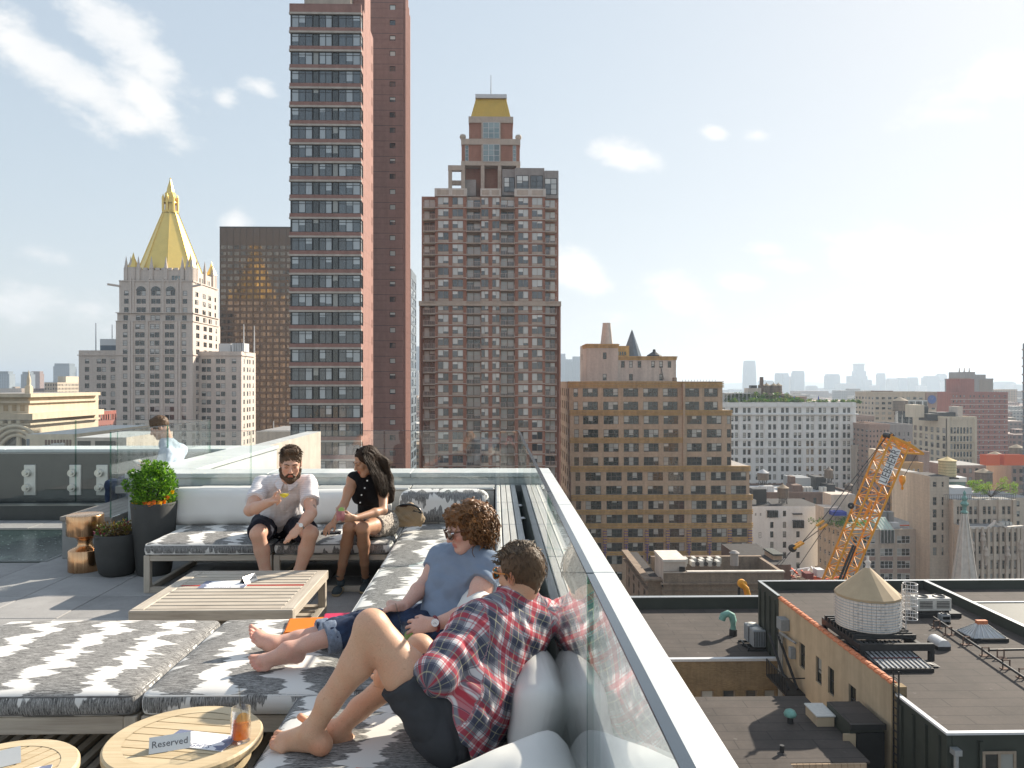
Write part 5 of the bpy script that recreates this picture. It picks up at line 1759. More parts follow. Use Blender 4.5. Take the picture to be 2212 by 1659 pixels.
# ================================================================== man in the plaid shirt
def man_plaid():
 t=thing('person','man in red and navy plaid shirt and grey shorts seated barefoot against the glass','person')
 Yh=2.95
 hl,hr=v3(W(962,1572,2.85)),v3(W(1022,1542,3.08))
 sl,sr=c6(455,270,3.02),c6(895,205,3.22)
 nk=c6(745,60,3.20)
 H=Head(c5(1425,830,3.20),(-0.74,0.66,-0.14),(-0.06,0.04,1),0.99)
 el=c6(240,560,2.78);wr=c4(1340,1010,2.98)
 el2,wr2=v3(W(1110,1420,3.55)),v3(W(1060,1330,3.62))
 kl=c4(1125,560,2.84);al=c4(672,1362,2.90)
 kr=c4(1500,735,3.20);ar=c4(842,1385,3.02)
 fwd=unit(np.array([-0.52,0.80,0.22]))
 B=Field()
 torso(B,hl,hr,sl,sr,nk,fwd,rh=0.115,rw=0.12,rc=0.125)
 H.build(B,nk-np.array([0,0.0,0.035]),neck_r=0.058,jaw=1.02)
 arm(B,sl,el,wr,bulk=1.0);arm(B,sr,el2,wr2,bulk=1.0)
 hand(B,wr,unit(c4(1165,940,3.02)-wr),(0.1,0.8,-0.3),side=(0.1,0.3,1),curl=(0.35,0.5,0.4),s=1.05)
 hand(B,wr2,(-0.2,-0.2,1),(-0.2,-1,0),curl=(0.9,0.9,0.6),s=1.0)
 leg(B,hl,kl,al,bulk=1.05,calf=(0.75,0,-0.65));leg(B,hr,kr,ar,bulk=1.0,calf=(0.6,0.0,-0.8))
 tl=bare_foot(B,al,(-0.88,0.40,-0.05),(-0.08,-0.10,0.98),(-0.45,-0.85,-0.12),s=1.10,L=0.19)
 tr=bare_foot(B,ar,(-0.80,0.05,0.50),(-0.45,-0.35,0.80),(-0.15,0.80,-0.2),s=1.05)
 V,Q=B.solve(0.0045)
 mesh_obj('body',V,Q,'skin_warm',t,tint_attr([(tl+tr,0.020,(1.0,0.84,0.80)),([al+np.array([0.03,-0.03,-0.06])],0.05,(1.0,0.85,0.8)),([H.P(0.08*q,-0.01,0) for q in (-1,1)],0.035,(1.0,0.72,0.66))]))
 hm,sm=mid(hl,hr),mid(sl,sr)
 S=Field()
 torso(S,hl+[0.02,0,0.04],hr+[0.02,0,0.04],sl,sr,nk,fwd,rh=0.132,rw=0.150,rc=0.148,depth=0.80,off=0.018)
 up=unit(sm-hm)
 lt=unit(np.cross(up,fwd))
 for (f_,hw_,r_) in ((0.22,0.085,0.125),(0.45,0.085,0.125),(0.68,0.10,0.12),(0.86,0.12,0.095)):
  c_=mid(hm,sm,f_)-fwd*0.01
  S.cap(c_-lt*hw_,c_+lt*hw_,r_,k=0.05,flat=(fwd,0.85))
 for q in (0.10,0.02,-0.06):
  o_=up*q+np.array([0.035,-0.005,0.01])
  S.cap(mid(hl,hr,0.12)+o_,mid(hl,hr,0.88)+o_,0.150+(0.1-q)*0.06,k=0.05,flat=(fwd,0.95))
 h1,h2=v3(W(962,1486,2.80)),v3(W(1022,1618,2.80))
 dd_=unit(h1-h2)
 S.plane(h2,unit(np.array([-dd_[2],0.0,dd_[0]])))
 S.cap(sl,mid(sl,el,0.6),0.078,0.074,k=0.05);S.cap(mid(sl,el,0.6),el,0.074,0.068,k=0.04)
 S.cap(el,mid(el,wr,0.30),0.066,0.066,k=0.03,cut_b=True)
 S.cap(sr,mid(sr,el2,0.6),0.078,0.07,k=0.05);S.cap(mid(sr,el2,0.6),mid(el2,wr2,0.3),0.068,0.06,k=0.04)
 S.cap(nk-[0,0,0.05],nk+[0.0,0,0.022],0.086,0.070,k=0.03,cut_b=True)
 def uvf(V):
  lat=unit(np.cross(up,fwd))
  def cyl_uv(a,b,ref):
   a,b=v3(a),v3(b);ax=unit(b-a)
   e1=unit(v3(ref)-ax*np.dot(v3(ref),ax));e2=np.cross(ax,e1)
   q=V-a
   tt=q@ax
   x,y=q@e1,q@e2
   return np.stack([np.arctan2(y,x),tt],1),np.sqrt((q-np.outer(np.clip(tt,0,np.linalg.norm(b-a)),ax))**2@np.ones(3))
  uv=np.zeros((len(V),3))
  c,d0=cyl_uv(hm,sm,-fwd)
  q=V-hm
  uv[:,0]=q@lat+0.02*np.sin(12*(q@up));uv[:,1]=q@up+0.012*np.sin(15*(q@lat)+1.0)
  parts=[(sl,el,0.072),(el,wr,0.066),(sr,el2,0.072),(el2,wr2,0.066)]
  dt=d0-0.150
  best=dt.copy()
  for (a,b,r) in parts:
   c,d=cyl_uv(a,b,-fwd)
   m=(d-r)<best-0.004
   best=np.where(m,d-r,best)
   ax=unit(v3(b)-v3(a))
   uv[m,0]=c[m,0]*0.075+0.02;uv[m,1]=c[m,1]*1.0+0.03
  return {'cloth_uv':uv}
 V,Q=S.solve(0.0048,noise=(0.0075,0.13,52))
 so_=mesh_obj('plaid_shirt',V,Q,'plaid',t,uvf)
 d=unit(wr-el);c0=mid(el,wr,0.30)
 S=Field();S.cap(c0-d*0.045,c0+d*0.01,0.070,0.067,k=0.005,cut_a=True,cut_b=True)
 V,Q=S.solve(0.0048,noise=(0.006,0.06,55));mesh_obj('rolled_cuff',V,Q,'plaid',so_,uvf)
 S=Field()
 for (h_,k_) in ((hl,kl),(hr,kr)):
  S.cap(h_,mid(h_,k_,0.52),0.118,0.105,k=0.04,cut_b=True)
 S.cap(hl+[0.03,0,-0.01],hr+[0.03,0,-0.01],0.120,k=0.05)
 V,Q=S.solve(0.0055,noise=(0.0075,0.11,57))
 sh=mesh_obj('shorts',V,Q,'grey_shorts',t)
 c0=hm-up*0.075+np.array([-0.01,0,0])
 S=Field();S.cap(c0-up*0.018,c0+up*0.018,0.150,k=0.004,flat=(fwd,0.84),cut_a=True,cut_b=True)
 V,Q=S.solve(0.005);mesh_obj('belt',V,Q,'belt_leather',sh)
 A=H.axes()
 S=Field()
 S.ell(H.P(0,-0.018,0.030),(0.081,0.100,0.096),A,k=0.01)
 S.ell(H.P(0,0.140,-0.045),(0.105,0.120,0.120),A,k=0.02,mode='sub')
 S.cap(H.P(0,-0.066,-0.02),H.P(0,-0.058,-0.062),0.040,0.026,k=0.03)
 S.ell(H.P(0,0.075,-0.135),(0.13,0.135,0.095),A,k=0.02,mode='sub')
 V,Q=S.solve(0.004,noise=(0.0022,0.012,61))
 ho=mesh_obj('hair',V,Q,'hair_brown',t,relax=0)
 rng=random.Random(23)
 cur=[]
 for i in range(560):
  x=rng.uniform(-0.064,0.064);y=rng.uniform(-0.075,0.075)
  z=0.030+0.102*math.sqrt(max(0.05,1-(x/0.088)**2-((y+0.02)/0.106)**2))
  L=0.040+0.034*max(0,(y+0.075)/0.15)
  p0=H.P(x,y,z-0.008)
  dirv=np.array([0.35+rng.gauss(0,0.12)+x*2.0,0.62+rng.gauss(0,0.15),0.55+rng.gauss(0,0.1)])
  sw=0.30*math.sin(x*60+y*25)
  pts=[]
  for f in np.linspace(0,1,6):
   pts.append(H.P(x+(dirv[0]*f+sw*f*f)*L,y+dirv[1]*L*f-0.25*L*f*f,z-0.008+L*(dirv[2]*f-0.42*f*f)))
  cur.append(pts)
 ribbons('swept_hair',cur,0.0038,'hair_light',ho,n=3)
 cur=[]
 for i in range(900):
  d=np.array([rng.gauss(0,1),rng.gauss(0,1),rng.gauss(0,1)]);d/=np.linalg.norm(d)
  if d[1]>0.35 or d[2]<-0.45 or d[2]>0.75:
   continue
  p0=H.P(d[0]*0.088,-0.020+d[1]*0.107,0.030+d[2]*0.103)
  o=A[0]*d[0]+A[1]*d[1]+A[2]*d[2]
  cur.append([p0,p0+o*0.004+np.array([0,0,-0.007]),p0+o*0.005+np.array([0,0,-0.016])])
 ribbons('stubble_hair',cur,0.0016,'hair_brown',ho,n=3)
 sunglasses('amber framed sunglasses with blue lenses on the man in plaid',H,'amber_frame','lens_blue')
man_plaid()
# ================================================================== man behind the glass, pale blue shirt
def man_blue():
 t=thing('person','man in pale blue shirt sitting on the bench behind glass looking at a tablet','person')
 hx=v3((-4.30,9.75,0.58))
 hl,hr=hx+[0,-0.09,0],hx+[0,0.09,0]
 sh=v3(W(375,972,9.75))
 sl,sr=sh+[0.0,-0.21,-0.02],sh+[0.0,0.21,-0.02]
 nk=v3(W(360,948,9.75))
 H=Head(v3(W(345,924,9.72)),(-0.85,-0.30,-0.45),(-0.30,0,1),1.10)
 el,wr=v3(W(352,1008,9.50)),v3(W(318,1008,9.62))
 kl,kr=hx+[-0.50,-0.13,0.02],hx+[-0.50,0.14,0.02]
 al,ar=hx+[-0.50,-0.15,-0.45],hx+[-0.52,0.15,-0.45]
 B=Field()
 torso(B,hl,hr,sl,sr,nk,(-1,0,0),rh=0.12,rw=0.13,rc=0.135)
 H.build(B,nk-np.array([-0.02,0,0.05]),neck_r=0.058)
 arm(B,sl,el,wr);arm(B,sr,el+[0,0.3,0],wr+[0,0.12,0])
 hand(B,wr,(-1,0.1,0.2),(0,0.5,1),side=(0,1,0.3));hand(B,wr+[0,0.12,0],(-1,-0.1,0.2),(0,-0.5,1),side=(0,-1,0.3))
 leg(B,hl,kl,al);leg(B,hr,kr,ar)
 V,Q=B.solve(0.0075);mesh_obj('body',V,Q,'skin_fair',t,tint_attr([(H.lips(),0.012,(0.85,0.5,0.5))]))
 S=Field()
 torso(S,hl+[0,0,0.04],hr+[0,0,0.04],sl,sr,nk,(-1,0,0),rh=0.13,rw=0.145,rc=0.145,off=0.016)
 for (a,b) in ((sl,el),(sr,el+[0,0.3,0])):
  S.cap(a,mid(a,b,0.7),0.075,0.078,k=0.04,cut_b=True)
 S.cap(nk-[0,0,0.06],nk+[0,0,0.0],0.09,0.075,k=0.03,cut_b=True)
 V,Q=S.solve(0.008,noise=(0.006,0.14,71));mesh_obj('shirt',V,Q,'pale_blue_shirt',t)
 S=Field()
 for (h_,k_,a_) in ((hl,kl,al),(hr,kr,ar)):
  limb(S,[h_,k_,a_],[0.11,0.078,0.062],k=0.03)
 S.cap(hl,hr,0.13,k=0.04)
 V,Q=S.solve(0.009,noise=(0.006,0.12,73));mesh_obj('jeans',V,Q,'denim',t)
 A=H.axes();S=Field()
 S.ell(H.P(0,-0.016,0.045),(0.094,0.112,0.104),A);S.cap(H.P(-0.03,0.045,0.115),H.P(0.03,0.045,0.115),0.018,k=0.02)
 S.ell(H.P(0,0.130,-0.03),(0.095,0.110,0.110),A,k=0.02,mode='sub');S.ell(H.P(0,0.02,-0.12),(0.13,0.16,0.10),A,k=0.015,mode='sub')
 V,Q=S.solve(0.006,noise=(0.005,0.02,75));mesh_obj('hair',V,Q,'hair_brown',t,relax=0)
 for a in (al,ar):
  mb=MB();soft_box(mb,(0.28,0.10,0.09),0.035,place((a[0]-0.07,a[1],0.05)),seg=8);mb.build('shoe','phone_black',t)
 tb=thing('tablet','grey tablet held by the man behind the glass','tablet',tuple(W(304,1004,9.62)))
 mb=MB();mb.bbox(-0.10,-0.09,-0.005,0.10,0.09,0.005,0.003,M=place((0,0.06,0.0),ry=R(35)));mb.build('case','panel_grey',tb)
man_blue()
# ================================================================== city materials
ZS=-62.0
def walls(name,col,var=0.10,stain=0.16,rough=0.85,course=None):
 """masonry: uneven tone, rain streaks, optional course lines"""
 m,n=newmat(name)
 b=principled(n)
 v=n.add('ShaderNodeNewGeometry').outputs['Position']
 k1=n.ramp(n.noise(v,1.4,5.0,0.65),0.3,0.7,1-var,1+var)
 k2=n.ramp(n.noise(n.mapping(v,scale=(0.8,0.8,0.06)),1.0,4.0,0.65),0.35,0.75,1+stain*0.4,1-stain)
 k=n.math('MULTIPLY',k1,k2)
 if course:
  _,_,z=n.sep(v)
  f=n.math('FRACT',n.math('DIVIDE',z,course))
  k=n.math('MULTIPLY',k,n.ramp(f,0.0,0.12,0.86,1.0))
 sc=n.add('ShaderNodeVectorMath',operation='SCALE')
 sc.inputs[0].default_value=col
 n.link(k,sc.inputs[3])
 n.link(sc.outputs[0],b.inputs['Base Color'])
 b.inputs['Roughness'].default_value=rough
 b.inputs['Specular IOR Level'].default_value=0.25
def bricks(name,c1,c2,mortar,bw=0.22,bh=0.075):
 m,n=newmat(name)
 b=principled(n)
 v=n.add('ShaderNodeNewGeometry').outputs['Position']
 x,y,z=n.sep(v)
 br=n.add('ShaderNodeTexBrick')
 n.link(n.comb(n.math('ADD',x,y),z),br.inputs['Vector'])
 br.inputs['Color1'].default_value=(*c1,1);br.inputs['Color2'].default_value=(*c2,1);br.inputs['Mortar'].default_value=(*mortar,1)
 br.inputs['Scale'].default_value=1.0;br.inputs['Brick Width'].default_value=bw;br.inputs['Row Height'].default_value=bh;br.inputs['Mortar Size'].default_value=0.008
 blot=n.ramp(n.noise(v,0.7,5.0,0.65),0.3,0.7,0.78,1.15)
 st=n.ramp(n.noise(n.mapping(v,scale=(1.5,1.5,0.12)),1.0,4.0,0.7),0.45,0.8,1.0,0.62)
 c=n.mix(1.0,br.outputs[0],n.comb(n.math('MULTIPLY',blot,st),n.math('MULTIPLY',blot,st),n.math('MULTIPLY',blot,st)),'MULTIPLY')
 n.link(c,b.inputs['Base Color']);b.inputs['Roughness'].default_value=0.9
walls('brick_tower',(0.33,0.185,0.155),course=2.95);walls('stone_line',(0.52,0.46,0.40))
walls('brick_mansard',(0.35,0.175,0.125),course=0.6);walls('stone_buff',(0.50,0.42,0.345));walls('stone_pale',(0.64,0.585,0.52))
walls('limestone',(0.64,0.55,0.48),var=0.08,stain=0.14,course=1.2);walls('tan_brick',(0.50,0.365,0.25),var=0.12,stain=0.2,course=0.6)
walls('ochre_terracotta',(0.52,0.33,0.13),var=0.2,stain=0.3);walls('stucco_grey',(0.56,0.48,0.41),stain=0.2);walls('terracotta_white',(0.72,0.715,0.69),var=0.04,stain=0.07)
walls('cream',(0.62,0.53,0.40),var=0.06);walls('beige',(0.54,0.45,0.35),course=0.8);walls('beige_grey',(0.52,0.43,0.34),stain=0.25);walls('brown_brick',(0.17,0.11,0.085),stain=0.25)
walls('white_paint',(0.78,0.78,0.77),var=0.04,stain=0.1);walls('red_slab',(0.33,0.125,0.10));walls('orange_tan',(0.50,0.30,0.14));walls('maroon',(0.18,0.055,0.05));walls('grey_stone',(0.33,0.30,0.28))
walls('slate_blue',(0.16,0.19,0.22));walls('roof_grey',(0.30,0.29,0.28),var=0.2);walls('roof_dark',(0.055,0.050,0.048),var=0.2,rough=0.9);walls('roof_silver',(0.48,0.48,0.48),var=0.15);walls('spire_stone',(0.64,0.57,0.50),var=0.14,stain=0.22)
walls('far_tower',(0.30,0.31,0.33));walls('far_brick',(0.38,0.26,0.21));walls('far_pale',(0.48,0.46,0.43));walls('wood_tank',(0.20,0.155,0.12),stain=0.35);walls('tank_roof',(0.34,0.27,0.19));walls('tank_yellow',(0.66,0.55,0.31));walls('tank_roof_yellow',(0.60,0.47,0.24))
bricks('yellow_brick',(0.36,0.255,0.13),(0.28,0.19,0.095),(0.24,0.20,0.15));bricks('old_brick',(0.30,0.22,0.155),(0.22,0.155,0.11),(0.28,0.24,0.19))
walls('render_buff',(0.47,0.365,0.245),var=0.07,stain=0.25)
plain('gold_leaf',(0.83,0.60,0.18),rough=0.42,metal=0.75,var=0.06,vscale=0.25,world_space=True);plain('gold_paint',(0.66,0.43,0.07),rough=0.55,metal=0.2,var=0.08,vscale=0.4,world_space=True);plain('white_metal',(0.62,0.62,0.62),rough=0.4,var=0.06,world_space=True);plain('black_steel',(0.018,0.018,0.019),rough=0.5,world_space=True)
plain('frame_dark',(0.030,0.030,0.032),rough=0.45,world_space=True);plain('frame_tan',(0.30,0.235,0.175),rough=0.6,world_space=True);plain('frame_bronze',(0.105,0.062,0.036),rough=0.40,metal=0.4,world_space=True,var=0.12);plain('frame_white',(0.62,0.61,0.59),rough=0.6,world_space=True);plain('rail_pink',(0.46,0.37,0.32),rough=0.6,world_space=True)
plain('siding_green',(0.034,0.040,0.031),rough=0.6,var=0.2,vscale=0.8,world_space=True);plain('crane_yellow',(0.74,0.32,0.012),rough=0.45,var=0.1,vscale=0.8,world_space=True);plain('verdigris',(0.16,0.33,0.28),rough=0.7,var=0.3,vscale=3.0,world_space=True)
plain('terracotta_tile',(0.55,0.18,0.075),rough=0.7,var=0.3,vscale=5.0,world_space=True);plain('tank_white',(0.70,0.62,0.55),rough=0.75,var=0.16,vscale=4.0,stretch=(3,3,0.25),world_space=True);plain('tank_cone',(0.45,0.34,0.215),rough=0.8,var=0.10,vscale=0.9,world_space=True)
plain('ac_white',(0.52,0.51,0.47),rough=0.6,var=0.1,world_space=True);plain('ac_grey',(0.24,0.255,0.265),rough=0.5,var=0.1,world_space=True);plain('galvanised',(0.42,0.44,0.45),rough=0.4,metal=0.6,world_space=True);plain('clock_blue',(0.07,0.13,0.36),rough=0.5);plain('orange_net',(0.75,0.12,0.03),rough=0.7);plain('blue_awning',(0.03,0.06,0.35),rough=0.7)
plain('asphalt',(0.075,0.073,0.07),rough=0.9,var=0.2,vscale=0.2,world_space=True);plain('copper_green',(0.18,0.34,0.30),rough=0.7,var=0.3,world_space=True)
def window_glass(name,dark,blind,p_blind=0.45,rough=0.06,metal=0.0,warm=0.0,spec=0.6):
 """pane with a roller blind drawn to a different height in every window"""
 m,n=newmat(name)
 b=principled(n)
 oi=n.add('ShaderNodeObjectInfo').outputs['Random']
 isl=n.add('ShaderNodeNewGeometry').outputs['Random Per Island']
 r=n.math('FRACT',n.math('ADD',n.math('MULTIPLY',oi,7.31),isl))
 r2=n.math('FRACT',n.math('MULTIPLY',r,13.7))
 uvn=n.add('ShaderNodeUVMap').outputs[0]
 _,vv,_=n.sep(uvn)
 drawn=n.math('LESS_THAN',r,p_blind)
 low=n.ramp(r2,0.0,1.0,-0.4,0.9)
 k=n.math('MULTIPLY',drawn,n.math('GREATER_THAN',vv,low))
 shade=n.ramp(r2,0,1,0.45,1.5)
 dcol=n.add('ShaderNodeVectorMath',operation='SCALE');dcol.inputs[0].default_value=dark
 n.link(shade,dcol.inputs[3])
 bcol=n.add('ShaderNodeVectorMath',operation='SCALE');bcol.inputs[0].default_value=blind
 n.link(n.ramp(r2,0,1,0.75,1.1),bcol.inputs[3])
 n.link(n.mix(k,dcol.outputs[0],bcol.outputs[0]),b.inputs['Base Color'])
 b.inputs['Metallic'].default_value=metal
 b.inputs['Roughness'].default_value=rough
 b.inputs['IOR'].default_value=1.7
 b.inputs['Specular IOR Level'].default_value=spec
 pos=n.add('ShaderNodeNewGeometry').outputs['Position']
 bp=n.add('ShaderNodeBump');bp.inputs['Strength'].default_value=0.08;bp.inputs['Distance'].default_value=0.3
 n.link(n.noise(pos,0.8,2.0),bp.inputs['Height']);n.link(bp.outputs[0],b.inputs['Normal'])
window_glass('glass_office',(0.022,0.026,0.022),(0.50,0.49,0.44),0.36)
window_glass('glass_tower',(0.016,0.021,0.020),(0.55,0.53,0.50),0.34)
window_glass('glass_slab',(0.045,0.060,0.072),(0.44,0.48,0.50),0.42,spec=0.8)
window_glass('glass_flat',(0.060,0.066,0.072),(0.66,0.67,0.63),0.66,spec=0.7)
window_glass('glass_dark',(0.018,0.022,0.020),(0.34,0.34,0.31),0.25)
window_glass('glass_bronze',(0.15,0.115,0.085),(0.19,0.145,0.105),0.2,rough=0.03,metal=0.85)
window_glass('glass_teal',(0.10,0.16,0.165),(0.22,0.30,0.30),0.3,spec=0.8)
# ================================================================== windows and facades
_WIN={}
def win_mesh(w_,h_,nx,ny,fr,frame,glass,dp=0.05,split=None):
 key=(round(w_,2),round(h_,2),nx,ny,fr,frame,glass,split)
 if key in _WIN:
  return _WIN[key]
 mb=MB()
 w2,h2=w_/2,h_/2
 xs=[-w2+fr+(w_-2*fr)*i/nx for i in range(nx+1)]
 zs=[-h2+fr+(h_-2*fr)*i/ny for i in range(ny+1)]
 if split and ny==2:
  zs[1]=-h2+h_*split
 hf=fr*0.5
 def bar(x0,z0,x1,z1):
  mb.quad((x0,0,z0),(x1,0,z0),(x1,0,z1),(x0,0,z1),0)
  mb.quad((x0,0,z0),(x0,0,z1),(x0,dp,z1),(x0,dp,z0),0)
  mb.quad((x1,0,z1),(x1,0,z0),(x1,dp,z0),(x1,dp,z1),0)
  mb.quad((x0,0,z1),(x1,0,z1),(x1,dp,z1),(x0,dp,z1),0)
  mb.quad((x1,0,z0),(x0,0,z0),(x0,dp,z0),(x1,dp,z0),0)
 bar(-w2,-h2,-w2+fr,h2);bar(w2-fr,-h2,w2,h2)
 bar(-w2+fr,-h2,w2-fr,-h2+fr);bar(-w2+fr,h2-fr,w2-fr,h2)
 for x in xs[1:-1]:
  bar(x-hf,-h2+fr,x+hf,h2-fr)
 for z in zs[1:-1]:
  for i in range(nx):
   bar(xs[i]+(hf if i else 0),z-hf*0.8,xs[i+1]-(hf if i<nx-1 else 0),z+hf*0.8)
 for i in range(nx):
  mb.quad((xs[i],dp*0.8,-h2+fr),(xs[i+1],dp*0.8,-h2+fr),(xs[i+1],dp*0.8,h2-fr),(xs[i],dp*0.8,h2-fr),1,uv=[(0,0),(1,0),(1,1),(0,1)])
 _WIN[key]=mb.data('window',[frame,glass])
 return _WIN[key]
AX={'front':(Vector((1,0,0)),0.0),'right':(Vector((0,1,0)),PI/2),'left':(Vector((0,-1,0)),-PI/2)}
class Building:
 def __init__(self,name,label,cat,base,group=None,cap=280):
  self.base=Vector(base)
  self.root=thing(name,label,cat,base,group=group)
  self.wins=[]
  self.cap=cap
 def part(self,name,mb,mats):
  b=self.base
  mb.v=[(p[0]-b.x,p[1]-b.y,p[2]-b.z) for p in mb.v]
  return mb.build(name,mats,self.root)
 def facade(self,mb,side,org,W_,z0,z1,cols,rows,depth=0.22,mi=0,win=None,skip=None,rec=0.12):
  """wall face with real openings; win(w,h)->mesh for each opening"""
  u,rz=AX[side]
  nrm=u.cross(Vector((0,0,1)))
  org=Vector((org[0],org[1],0))
  cu=sorted({0.0,W_,*[c for q in cols for c in q]})
  cz=sorted({z0,z1,*[c for q in rows for c in q]})
  colset,rowset={(round(a,4),round(b,4)) for a,b in cols},{(round(a,4),round(b,4)) for a,b in rows}
  def P(a,z,d=0.0):
   return org+u*a+Vector((0,0,z))-nrm*d
  for j in range(len(cz)-1):
   za,zb=cz[j],cz[j+1]
   isrow=(round(za,4),round(zb,4)) in rowset
   run=None
   for i in range(len(cu)-1):
    a,b=cu[i],cu[i+1]
    hole=isrow and (round(a,4),round(b,4)) in colset and not (skip and skip((a+b)/2,(za+zb)/2))
    if hole:
     if run is not None:
      mb.quad(P(run,za),P(a,za),P(a,zb),P(run,zb),mi);run=None
     mb.quad(P(a,za),P(a,za,depth),P(a,zb,depth),P(a,zb),mi)
     mb.quad(P(b,za,depth),P(b,za),P(b,zb),P(b,zb,depth),mi)
     mb.quad(P(a,zb,depth),P(b,zb,depth),P(b,zb),P(a,zb),mi)
     mb.quad(P(a,za),P(b,za),P(b,za,depth),P(a,za,depth),mi)
     if win:
      c=P((a+b)/2,(za+zb)/2,rec)
      me=win(b-a,zb-za)
      if me is not None:
       self.wins.append((me,c,rz,side))
    elif run is None:
     run=a
   if run is not None:
    mb.quad(P(run,za),P(W_,za),P(W_,zb),P(run,zb),mi)
 def block(self,x0,x1,y0,y1,z0,z1,mat,front=None,right=None,left=None,roof='roof_grey',depth=0.22,name='wall',rec=0.12):
  """box whose listed faces carry openings: dict(cols, rows, win, skip)"""
  mb=MB()
  for side,spec,org,W_ in (('front',front,(x0,y0),x1-x0),('right',right,(x1,y0),y1-y0),('left',left,(x0,y1),y1-y0)):
   s=spec or {}
   self.facade(mb,side,org,W_,z0,z1,s.get('cols',[]),s.get('rows',[]),s.get('depth',depth),0,s.get('win'),s.get('skip'),s.get('rec',rec))
  mb.quad((x1,y1,z0),(x0,y1,z0),(x0,y1,z1),(x1,y1,z1),0)
  mb.quad((x0,y0,z1),(x1,y0,z1),(x1,y1,z1),(x0,y1,z1),1)
  return self.part(name,mb,[mat,roof])
 def box(self,name,mat,x0,x1,y0,y1,z0,z1):
  mb=MB();mb.box(x0,y0,z0,x1,y1,z1)
  return self.part(name,mb,[mat])
 def band(self,name,mat,x0,x1,y0,y1,z0,z1,proud=0.25,sides='frl'):
  """projecting string course round the visible sides"""
  p=proud
  return self.box(name,mat,x0-(p if 'l' in sides else -0.01),x1+(p if 'r' in sides else -0.01),y0-p,y1-0.02,z0,z1)
 def finish(self):
  ws=self.wins
  b=self.base
  order=sorted(range(len(ws)),key=lambda i:(0 if ws[i][3]=='front' else 1))
  for i in order[:self.cap]:
   me,c,rz,_=ws[i]
   put('window',me,self.root,c-b,rz)
  rest=order[self.cap:]
  if rest:
   mb=MB();mats=None
   keys=[]
   for i in rest:
    me,c,rz,_=ws[i]
    M=Matrix.Translation(c-b)@Matrix.Rotation(rz,4,'Z')
    names=[m.name for m in me.materials]
    idx=[]
    for nm in names:
     if nm not in keys:
      keys.append(nm)
     idx.append(keys.index(nm))
    base=len(mb.v)
    mb.v+=[tuple(M@v.co) for v in me.vertices]
    for pl in me.polygons:
     mb.f.append(tuple(k+base for k in pl.vertices));mb.m.append(idx[pl.material_index]);mb.s.append(False)
     if pl.material_index==1:
      mb.uv[len(mb.f)-1]=[(0,0),(1,0),(1,1),(0,1)]
   o=mb.build('remaining_windows',keys,self.root)
   o['kind']='stuff'
  return self
def cols_at(centers,w_):
 return [(c-w_/2,c+w_/2) for c in centers]
def rows_down(ztop,pitch,h_,n,z_min=None):
 """n window rows going down from the first window's top"""
 out=[]
 for k in range(n):
  b=ztop-k*pitch
  if z_min is not None and b-h_<z_min:
   break
  out.append((b-h_,b))
 return out
def WN(nx,ny,fr,frame,glass,split=None):
 return lambda w_,h_:win_mesh(w_,h_,nx,ny,fr,frame,glass,split=split)
def water_tank(label,c,r,h,legs=3.0,wall='wood_tank',roofm='tank_roof',cone=0.45,hoops=7,group='rooftop water tanks'):
 t=thing('water_tank',label,'water tank',c,group=group)
 mb=MB();mb.lathe([(r,legs),(r*0.985,legs+h)],n=28,cap0=True);mb.build('tub',wall,t)
 mb=MB();mb.lathe([(r*1.08,legs+h-0.02),(r*1.08,legs+h+0.05),(r*0.55,legs+h+cone*r*0.55),(0.12,legs+h+cone*r*1.05),(0.10,legs+h+cone*r*1.05+0.3),(0.01,legs+h+cone*r*1.05+0.5)],n=28,smooth=False);mb.build('cone_roof',roofm,t)
 for k in range(hoops):
  mb=MB();z=legs+h*(0.06+0.88*k/(hoops-1))
  mb.lathe([(r*1.012,z-0.03),(r*1.018,z),(r*1.012,z+0.03)],n=28);mb.build('hoop','black_steel',t)
 if legs>0.5:
  for k in range(4):
   a=PI/4+k*PI/2
   mb=MB();mb.beam((r*0.8*math.cos(a),r*0.8*math.sin(a),0),(r*0.7*math.cos(a),r*0.7*math.sin(a),legs),0.2);mb.build('leg','black_steel',t)
   a2=a+PI/2
   mb=MB();mb.beam((r*0.8*math.cos(a),r*0.8*math.sin(a),0.2),(r*0.7*math.cos(a2),r*0.7*math.sin(a2),legs),0.1);mb.build('brace','black_steel',t)
  mb=MB();mb.cyl((0,0,0),(0,0,legs),r*0.12,n=10);mb.build('riser_pipe','black_steel',t)
 return t
# ================================================================== ground
gm=MB()
gm.box(-9000,-400,ZS-2,9000,2650,ZS)
gm.box(-9000,4050,ZS-2,9000,14000,ZS)
struct(gm.build('ground','asphalt'),'street level ground of the city')
def _water():
 m,n=newmat('river_water');b=principled(n)
 v=n.add('ShaderNodeNewGeometry').outputs['Position']
 b.inputs['Base Color'].default_value=(0.03,0.05,0.06,1);b.inputs['Roughness'].default_value=0.25
 bp=n.add('ShaderNodeBump');bp.inputs['Strength'].default_value=0.3;bp.inputs['Distance'].default_value=1.0
 n.link(n.noise(v,0.05,4.0),bp.inputs['Height']);n.link(bp.outputs[0],b.inputs['Normal'])
_water()
wm=MB();wm.box(-9000,2650,ZS-3,9000,4050,ZS-1.2)
struct(wm.build('river','river_water'),'pale river beyond the city')
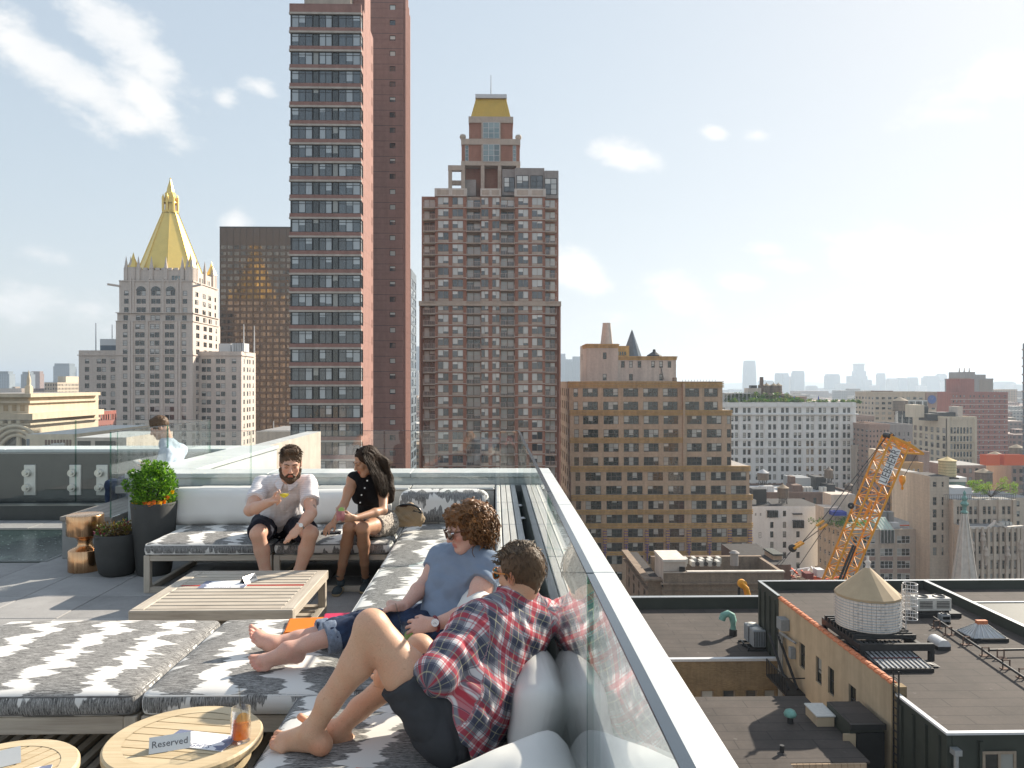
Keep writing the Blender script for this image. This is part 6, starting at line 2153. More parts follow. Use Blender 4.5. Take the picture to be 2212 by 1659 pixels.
# ================================================================== tall brick slab with ribbon windows
def brick_slab_tower():
 Y0=121.0
 x0,x1=Xat(625,Y0),Xat(780,Y0)
 y1=Yside(806,x1)
 B=Building('brick_tower','tall red brick tower with ribbon windows rising out of the picture','building',((x0+x1)/2,Y0,ZS),cap=290)
 pz=40.0/FPX*Y0
 ztop=Zat(8,Y0,700)
 mb=MB()
 zt=Zat(30.6,Y0,700);h=0.70*pz
 n=30
 W_=x1-x0
 u=lambda cx:(cx-68)/(562-68)*W_
 groups=[(u(80),u(226),3),(u(270),u(361),2),(u(404),u(556),3)]
 panels=[(u(229),u(267)),(u(364),u(401))]
 zbot=zt-(n-1)*pz-h-3
 B.block(x0+0.05,x1-0.35,Y0+0.45,y1-0.1,ZS,ztop-0.3,'frame_dark',name='recessed_core',roof='roof_dark')
 for k in range(n+1):
  z1=(zt-k*pz+pz*0.30) if k else ztop
  z0=zt-k*pz
  if k==n:
   z0=ZS
  B.box('spandrel','brick_tower',x0,x1+0.001,Y0,Y0+0.46,z0+0.30*(k<n),z1)
  if k<n:
   B.box('stone_course','stone_line',x0-0.06,x1+0.06,Y0-0.08,Y0+0.45,z0,z0+0.299)
 for k in range(n):
  z1=zt-k*pz
  for (a,b,nx) in groups:
   me=win_mesh(b-a,h,nx,2,0.11,'frame_dark','glass_slab',split=0.76)
   B.wins.append((me,Vector((x0+(a+b)/2,Y0+0.22,z1-h/2)),0.0,'front'))
  for (a,b) in panels:
   me=win_mesh(b-a,h,1,1,0.04,'frame_dark','glass_dark')
   B.wins.append((me,Vector((x0+(a+b)/2,Y0+0.26,z1-h/2)),0.0,'front'))
  me=win_mesh(1.35,h,1,2,0.10,'frame_dark','glass_slab',split=0.76)
  B.wins.append((me,Vector((x1-0.10,Y0+0.46+0.68,z1-h/2)),PI/2,'right'))
 L=y1-Y0
 rows=[(zt-k*pz-h,zt-k*pz) for k in range(n)]
 mb=MB()
 B.facade(mb,'right',(x1+0.0,Y0+1.85),L-1.85,ZS,ztop,[(L-1.85-1.5,L-1.85-0.95)],[(a+0.3,b-0.3) for a,b in rows],0.25,0,WN(1,1,0.05,'frame_dark','glass_dark'))
 mb.box(x1-0.34,Y0+1.85,ZS,x1-0.26,y1,ztop)
 B.part('flank_wall',mb,['brick_tower'])
 for k in range(n):
  B.box('flank_corner','brick_tower',x1-0.33,x1-0.005,Y0+0.47,Y0+1.845,zt-(k+1)*pz+0.02,zt-k*pz-h-0.02)
 B.box('crown','stone_buff',Xat(660,125),Xat(760,125),Y0+3.2,y1-1,ztop-0.3,ztop+9)
 B.box('upper_stage','brick_tower',Xat(760,125)+0.02,x1-0.3,Y0+5,y1-1,ztop-0.3,ztop+14)
 B.finish()
 Yr=146.0
 rx0,rx1=Xat(790,Yr),Xat(871,Yr)
 ry1=Yside(881.5,rx1)
 B2=Building('brick_tower','darker windowless looking brick slab with one column of small windows','building',((rx0+rx1)/2,Yr,ZS))
 pr=33.1/FPX*Yr
 c=(Xat(848,Yr)-rx0)
 ww=12.5/FPX*Yr
 rws=rows_down(Zat(10,Yr,848)+3*pr,pr,0.34*pr,40,ZS+2)
 B2.block(rx0-6,rx1,Yr,ry1,ZS,Zat(-60,Yr,840),'brick_tower',front=dict(cols=[(c+6-ww/2,c+6+ww/2)],rows=rws,win=WN(1,1,0.08,'frame_dark','glass_flat')),roof='roof_dark')
 for k in range(40):
  z=rws[0][1]+0.35-k*pr
  if z>ZS:
   B2.box('joint','frame_dark',rx0-6,rx1-0.02,Yr-0.004,Yr+0.05,z,z+0.07)
 for k in range(5):
  yy=Yr+0.4+(ry1-Yr-1.0)*k/4
  B2.box('fin','brick_tower',rx1+0.005,rx1+0.45,yy,yy+0.8,ZS,Zat(-40+8*k,Yr,870))
 B2.finish()
brick_slab_tower()
# ================================================================== brick tower with gold mansard
def mansard_tower():
 Y0=185.0
 s=Y0/FPX*math.cos(YAW)
 X=lambda cx:Xat(892.8+0.2778*cx,Y0)
 Z=lambda cy:Zat(144+0.2778*cy,Y0,1060)
 B=Building('mansard_tower','red brick apartment tower with balconies and a gold mansard top','building',(X(600),Y0,ZS),cap=295)
 xl,xr=X(60),X(1133)
 yb=Y0+30
 ptc=91.2/1.0
 zc=lambda k:1015+k*91.2
 N=27
 win_cols=[(190,275),(303,388),(815,895),(922,1005)]
 mid_cols=[(527,585),(613,672)]
 bays=[(78,166),(415,522),(680,785),(1027,1107)]
 rows=[(Z(zc(k)+60),Z(zc(k))) for k in range(N)]
 U=lambda q:(X(q[0])-xl,X(q[1])-xl)
 segs=[(60,168,1.6,[bays[0]]),(168,415,0.0,win_cols[:2]),(415,522,1.6,[bays[1]]),(522,680,0.0,mid_cols),(680,788,1.6,[bays[2]]),(788,1025,0.0,win_cols[2:]),(1025,1133,1.4,[bays[3]])]
 for (a,b,back,cs) in segs:
  xa,xb=X(a),X(b)
  if back:
   cols=[(X(cs[0][0])-xa,X((cs[0][0]+cs[0][1])/2)-xa),(X((cs[0][0]+cs[0][1])/2)-xa,X(cs[0][1])-xa)]
   rws=[(Z(zc(k)+82),Z(zc(k)+8)) for k in range(N)]
   sp=dict(cols=cols,rows=rws,win=WN(1,1,0.09,'frame_tan','glass_flat'))
   B.block(xa,xb,Y0+back,yb,ZS,Z(1000),'brick_mansard' if a in (60,1025) else 'stone_buff',front=sp)
  else:
   sp=dict(cols=[(X(c[0])-xa,X(c[1])-xa) for c in cs],rows=rows,win=WN(2 if a!=522 else 2,1,0.09,'frame_tan','glass_flat'))
   B.block(xa+0.003,xb-0.003,Y0,yb+0.01,ZS,Z(1000),'brick_mansard',front=sp)
   for k in range(N):
    z=Z(zc(k)+60)
    for c in cs:
     B.box('sill_panel','stone_buff',X(c[0]),X(c[1]),Y0-0.06,Y0+0.1,z-0.52,z-0.04)
    B.box('floor_band','stone_pale',xa-0.02,xb+0.02,Y0-0.16,Y0+0.04,z-0.74,z-0.60)
 for (a,b) in bays:
  for k in range(N):
   z=Z(zc(k)+86)
   if z<-45:
    continue
   end=a in (78,1027)
   xa,xb=X(a-(4 if not end else 2)),X(b+(4 if not end else 6))
   B.box('balcony_slab','stone_buff',xa,xb,Y0-0.7,Y0+(1.58 if a!=1027 else 1.38),z-0.18,z)
   mb=MB()
   zt=z+1.25
   mb.box(xa+0.05,Y0-0.66,zt-0.07,xb-0.05,Y0-0.6,zt)
   mb.box(xa+0.05,Y0-0.66,z+0.1,xb-0.05,Y0-0.6,z+0.16)
   m=9
   for i in range(m+1):
    xx=xa+0.05+(xb-xa-0.16)*i/m
    mb.box(xx,Y0-0.655,z+0.0,xx+(0.10 if i%3==0 else 0.05),Y0-0.61,zt-0.005)
   for xx in (xa+0.05,xb-0.11):
    mb.box(xx,Y0-0.6,zt-0.07,xx+0.06,Y0+0.5,zt-0.01)
   B.part('balcony_railing',mb,['rail_pink'])
 for (a,b) in ((166,417),(522,682),(786,1030)):
  B.box('cornice','stone_pale',X(a),X(b),Y0-0.35,Y0+2.0,Z(1010),Z(950))
  for q in (0.08,0.55):
   B.box('cornice_panel','stone_buff',X(a+(b-a)*q),X(a+(b-a)*(q+0.36)),Y0-0.39,Y0-0.3,Z(1000),Z(962))
 B.box('belt_course','stone_buff',xl-0.5,xr+0.5,Y0-0.5,yb,Zat(661,Y0),Zat(651,Y0))
 B.box('base_flare','brick_mansard',xl-0.45,xl+0.02,Y0+0.35,yb-1,ZS,Zat(651,Y0))
 B.box('base_flare','brick_mansard',xr-0.02,xr+0.45,Y0+0.35,yb-1,ZS,Zat(651,Y0))
 for k in range(18,24):
  pass
 yt=Y0+4
 XD=lambda c,Y:Xat(892.8+0.2778*c,Y)
 ZD=lambda c,Y:Zat(144+0.2778*c,Y,1060)
 X1,Z1=(lambda c:XD(c,yt)),(lambda c:ZD(c,yt))
 X2,Z2=(lambda c:XD(c,yt+2)),(lambda c:ZD(c,yt+2))
 B.box('loggia_core','brick_mansard',X1(405),X1(1020),yt+2.5,yb-4,Z(985),Z1(770))
 for a in (372,525,657,800):
  B.box('loggia_pier','stone_buff',X1(a),X1(a+28),yt-0.3,yt+1.2,Z(985),Z1(770))
 B.box('loggia_lintel','stone_buff',X1(372),X1(832),yt-0.4,yb-4,Z1(772),Z1(738))
 B.box('stage','brick_mansard',X1(375),X1(828),yt,yb-5,Z1(738),Z1(610))
 B.box('stage_cornice','stone_buff',X1(372),X1(832),yt-0.4,yb-5,Z1(610),Z1(565))
 B.box('stage','brick_mansard',X2(433),X2(773),yt+2,yb-7,Z1(565),Z2(440))
 B.box('stage_cornice','stone_buff',X2(430),X2(777),yt+1.6,yb-7,Z2(440),Z2(392))
 for (a,b,y_,z0,z1,nx,ny) in ((540,672,yt-0.55,738,602,3,3),(540,672,yt+1.2,558,432,3,3)):
  B.box('glass_bay_body','stone_buff',XD(a-12,y_),XD(b+8,y_),y_+0.25,y_+2,ZD(z0,y_),ZD(z1-20,y_))
  me=win_mesh(XD(b,y_)-XD(a,y_),ZD(z1,y_)-ZD(z0,y_),nx,ny,0.12,'frame_white','glass_teal')
  B.wins.append((me,Vector(((XD(a,y_)+XD(b,y_))/2,y_,(ZD(z0,y_)+ZD(z1,y_))/2)),0.0,'front'))
 for (a,b) in ((402,430),(773,800)):
  me=win_mesh(X1(b)-X1(a),Z1(612)-Z1(735),1,4,0.08,'frame_white','glass_teal')
  B.wins.append((me,Vector(((X1(a)+X1(b))/2,yt-0.08,(Z1(612)+Z1(735))/2)),0.0,'front'))
 for cx in (384,818):
  mb=MB();mb.lathe([(0.3,-0.4),(0.35,0.1),(0.65,0.35),(0.82,0.85),(0.65,1.35),(0.01,1.6)],(X1(cx),yt+0.8,Z1(567)),n=14);B.part('ball_finial',mb,['stone_buff'])
 mb=MB()
 ya,yb2=yt+2.0,yb-7.5
 za,zb=ZD(392,ya),ZD(250,ya+3.2)
 p=[(X2(447),ya,za),(X2(757),ya,za),(X2(757),yb2,za),(X2(447),yb2,za)]
 q=[(XD(487,ya+3.2),ya+3.2,zb),(XD(722,ya+3.2),ya+3.2,zb),(XD(722,ya+3.2),yb2-3.2,zb),(XD(487,ya+3.2),yb2-3.2,zb)]
 for i in range(4):
  j=(i+1)%4
  mb.quad(p[i],p[j],q[j],q[i])
 mo=B.part('mansard_roof',mb,['gold_paint'])
 for i in range(19):
  f=(i+0.5)/19
  mb=MB();a=Vector(p[0]).lerp(Vector(p[1]),f);b=Vector(q[0]).lerp(Vector(q[1]),f)
  mb.beam(a+Vector((0,-0.05,0)),b+Vector((0,-0.05,0)),0.16,0.12);B.part('roof_seam',mb,['gold_paint'])
 yc_=ya+2.6
 B.box('roof_cap','white_metal',XD(482,yc_),XD(727,yc_),yc_,yb2-2.6,zb,ZD(213,yc_))
 mb=MB();mb.cyl((XD(604,ya+8),ya+8,ZD(213,yc_)),(XD(604,ya+8),ya+8,ZD(65,ya+8)),0.12,0.06,n=6);B.part('antenna',mb,['black_steel'])
 for (a,b) in ((270,298),(372,400)):
  B.box('pergola_post','stone_buff',X(a),X(b),Y0+1.0,Y0+2.2,Z(950),Z(762))
 B.box('pergola_beam','stone_buff',X(268),X(400),Y0+0.9,Y0+2.3,Z(800),Z(760));B.box('pergola_beam','stone_buff',X(270),X(400),Y0+8.9,Y0+9.8,Z(845),Z(810))
 B.box('penthouse','grey_stone',X(400),X(485),Y0+2.5,Y0+6,Z(985),Z(858))
 for (a,b,zt_,zb_,y_) in ((693,792,775,960,Y0+2.4),(792,1022,775,965,Y0+1.2),(1022,1131,800,995,Y0+0.6)):
  B.box('penthouse','grey_stone',X(a),X(b)-0.01,y_,yb-6,Z(zb_+20),Z(zt_))
 for (a,b,zt_,zb_,y_) in ((705,790,838,955,Y0+2.3),(803,898,834,962,Y0+1.1),(912,1010,834,962,Y0+1.1),(1022,1118,860,990,Y0+0.5)):
  me=win_mesh(X(b)-X(a),Z(zt_)-Z(zb_),2,3,0.14,'frame_dark','glass_flat')
  B.wins.append((me,Vector(((X(a)+X(b))/2,y_,(Z(zt_)+Z(zb_))/2)),0.0,'front'))
 B.finish()
mansard_tower()
# ================================================================== limestone tower with gold pyramid
def gold_pyramid():
 Y0=345.0
 X=lambda cx,Y=Y0:Xat(144+0.3994*cx,Y)
 Z=lambda cy,Y=Y0:Zat(345.6+0.3994*cy,Y,400)
 B=Building('pyramid_tower','pale limestone tower crowned by a gilded pyramid and lantern','building',(X(470),Y0,ZS),cap=295)
 wv=WN(1,2,0.14,'frame_dark','glass_tower')
 xl,xr=X(266),X(682)
 D=34.0
 ww=X(328)-X(304)
 cc=[316,383,409,463,489,543,569,634]
 rw=lambda ys,h=27:[(Z(y+h),Z(y)) for y in ys]
 ys_low=[888+44.6*k for k in range(18)]
 side_c=[0.14,0.20,0.40,0.46,0.60,0.66,0.85]
 sd_=lambda f:f*D
 B.block(xl,xr,Y0,Y0+D,ZS,Z(870),'limestone',front=dict(cols=cols_at([X(c)-xl for c in cc],ww),rows=rw(ys_low),win=wv),right=dict(cols=cols_at([sd_(f) for f in side_c],ww),rows=rw(ys_low),win=wv))
 B.block(X(270),X(680),Y0+0.6,Y0+D-0.6,Z(871),Z(825),'limestone',front=dict(cols=cols_at([X(c)-X(270) for c in cc],ww),rows=rw([840]),win=wv),right=dict(cols=cols_at([sd_(f)-0.6 for f in side_c],ww),rows=rw([840]),win=wv))
 ux0=X(277)
 B.block(ux0,X(676),Y0+1.2,Y0+D-1.2,Z(826),Z(650),'limestone',front=dict(cols=cols_at([X(c)-ux0 for c in cc],ww),rows=rw([706,750,796],26),win=wv),right=dict(cols=cols_at([sd_(f)-1.2 for f in side_c],ww),rows=rw([706,750,796],26),win=wv))
 for (a,b) in ((870,874),(825,829),(650,656),(1052,1056)):
  B.band('string_course','limestone',X(266) if a>820 else ux0,X(682) if a>820 else X(676),Y0 if a>820 else Y0+1.2,Y0+D-2,Z(b),Z(a),0.45,'fr')
 for c in (340,355,436,516,596,612):
  B.box('buttress','limestone',X(c)-0.5,X(c)+0.5,Y0-0.5,Y0+1.0,ZS,Z(870));B.box('buttress','limestone',X(c)-0.4,X(c)+0.4,Y0+0.8,Y0+1.9,Z(868),Z(640))
 for c in (396,476,556):
  mb=MB()
  r=(X(c+26)-X(c));zc_=Z(706)
  pts=[(X(c)+r*math.cos(a),Y0+1.0,zc_+r*0.95*math.sin(a)) for a in np.linspace(0,PI,12)]
  mb.face([pts[0]]+pts[1:],0)
  for i in range(11):
   mb.quad(pts[i],pts[i+1],(pts[i+1][0],Y0+1.25,pts[i+1][2]),(pts[i][0],Y0+1.25,pts[i][2]),0)
  B.part('arch_head',mb,['glass_dark'])
 for c in (282,680):
  mb=MB();z=Z(682);mb.beam((X(c),Y0+0.8,z),(X(c)+(-1 if c<400 else 1)*4.5,Y0-1.2,z+0.6),0.7,0.9);B.part('gargoyle',mb,['limestone'])
 cx0,cx1=X(300),X(668)
 B.block(cx0,cx1,Y0+3,Y0+D-3,Z(652),Z(590),'limestone',front=dict(cols=cols_at([X(c)-cx0 for c in (322,348,385,402,419,463,480,497,560,578,597,640)],ww*0.72),rows=rw([620],26),win=WN(1,1,0.1,'limestone','glass_teal')),right=dict(cols=cols_at([(D-6)*f for f in (0.1,0.3,0.4,0.5,0.6,0.7,0.9)],ww*0.8),rows=rw([620],26),win=WN(1,1,0.1,'limestone','glass_teal')))
 for c in (305,330,372,443,522,612,640,662):
  mb=MB();x=X(c);mb.box(x-0.8,Y0+2.2,Z(655),x+0.8,Y0+3.6,Z(580));mb.lathe([(0.95,0),(0.7,1.2),(0.12,5.0),(0.02,5.4)],(x,Y0+2.9,Z(580)),n=8,smooth=False);B.part('pinnacle',mb,['limestone'])
 for f in (0.15,0.5,0.85):
  mb=MB();y=Y0+3+(D-6)*f;mb.box(cx1-0.6,y-0.8,Z(655),cx1+0.8,y+0.8,Z(580));mb.lathe([(0.95,0),(0.7,1.2),(0.12,5.0),(0.02,5.4)],(cx1+0.1,y,Z(580)),n=8,smooth=False);B.part('pinnacle',mb,['limestone'])
 for k in range(22):
  if k%2==0:
   x=cx0+(cx1-cx0)*(k+0.5)/22;B.box('merlon','limestone',x-1.0,x+1.0,Y0+2.8,Y0+3.4,Z(592),Z(578))
 for (x,y) in ((X(335),Y0+4.5),(X(651),Y0+4.5),(X(651),Y0+D-4.5),(X(335),Y0+D-4.5)):
  mb=MB();mb.lathe([(2.6,-7),(2.6,0.2)],(x,y,Z(575)),n=8,smooth=False);B.part('corner_turret',mb,['limestone'])
  mb=MB();mb.lathe([(2.7,0),(0.8,4.2),(0.2,6.4),(0.02,7.0)],(x,y,Z(575)),n=8,smooth=False);B.part('turret_cap',mb,['gold_leaf'])
 pc=(Xat(368,Y0+D/2),Y0+D/2,Z(580))
 zp=lambda cy:Zat(345.6+0.3994*cy,Y0+D/2,400)-pc[2]
 r0=(Xat(144+0.3994*718,Y0+D/2)-Xat(144+0.3994*400,Y0+D/2))/2*1.02
 r1=r0*0.235
 mb=MB();mb.lathe([(r0,0),(r1,zp(285))],pc,n=8,smooth=False);mb.v=[((v[0]-pc[0])*math.cos(0.3)-(v[1]-pc[1])*math.sin(0.3)+pc[0],(v[0]-pc[0])*math.sin(0.3)+(v[1]-pc[1])*math.cos(0.3)+pc[1],v[2]) for v in mb.v]
 B.part('pyramid_roof',mb,['gold_leaf'])
 for k in range(8):
  a=2*PI*k/8+0.3
  mb=MB();mb.beam((pc[0]+r0*math.cos(a),pc[1]+r0*math.sin(a),pc[2]),(pc[0]+r1*math.cos(a),pc[1]+r1*math.sin(a),pc[2]+zp(285)),0.55);B.part('pyramid_rib',mb,['gold_leaf'])
 mb=MB();mb.lathe([(r1*1.15,zp(290)),(r1*1.2,zp(278)),(r1*0.75,zp(277)),(r1*0.72,zp(235))],pc,n=8,smooth=False);B.part('lantern_base',mb,['gold_leaf'])
 for k in range(8):
  a=2*PI*k/8
  mb=MB();mb.box(-0.45,-0.45,zp(280),0.45,0.45,zp(205),M=Matrix.Translation((pc[0]+r1*1.02*math.cos(a),pc[1]+r1*1.02*math.sin(a),pc[2])));mb.lathe([(0.5,zp(205)),(0.02,zp(188))],(pc[0]+r1*1.02*math.cos(a),pc[1]+r1*1.02*math.sin(a),pc[2]),n=6,smooth=False);B.part('lantern_column',mb,['gold_leaf'])
 mb=MB();mb.lathe([(r1*1.08,zp(236)),(r1*1.0,zp(228)),(r1*0.78,zp(210)),(r1*0.80,zp(185)),(r1*0.55,zp(175)),(r1*0.42,zp(150)),(r1*0.22,zp(125)),(0.25,zp(104)),(0.45,zp(102)),(0.05,zp(96))],pc,n=8,smooth=False);B.part('spire',mb,['gold_leaf'])
 Y1=352.0
 XW=lambda c:Xat(144+0.3994*c,Y1)
 ZW=lambda c:Zat(345.6+0.3994*c,Y1,400)
 ys_w=[1076+44.2*k for k in range(14)]
 rww=[(ZW(y+25),ZW(y)) for y in ys_w]
 a0,a1=XW(65),XW(300)
 B.block(a0,a1,Y1,Y1+20,ZS,ZW(1030),'limestone',front=dict(cols=cols_at([XW(c)-a0 for c in (110,174,201,250)],ww),rows=rww,win=wv),name='wing')
 b0,b1=XW(690),XW(945)
 by1=Yside(144+0.3994*1022,b1)
 B.block(b0,b1,Y1,by1,ZS,ZW(1035),'limestone',front=dict(cols=cols_at([XW(c)-b0 for c in (742,769,819,846,905)],ww),rows=rww,win=wv),right=dict(cols=cols_at([(by1-Y1)*f for f in (0.18,0.42,0.58,0.82)],ww),rows=rww,win=wv),name='wing')
 for (p,q) in ((a0,a1),(b0,b1)):
  B.box('wing_cornice','limestone',p-0.5,q+0.5,Y1-0.5,Y1+18,ZW(1058),ZW(1054))
  m=int((q-p)/2.2)
  for k in range(m):
   if k%3!=2:
    x=p+(q-p)*(k+0.5)/m;B.box('fret_panel','limestone',x-0.8,x+0.8,Y1-0.12,Y1+0.1,ZW(1050),ZW(1036))
 B.box('rooftop_plant','slate_blue',XW(150),XW(262),Y1+5,Y1+14,ZW(1032),ZW(968));B.box('rooftop_plant','white_metal',XW(150),XW(262),Y1+4.9,Y1+13,ZW(1000),ZW(965))
 B.box('rooftop_plant','white_metal',XW(805),XW(870),Y1+4,Y1+12,ZW(1036),ZW(990))
 for k in range(5):
  x=XW(880+k*13);B.box('cooling_fin','white_metal',x,x+1.4,Y1+3,Y1+10,ZW(1036),ZW(988))
 for c,t_ in ((108,875),(198,885),(927,880),(985,888)):
  mb=MB();mb.cyl((XW(c),Y1+8,ZW(1040)),(XW(c),Y1+8,ZW(t_)),0.32,0.18,n=6);B.part('flagpole',mb,['white_metal'])
 B.finish()
gold_pyramid()
# ================================================================== bronze glass office slab
def bronze_slab():
 Y0=425.0
 x0,x1=Xat(475.5,Y0),Xat(660,Y0)
 zt=Zat(492,Y0,540)
 B=Building('office_slab','dark bronze glass office slab mirroring the gilded pyramid','building',((x0+x1)/2,Y0,ZS),cap=295)
 pit=13.3/FPX*Y0
 z=Zat(530,Y0,540)
 nc=13
 cw=(x1-x0)/nc
 n=int((z-ZS)/pit)
 rows=[(z-k*pit-pit*0.62,z-k*pit) for k in range(n-6)]
 cols=[(i*cw+0.35,(i+1)*cw-0.35) for i in range(nc)]
 B.block(x0,x1,Y0,Y0+40,ZS,zt,'frame_bronze',front=dict(cols=cols,rows=rows,win=WN(2,1,0.10,'frame_bronze','glass_bronze')),roof='roof_dark',depth=0.2,rec=0.12)
 for i in range(nc+1):
  B.box('mullion','frame_bronze',x0+i*cw-0.16,x0+i*cw+0.16,Y0-0.3,Y0+0.02,ZS,zt)
 B.box('roof_edge','frame_dark',x0-0.2,x1,Y0-0.4,Y0+30,zt,zt+0.6)
 B.finish()
bronze_slab()
gx=Building('glass_tower','slim dark glass tower glimpsed between the two brick towers','building',(Xat(884,330),330,ZS))
z=Zat(581,330)
gx.block(Xat(872,330),Xat(888,330),330,352,ZS,z,'slate_blue',front=dict(cols=[(0.4,1.4),(1.8,2.8)],rows=rows_down(z-4,4.0,3.0,40,ZS+5),win=WN(1,1,0.1,'frame_dark','glass_slab')),right=dict(cols=[(1.0,9.0),(11,20)],rows=rows_down(z-4,4.0,3.0,40,ZS+5),win=WN(2,1,0.1,'frame_dark','glass_slab')))
gx.finish()
# ================================================================== tan art-deco building
plain('frame_deco',(0.13,0.105,0.08),rough=0.6,world_space=True)
def deco_building():
 Y0=205.0
 X=lambda cx,Y=Y0:Xat(1198+0.3818*cx,Y)
 Z=lambda cy,Y=Y0:Zat(691+0.3818*cy,Y,1420)
 B=Building('deco_building','stepped tan brick building with ochre terracotta bands and steel windows','building',(X(600),Y0,ZS),cap=295)
 wv=WN(3,2,0.11,'frame_deco','glass_office',split=0.5)
 w1=WN(1,2,0.11,'frame_deco','glass_office',split=0.5)
 tri=[(165,252),(282,368),(397,483),(511,596),(624,708),(747,832),(860,938)]
 triw=[(176,265),(294,383),(413,501),(530,617),(647,735),(775,860),(889,975),(1003,1090)]
 D=34
 def tier(xa,xb,yf,ztop,zbot,cols,one,rws,step=None):
  x0,x1=X(xa),X(xb)
  cs=[(X(a)-x0,X(b)-x0) for a,b in cols]+[(X(a)-x0,X(b)-x0) for a,b in one]
  wf=lambda w_,h_:wv(w_,h_) if w_>2.5*(X(112+26)-X(112)) else w1(w_,h_)
  lc=[(3+6.2*k,3+6.2*k+2.4) for k in range(5)]
  B.block(x0,x1,yf,Y0+D,zbot,ztop,'tan_brick',front=dict(cols=cs,rows=[(Z(a+47),Z(a-1)) for a in rws],win=wf),left=dict(cols=[(a,b) for a,b in lc],rows=[(Z(a+47),Z(a-1)) for a in rws],win=w1))
 tier(88,965,Y0+2.4,Z(348),Z(515),tri,[(112,138)],[389,465])
 tier(90,1010,Y0+1.6,Z(513),Z(832),tri[:5]+[(757,842),(870,955)],[(114,142),(985,1008)],[545,622,702,780])
 tier(94,1108,Y0+0.8,Z(830),Z(992),triw,[(120,147)],[865,942])
 tier(97,1118,Y0,Z(990),ZS,triw,[(122,150)],[1025,1103,1183,1262,1335,1425,1503,1580])
 def course(xa,xb,yf,za,zb,n=4):
  h=(zb-za)
  for k in range(n):
   z1,z0=Z(za+h*k/n),Z(za+h*(k+0.60)/n)
   B.box('terracotta_course','ochre_terracotta',X(xa)-0.15-0.06*(k%2),X(xb)+0.15+0.06*(k%2),yf-0.30+0.08*(k%2),yf+0.4,z0,z1)
 course(84,968,Y0+2.4,348,386,4);course(90,1012,Y0+1.6,512,544,4);course(92,730,Y0+1.6,668,700,4);course(94,1110,Y0+0.8,829,862,4)
 course(97,1118,Y0,990,1024,4);course(97,1118,Y0,1074,1102,3);course(97,1118,Y0,1150,1180,3);course(97,1118,Y0,1231,1258,3);course(97,1118,Y0,1310,1332,2)
 B.box('pier','tan_brick',X(733),X(745),Y0+1.1,Y0+3,Z(830),Z(360))
 plain('pendant_violet',(0.16,0.10,0.20),rough=0.7,var=0.4,vscale=3.0,world_space=True)
 for a in (284,404,522,640,758,874,990,1104):
  B.box('pendant','ochre_terracotta',X(a-9),X(a+9),Y0-0.45,Y0+0.1,Z(1345),Z(1185));B.box('pendant_core','pendant_violet',X(a-4),X(a+4),Y0-0.62,Y0-0.40,Z(1362),Z(1270))
  for k in range(9):
   B.box('pendant_boss','pendant_violet',X(a-11),X(a+11),Y0-0.52,Y0-0.2,Z(1196+k*15),Z(1190+k*15))
 Yp=Y0+10
 XP=lambda c:Xat(1198+0.3818*c,Yp);ZP=lambda c:Zat(691+0.3818*c,Yp,1400)
 w2=WN(1,2,0.12,'frame_dark','glass_office',split=0.5)
 p0=XP(180)
 B.block(p0,XP(360),Yp,Yp+16,ZP(350),ZP(135),'stucco_grey',front=dict(cols=[(XP(273)-p0,XP(294)-p0)],rows=[(ZP(222),ZP(185)),(ZP(342),ZP(306))],win=w2),name='penthouse',left=dict(cols=[(4,5.5)],rows=[(ZP(222),ZP(185))],win=w2))
 p1=XP(361)
 B.block(p1,XP(690),Yp+0.5,Yp+15,ZP(350),ZP(205),'stucco_grey',front=dict(cols=[(XP(c-10)-p1,XP(c+10)-p1) for c in (388,434,482,559,605,652)],rows=[(ZP(270),ZP(233)),(ZP(342),ZP(306))],win=w2,skip=lambda u_,z_:z_<ZP(290) and abs(u_-(XP(434)-p1))>1 and abs(u_-(XP(605)-p1))>1),name='penthouse')
 B.block(p1,XP(440),Yp+5,Yp+15,ZP(210),ZP(142),'ochre_terracotta',name='belvedere')
 me=win_mesh(XP(425)-XP(365),ZP(172)-ZP(200),4,1,0.2,'ochre_terracotta','glass_dark');B.wins.append((me,Vector(((XP(365)+XP(425))/2,Yp+4.9,ZP(186))),0.0,'front'))
 for (a,b,z0,z1,yy) in ((177,362,160,137,Yp),(360,693,228,206,Yp+0.5)):
  for k in range(3):
   B.box('terracotta_course','ochre_terracotta',XP(a)-0.1*k,XP(b)+0.1*k,yy-0.2-0.08*k,yy+8,ZP(z0-(z0-z1)*k/3)+0.08,ZP(z0-(z0-z1)*(k+1)/3))
 mb=MB();mb.lathe([(3.0,0),(0.3,7.6),(0.02,8.2)],(XP(470),Yp+9,ZP(205)),n=12,smooth=False);B.part('cone_roof',mb,['slate_blue'])
 mb=MB();mb.lathe([(2.4,0),(2.2,0.5),(0.5,1.6),(0.4,2.2),(0.02,2.4)],(XP(597),Yp+8,ZP(205)),n=12,smooth=False);B.part('roof_ventilator',mb,['black_steel'])
 mb=MB();mb.lathe([(1.9,0),(1.2,6.0),(1.2,6.6),(0.3,6.7)],(XP(318),Yp+8,ZP(137)),n=10,smooth=False);B.part('chimney',mb,['stucco_grey'])
 mb=MB()
 for xx in (XP(604),XP(620)):
  mb.cyl((xx,Yp+0.3,ZP(342)),(XP(604),Yp+0.3,ZP(270)),0.06,n=5)
 B.part('cable',mb,['black_steel'])
 B.box('bulkhead','old_brick',X(705),X(722),Y0+6,Y0+8,Z(350),Z(325))
 for k in range(12):
  mb=MB();x=X(740+k*17);mb.cyl((x,Y0+3,Z(350)),(x,Y0+3,Z(338)),0.05,n=5);B.part('rail_post',mb,['black_steel'])
 B.finish()
deco_building()
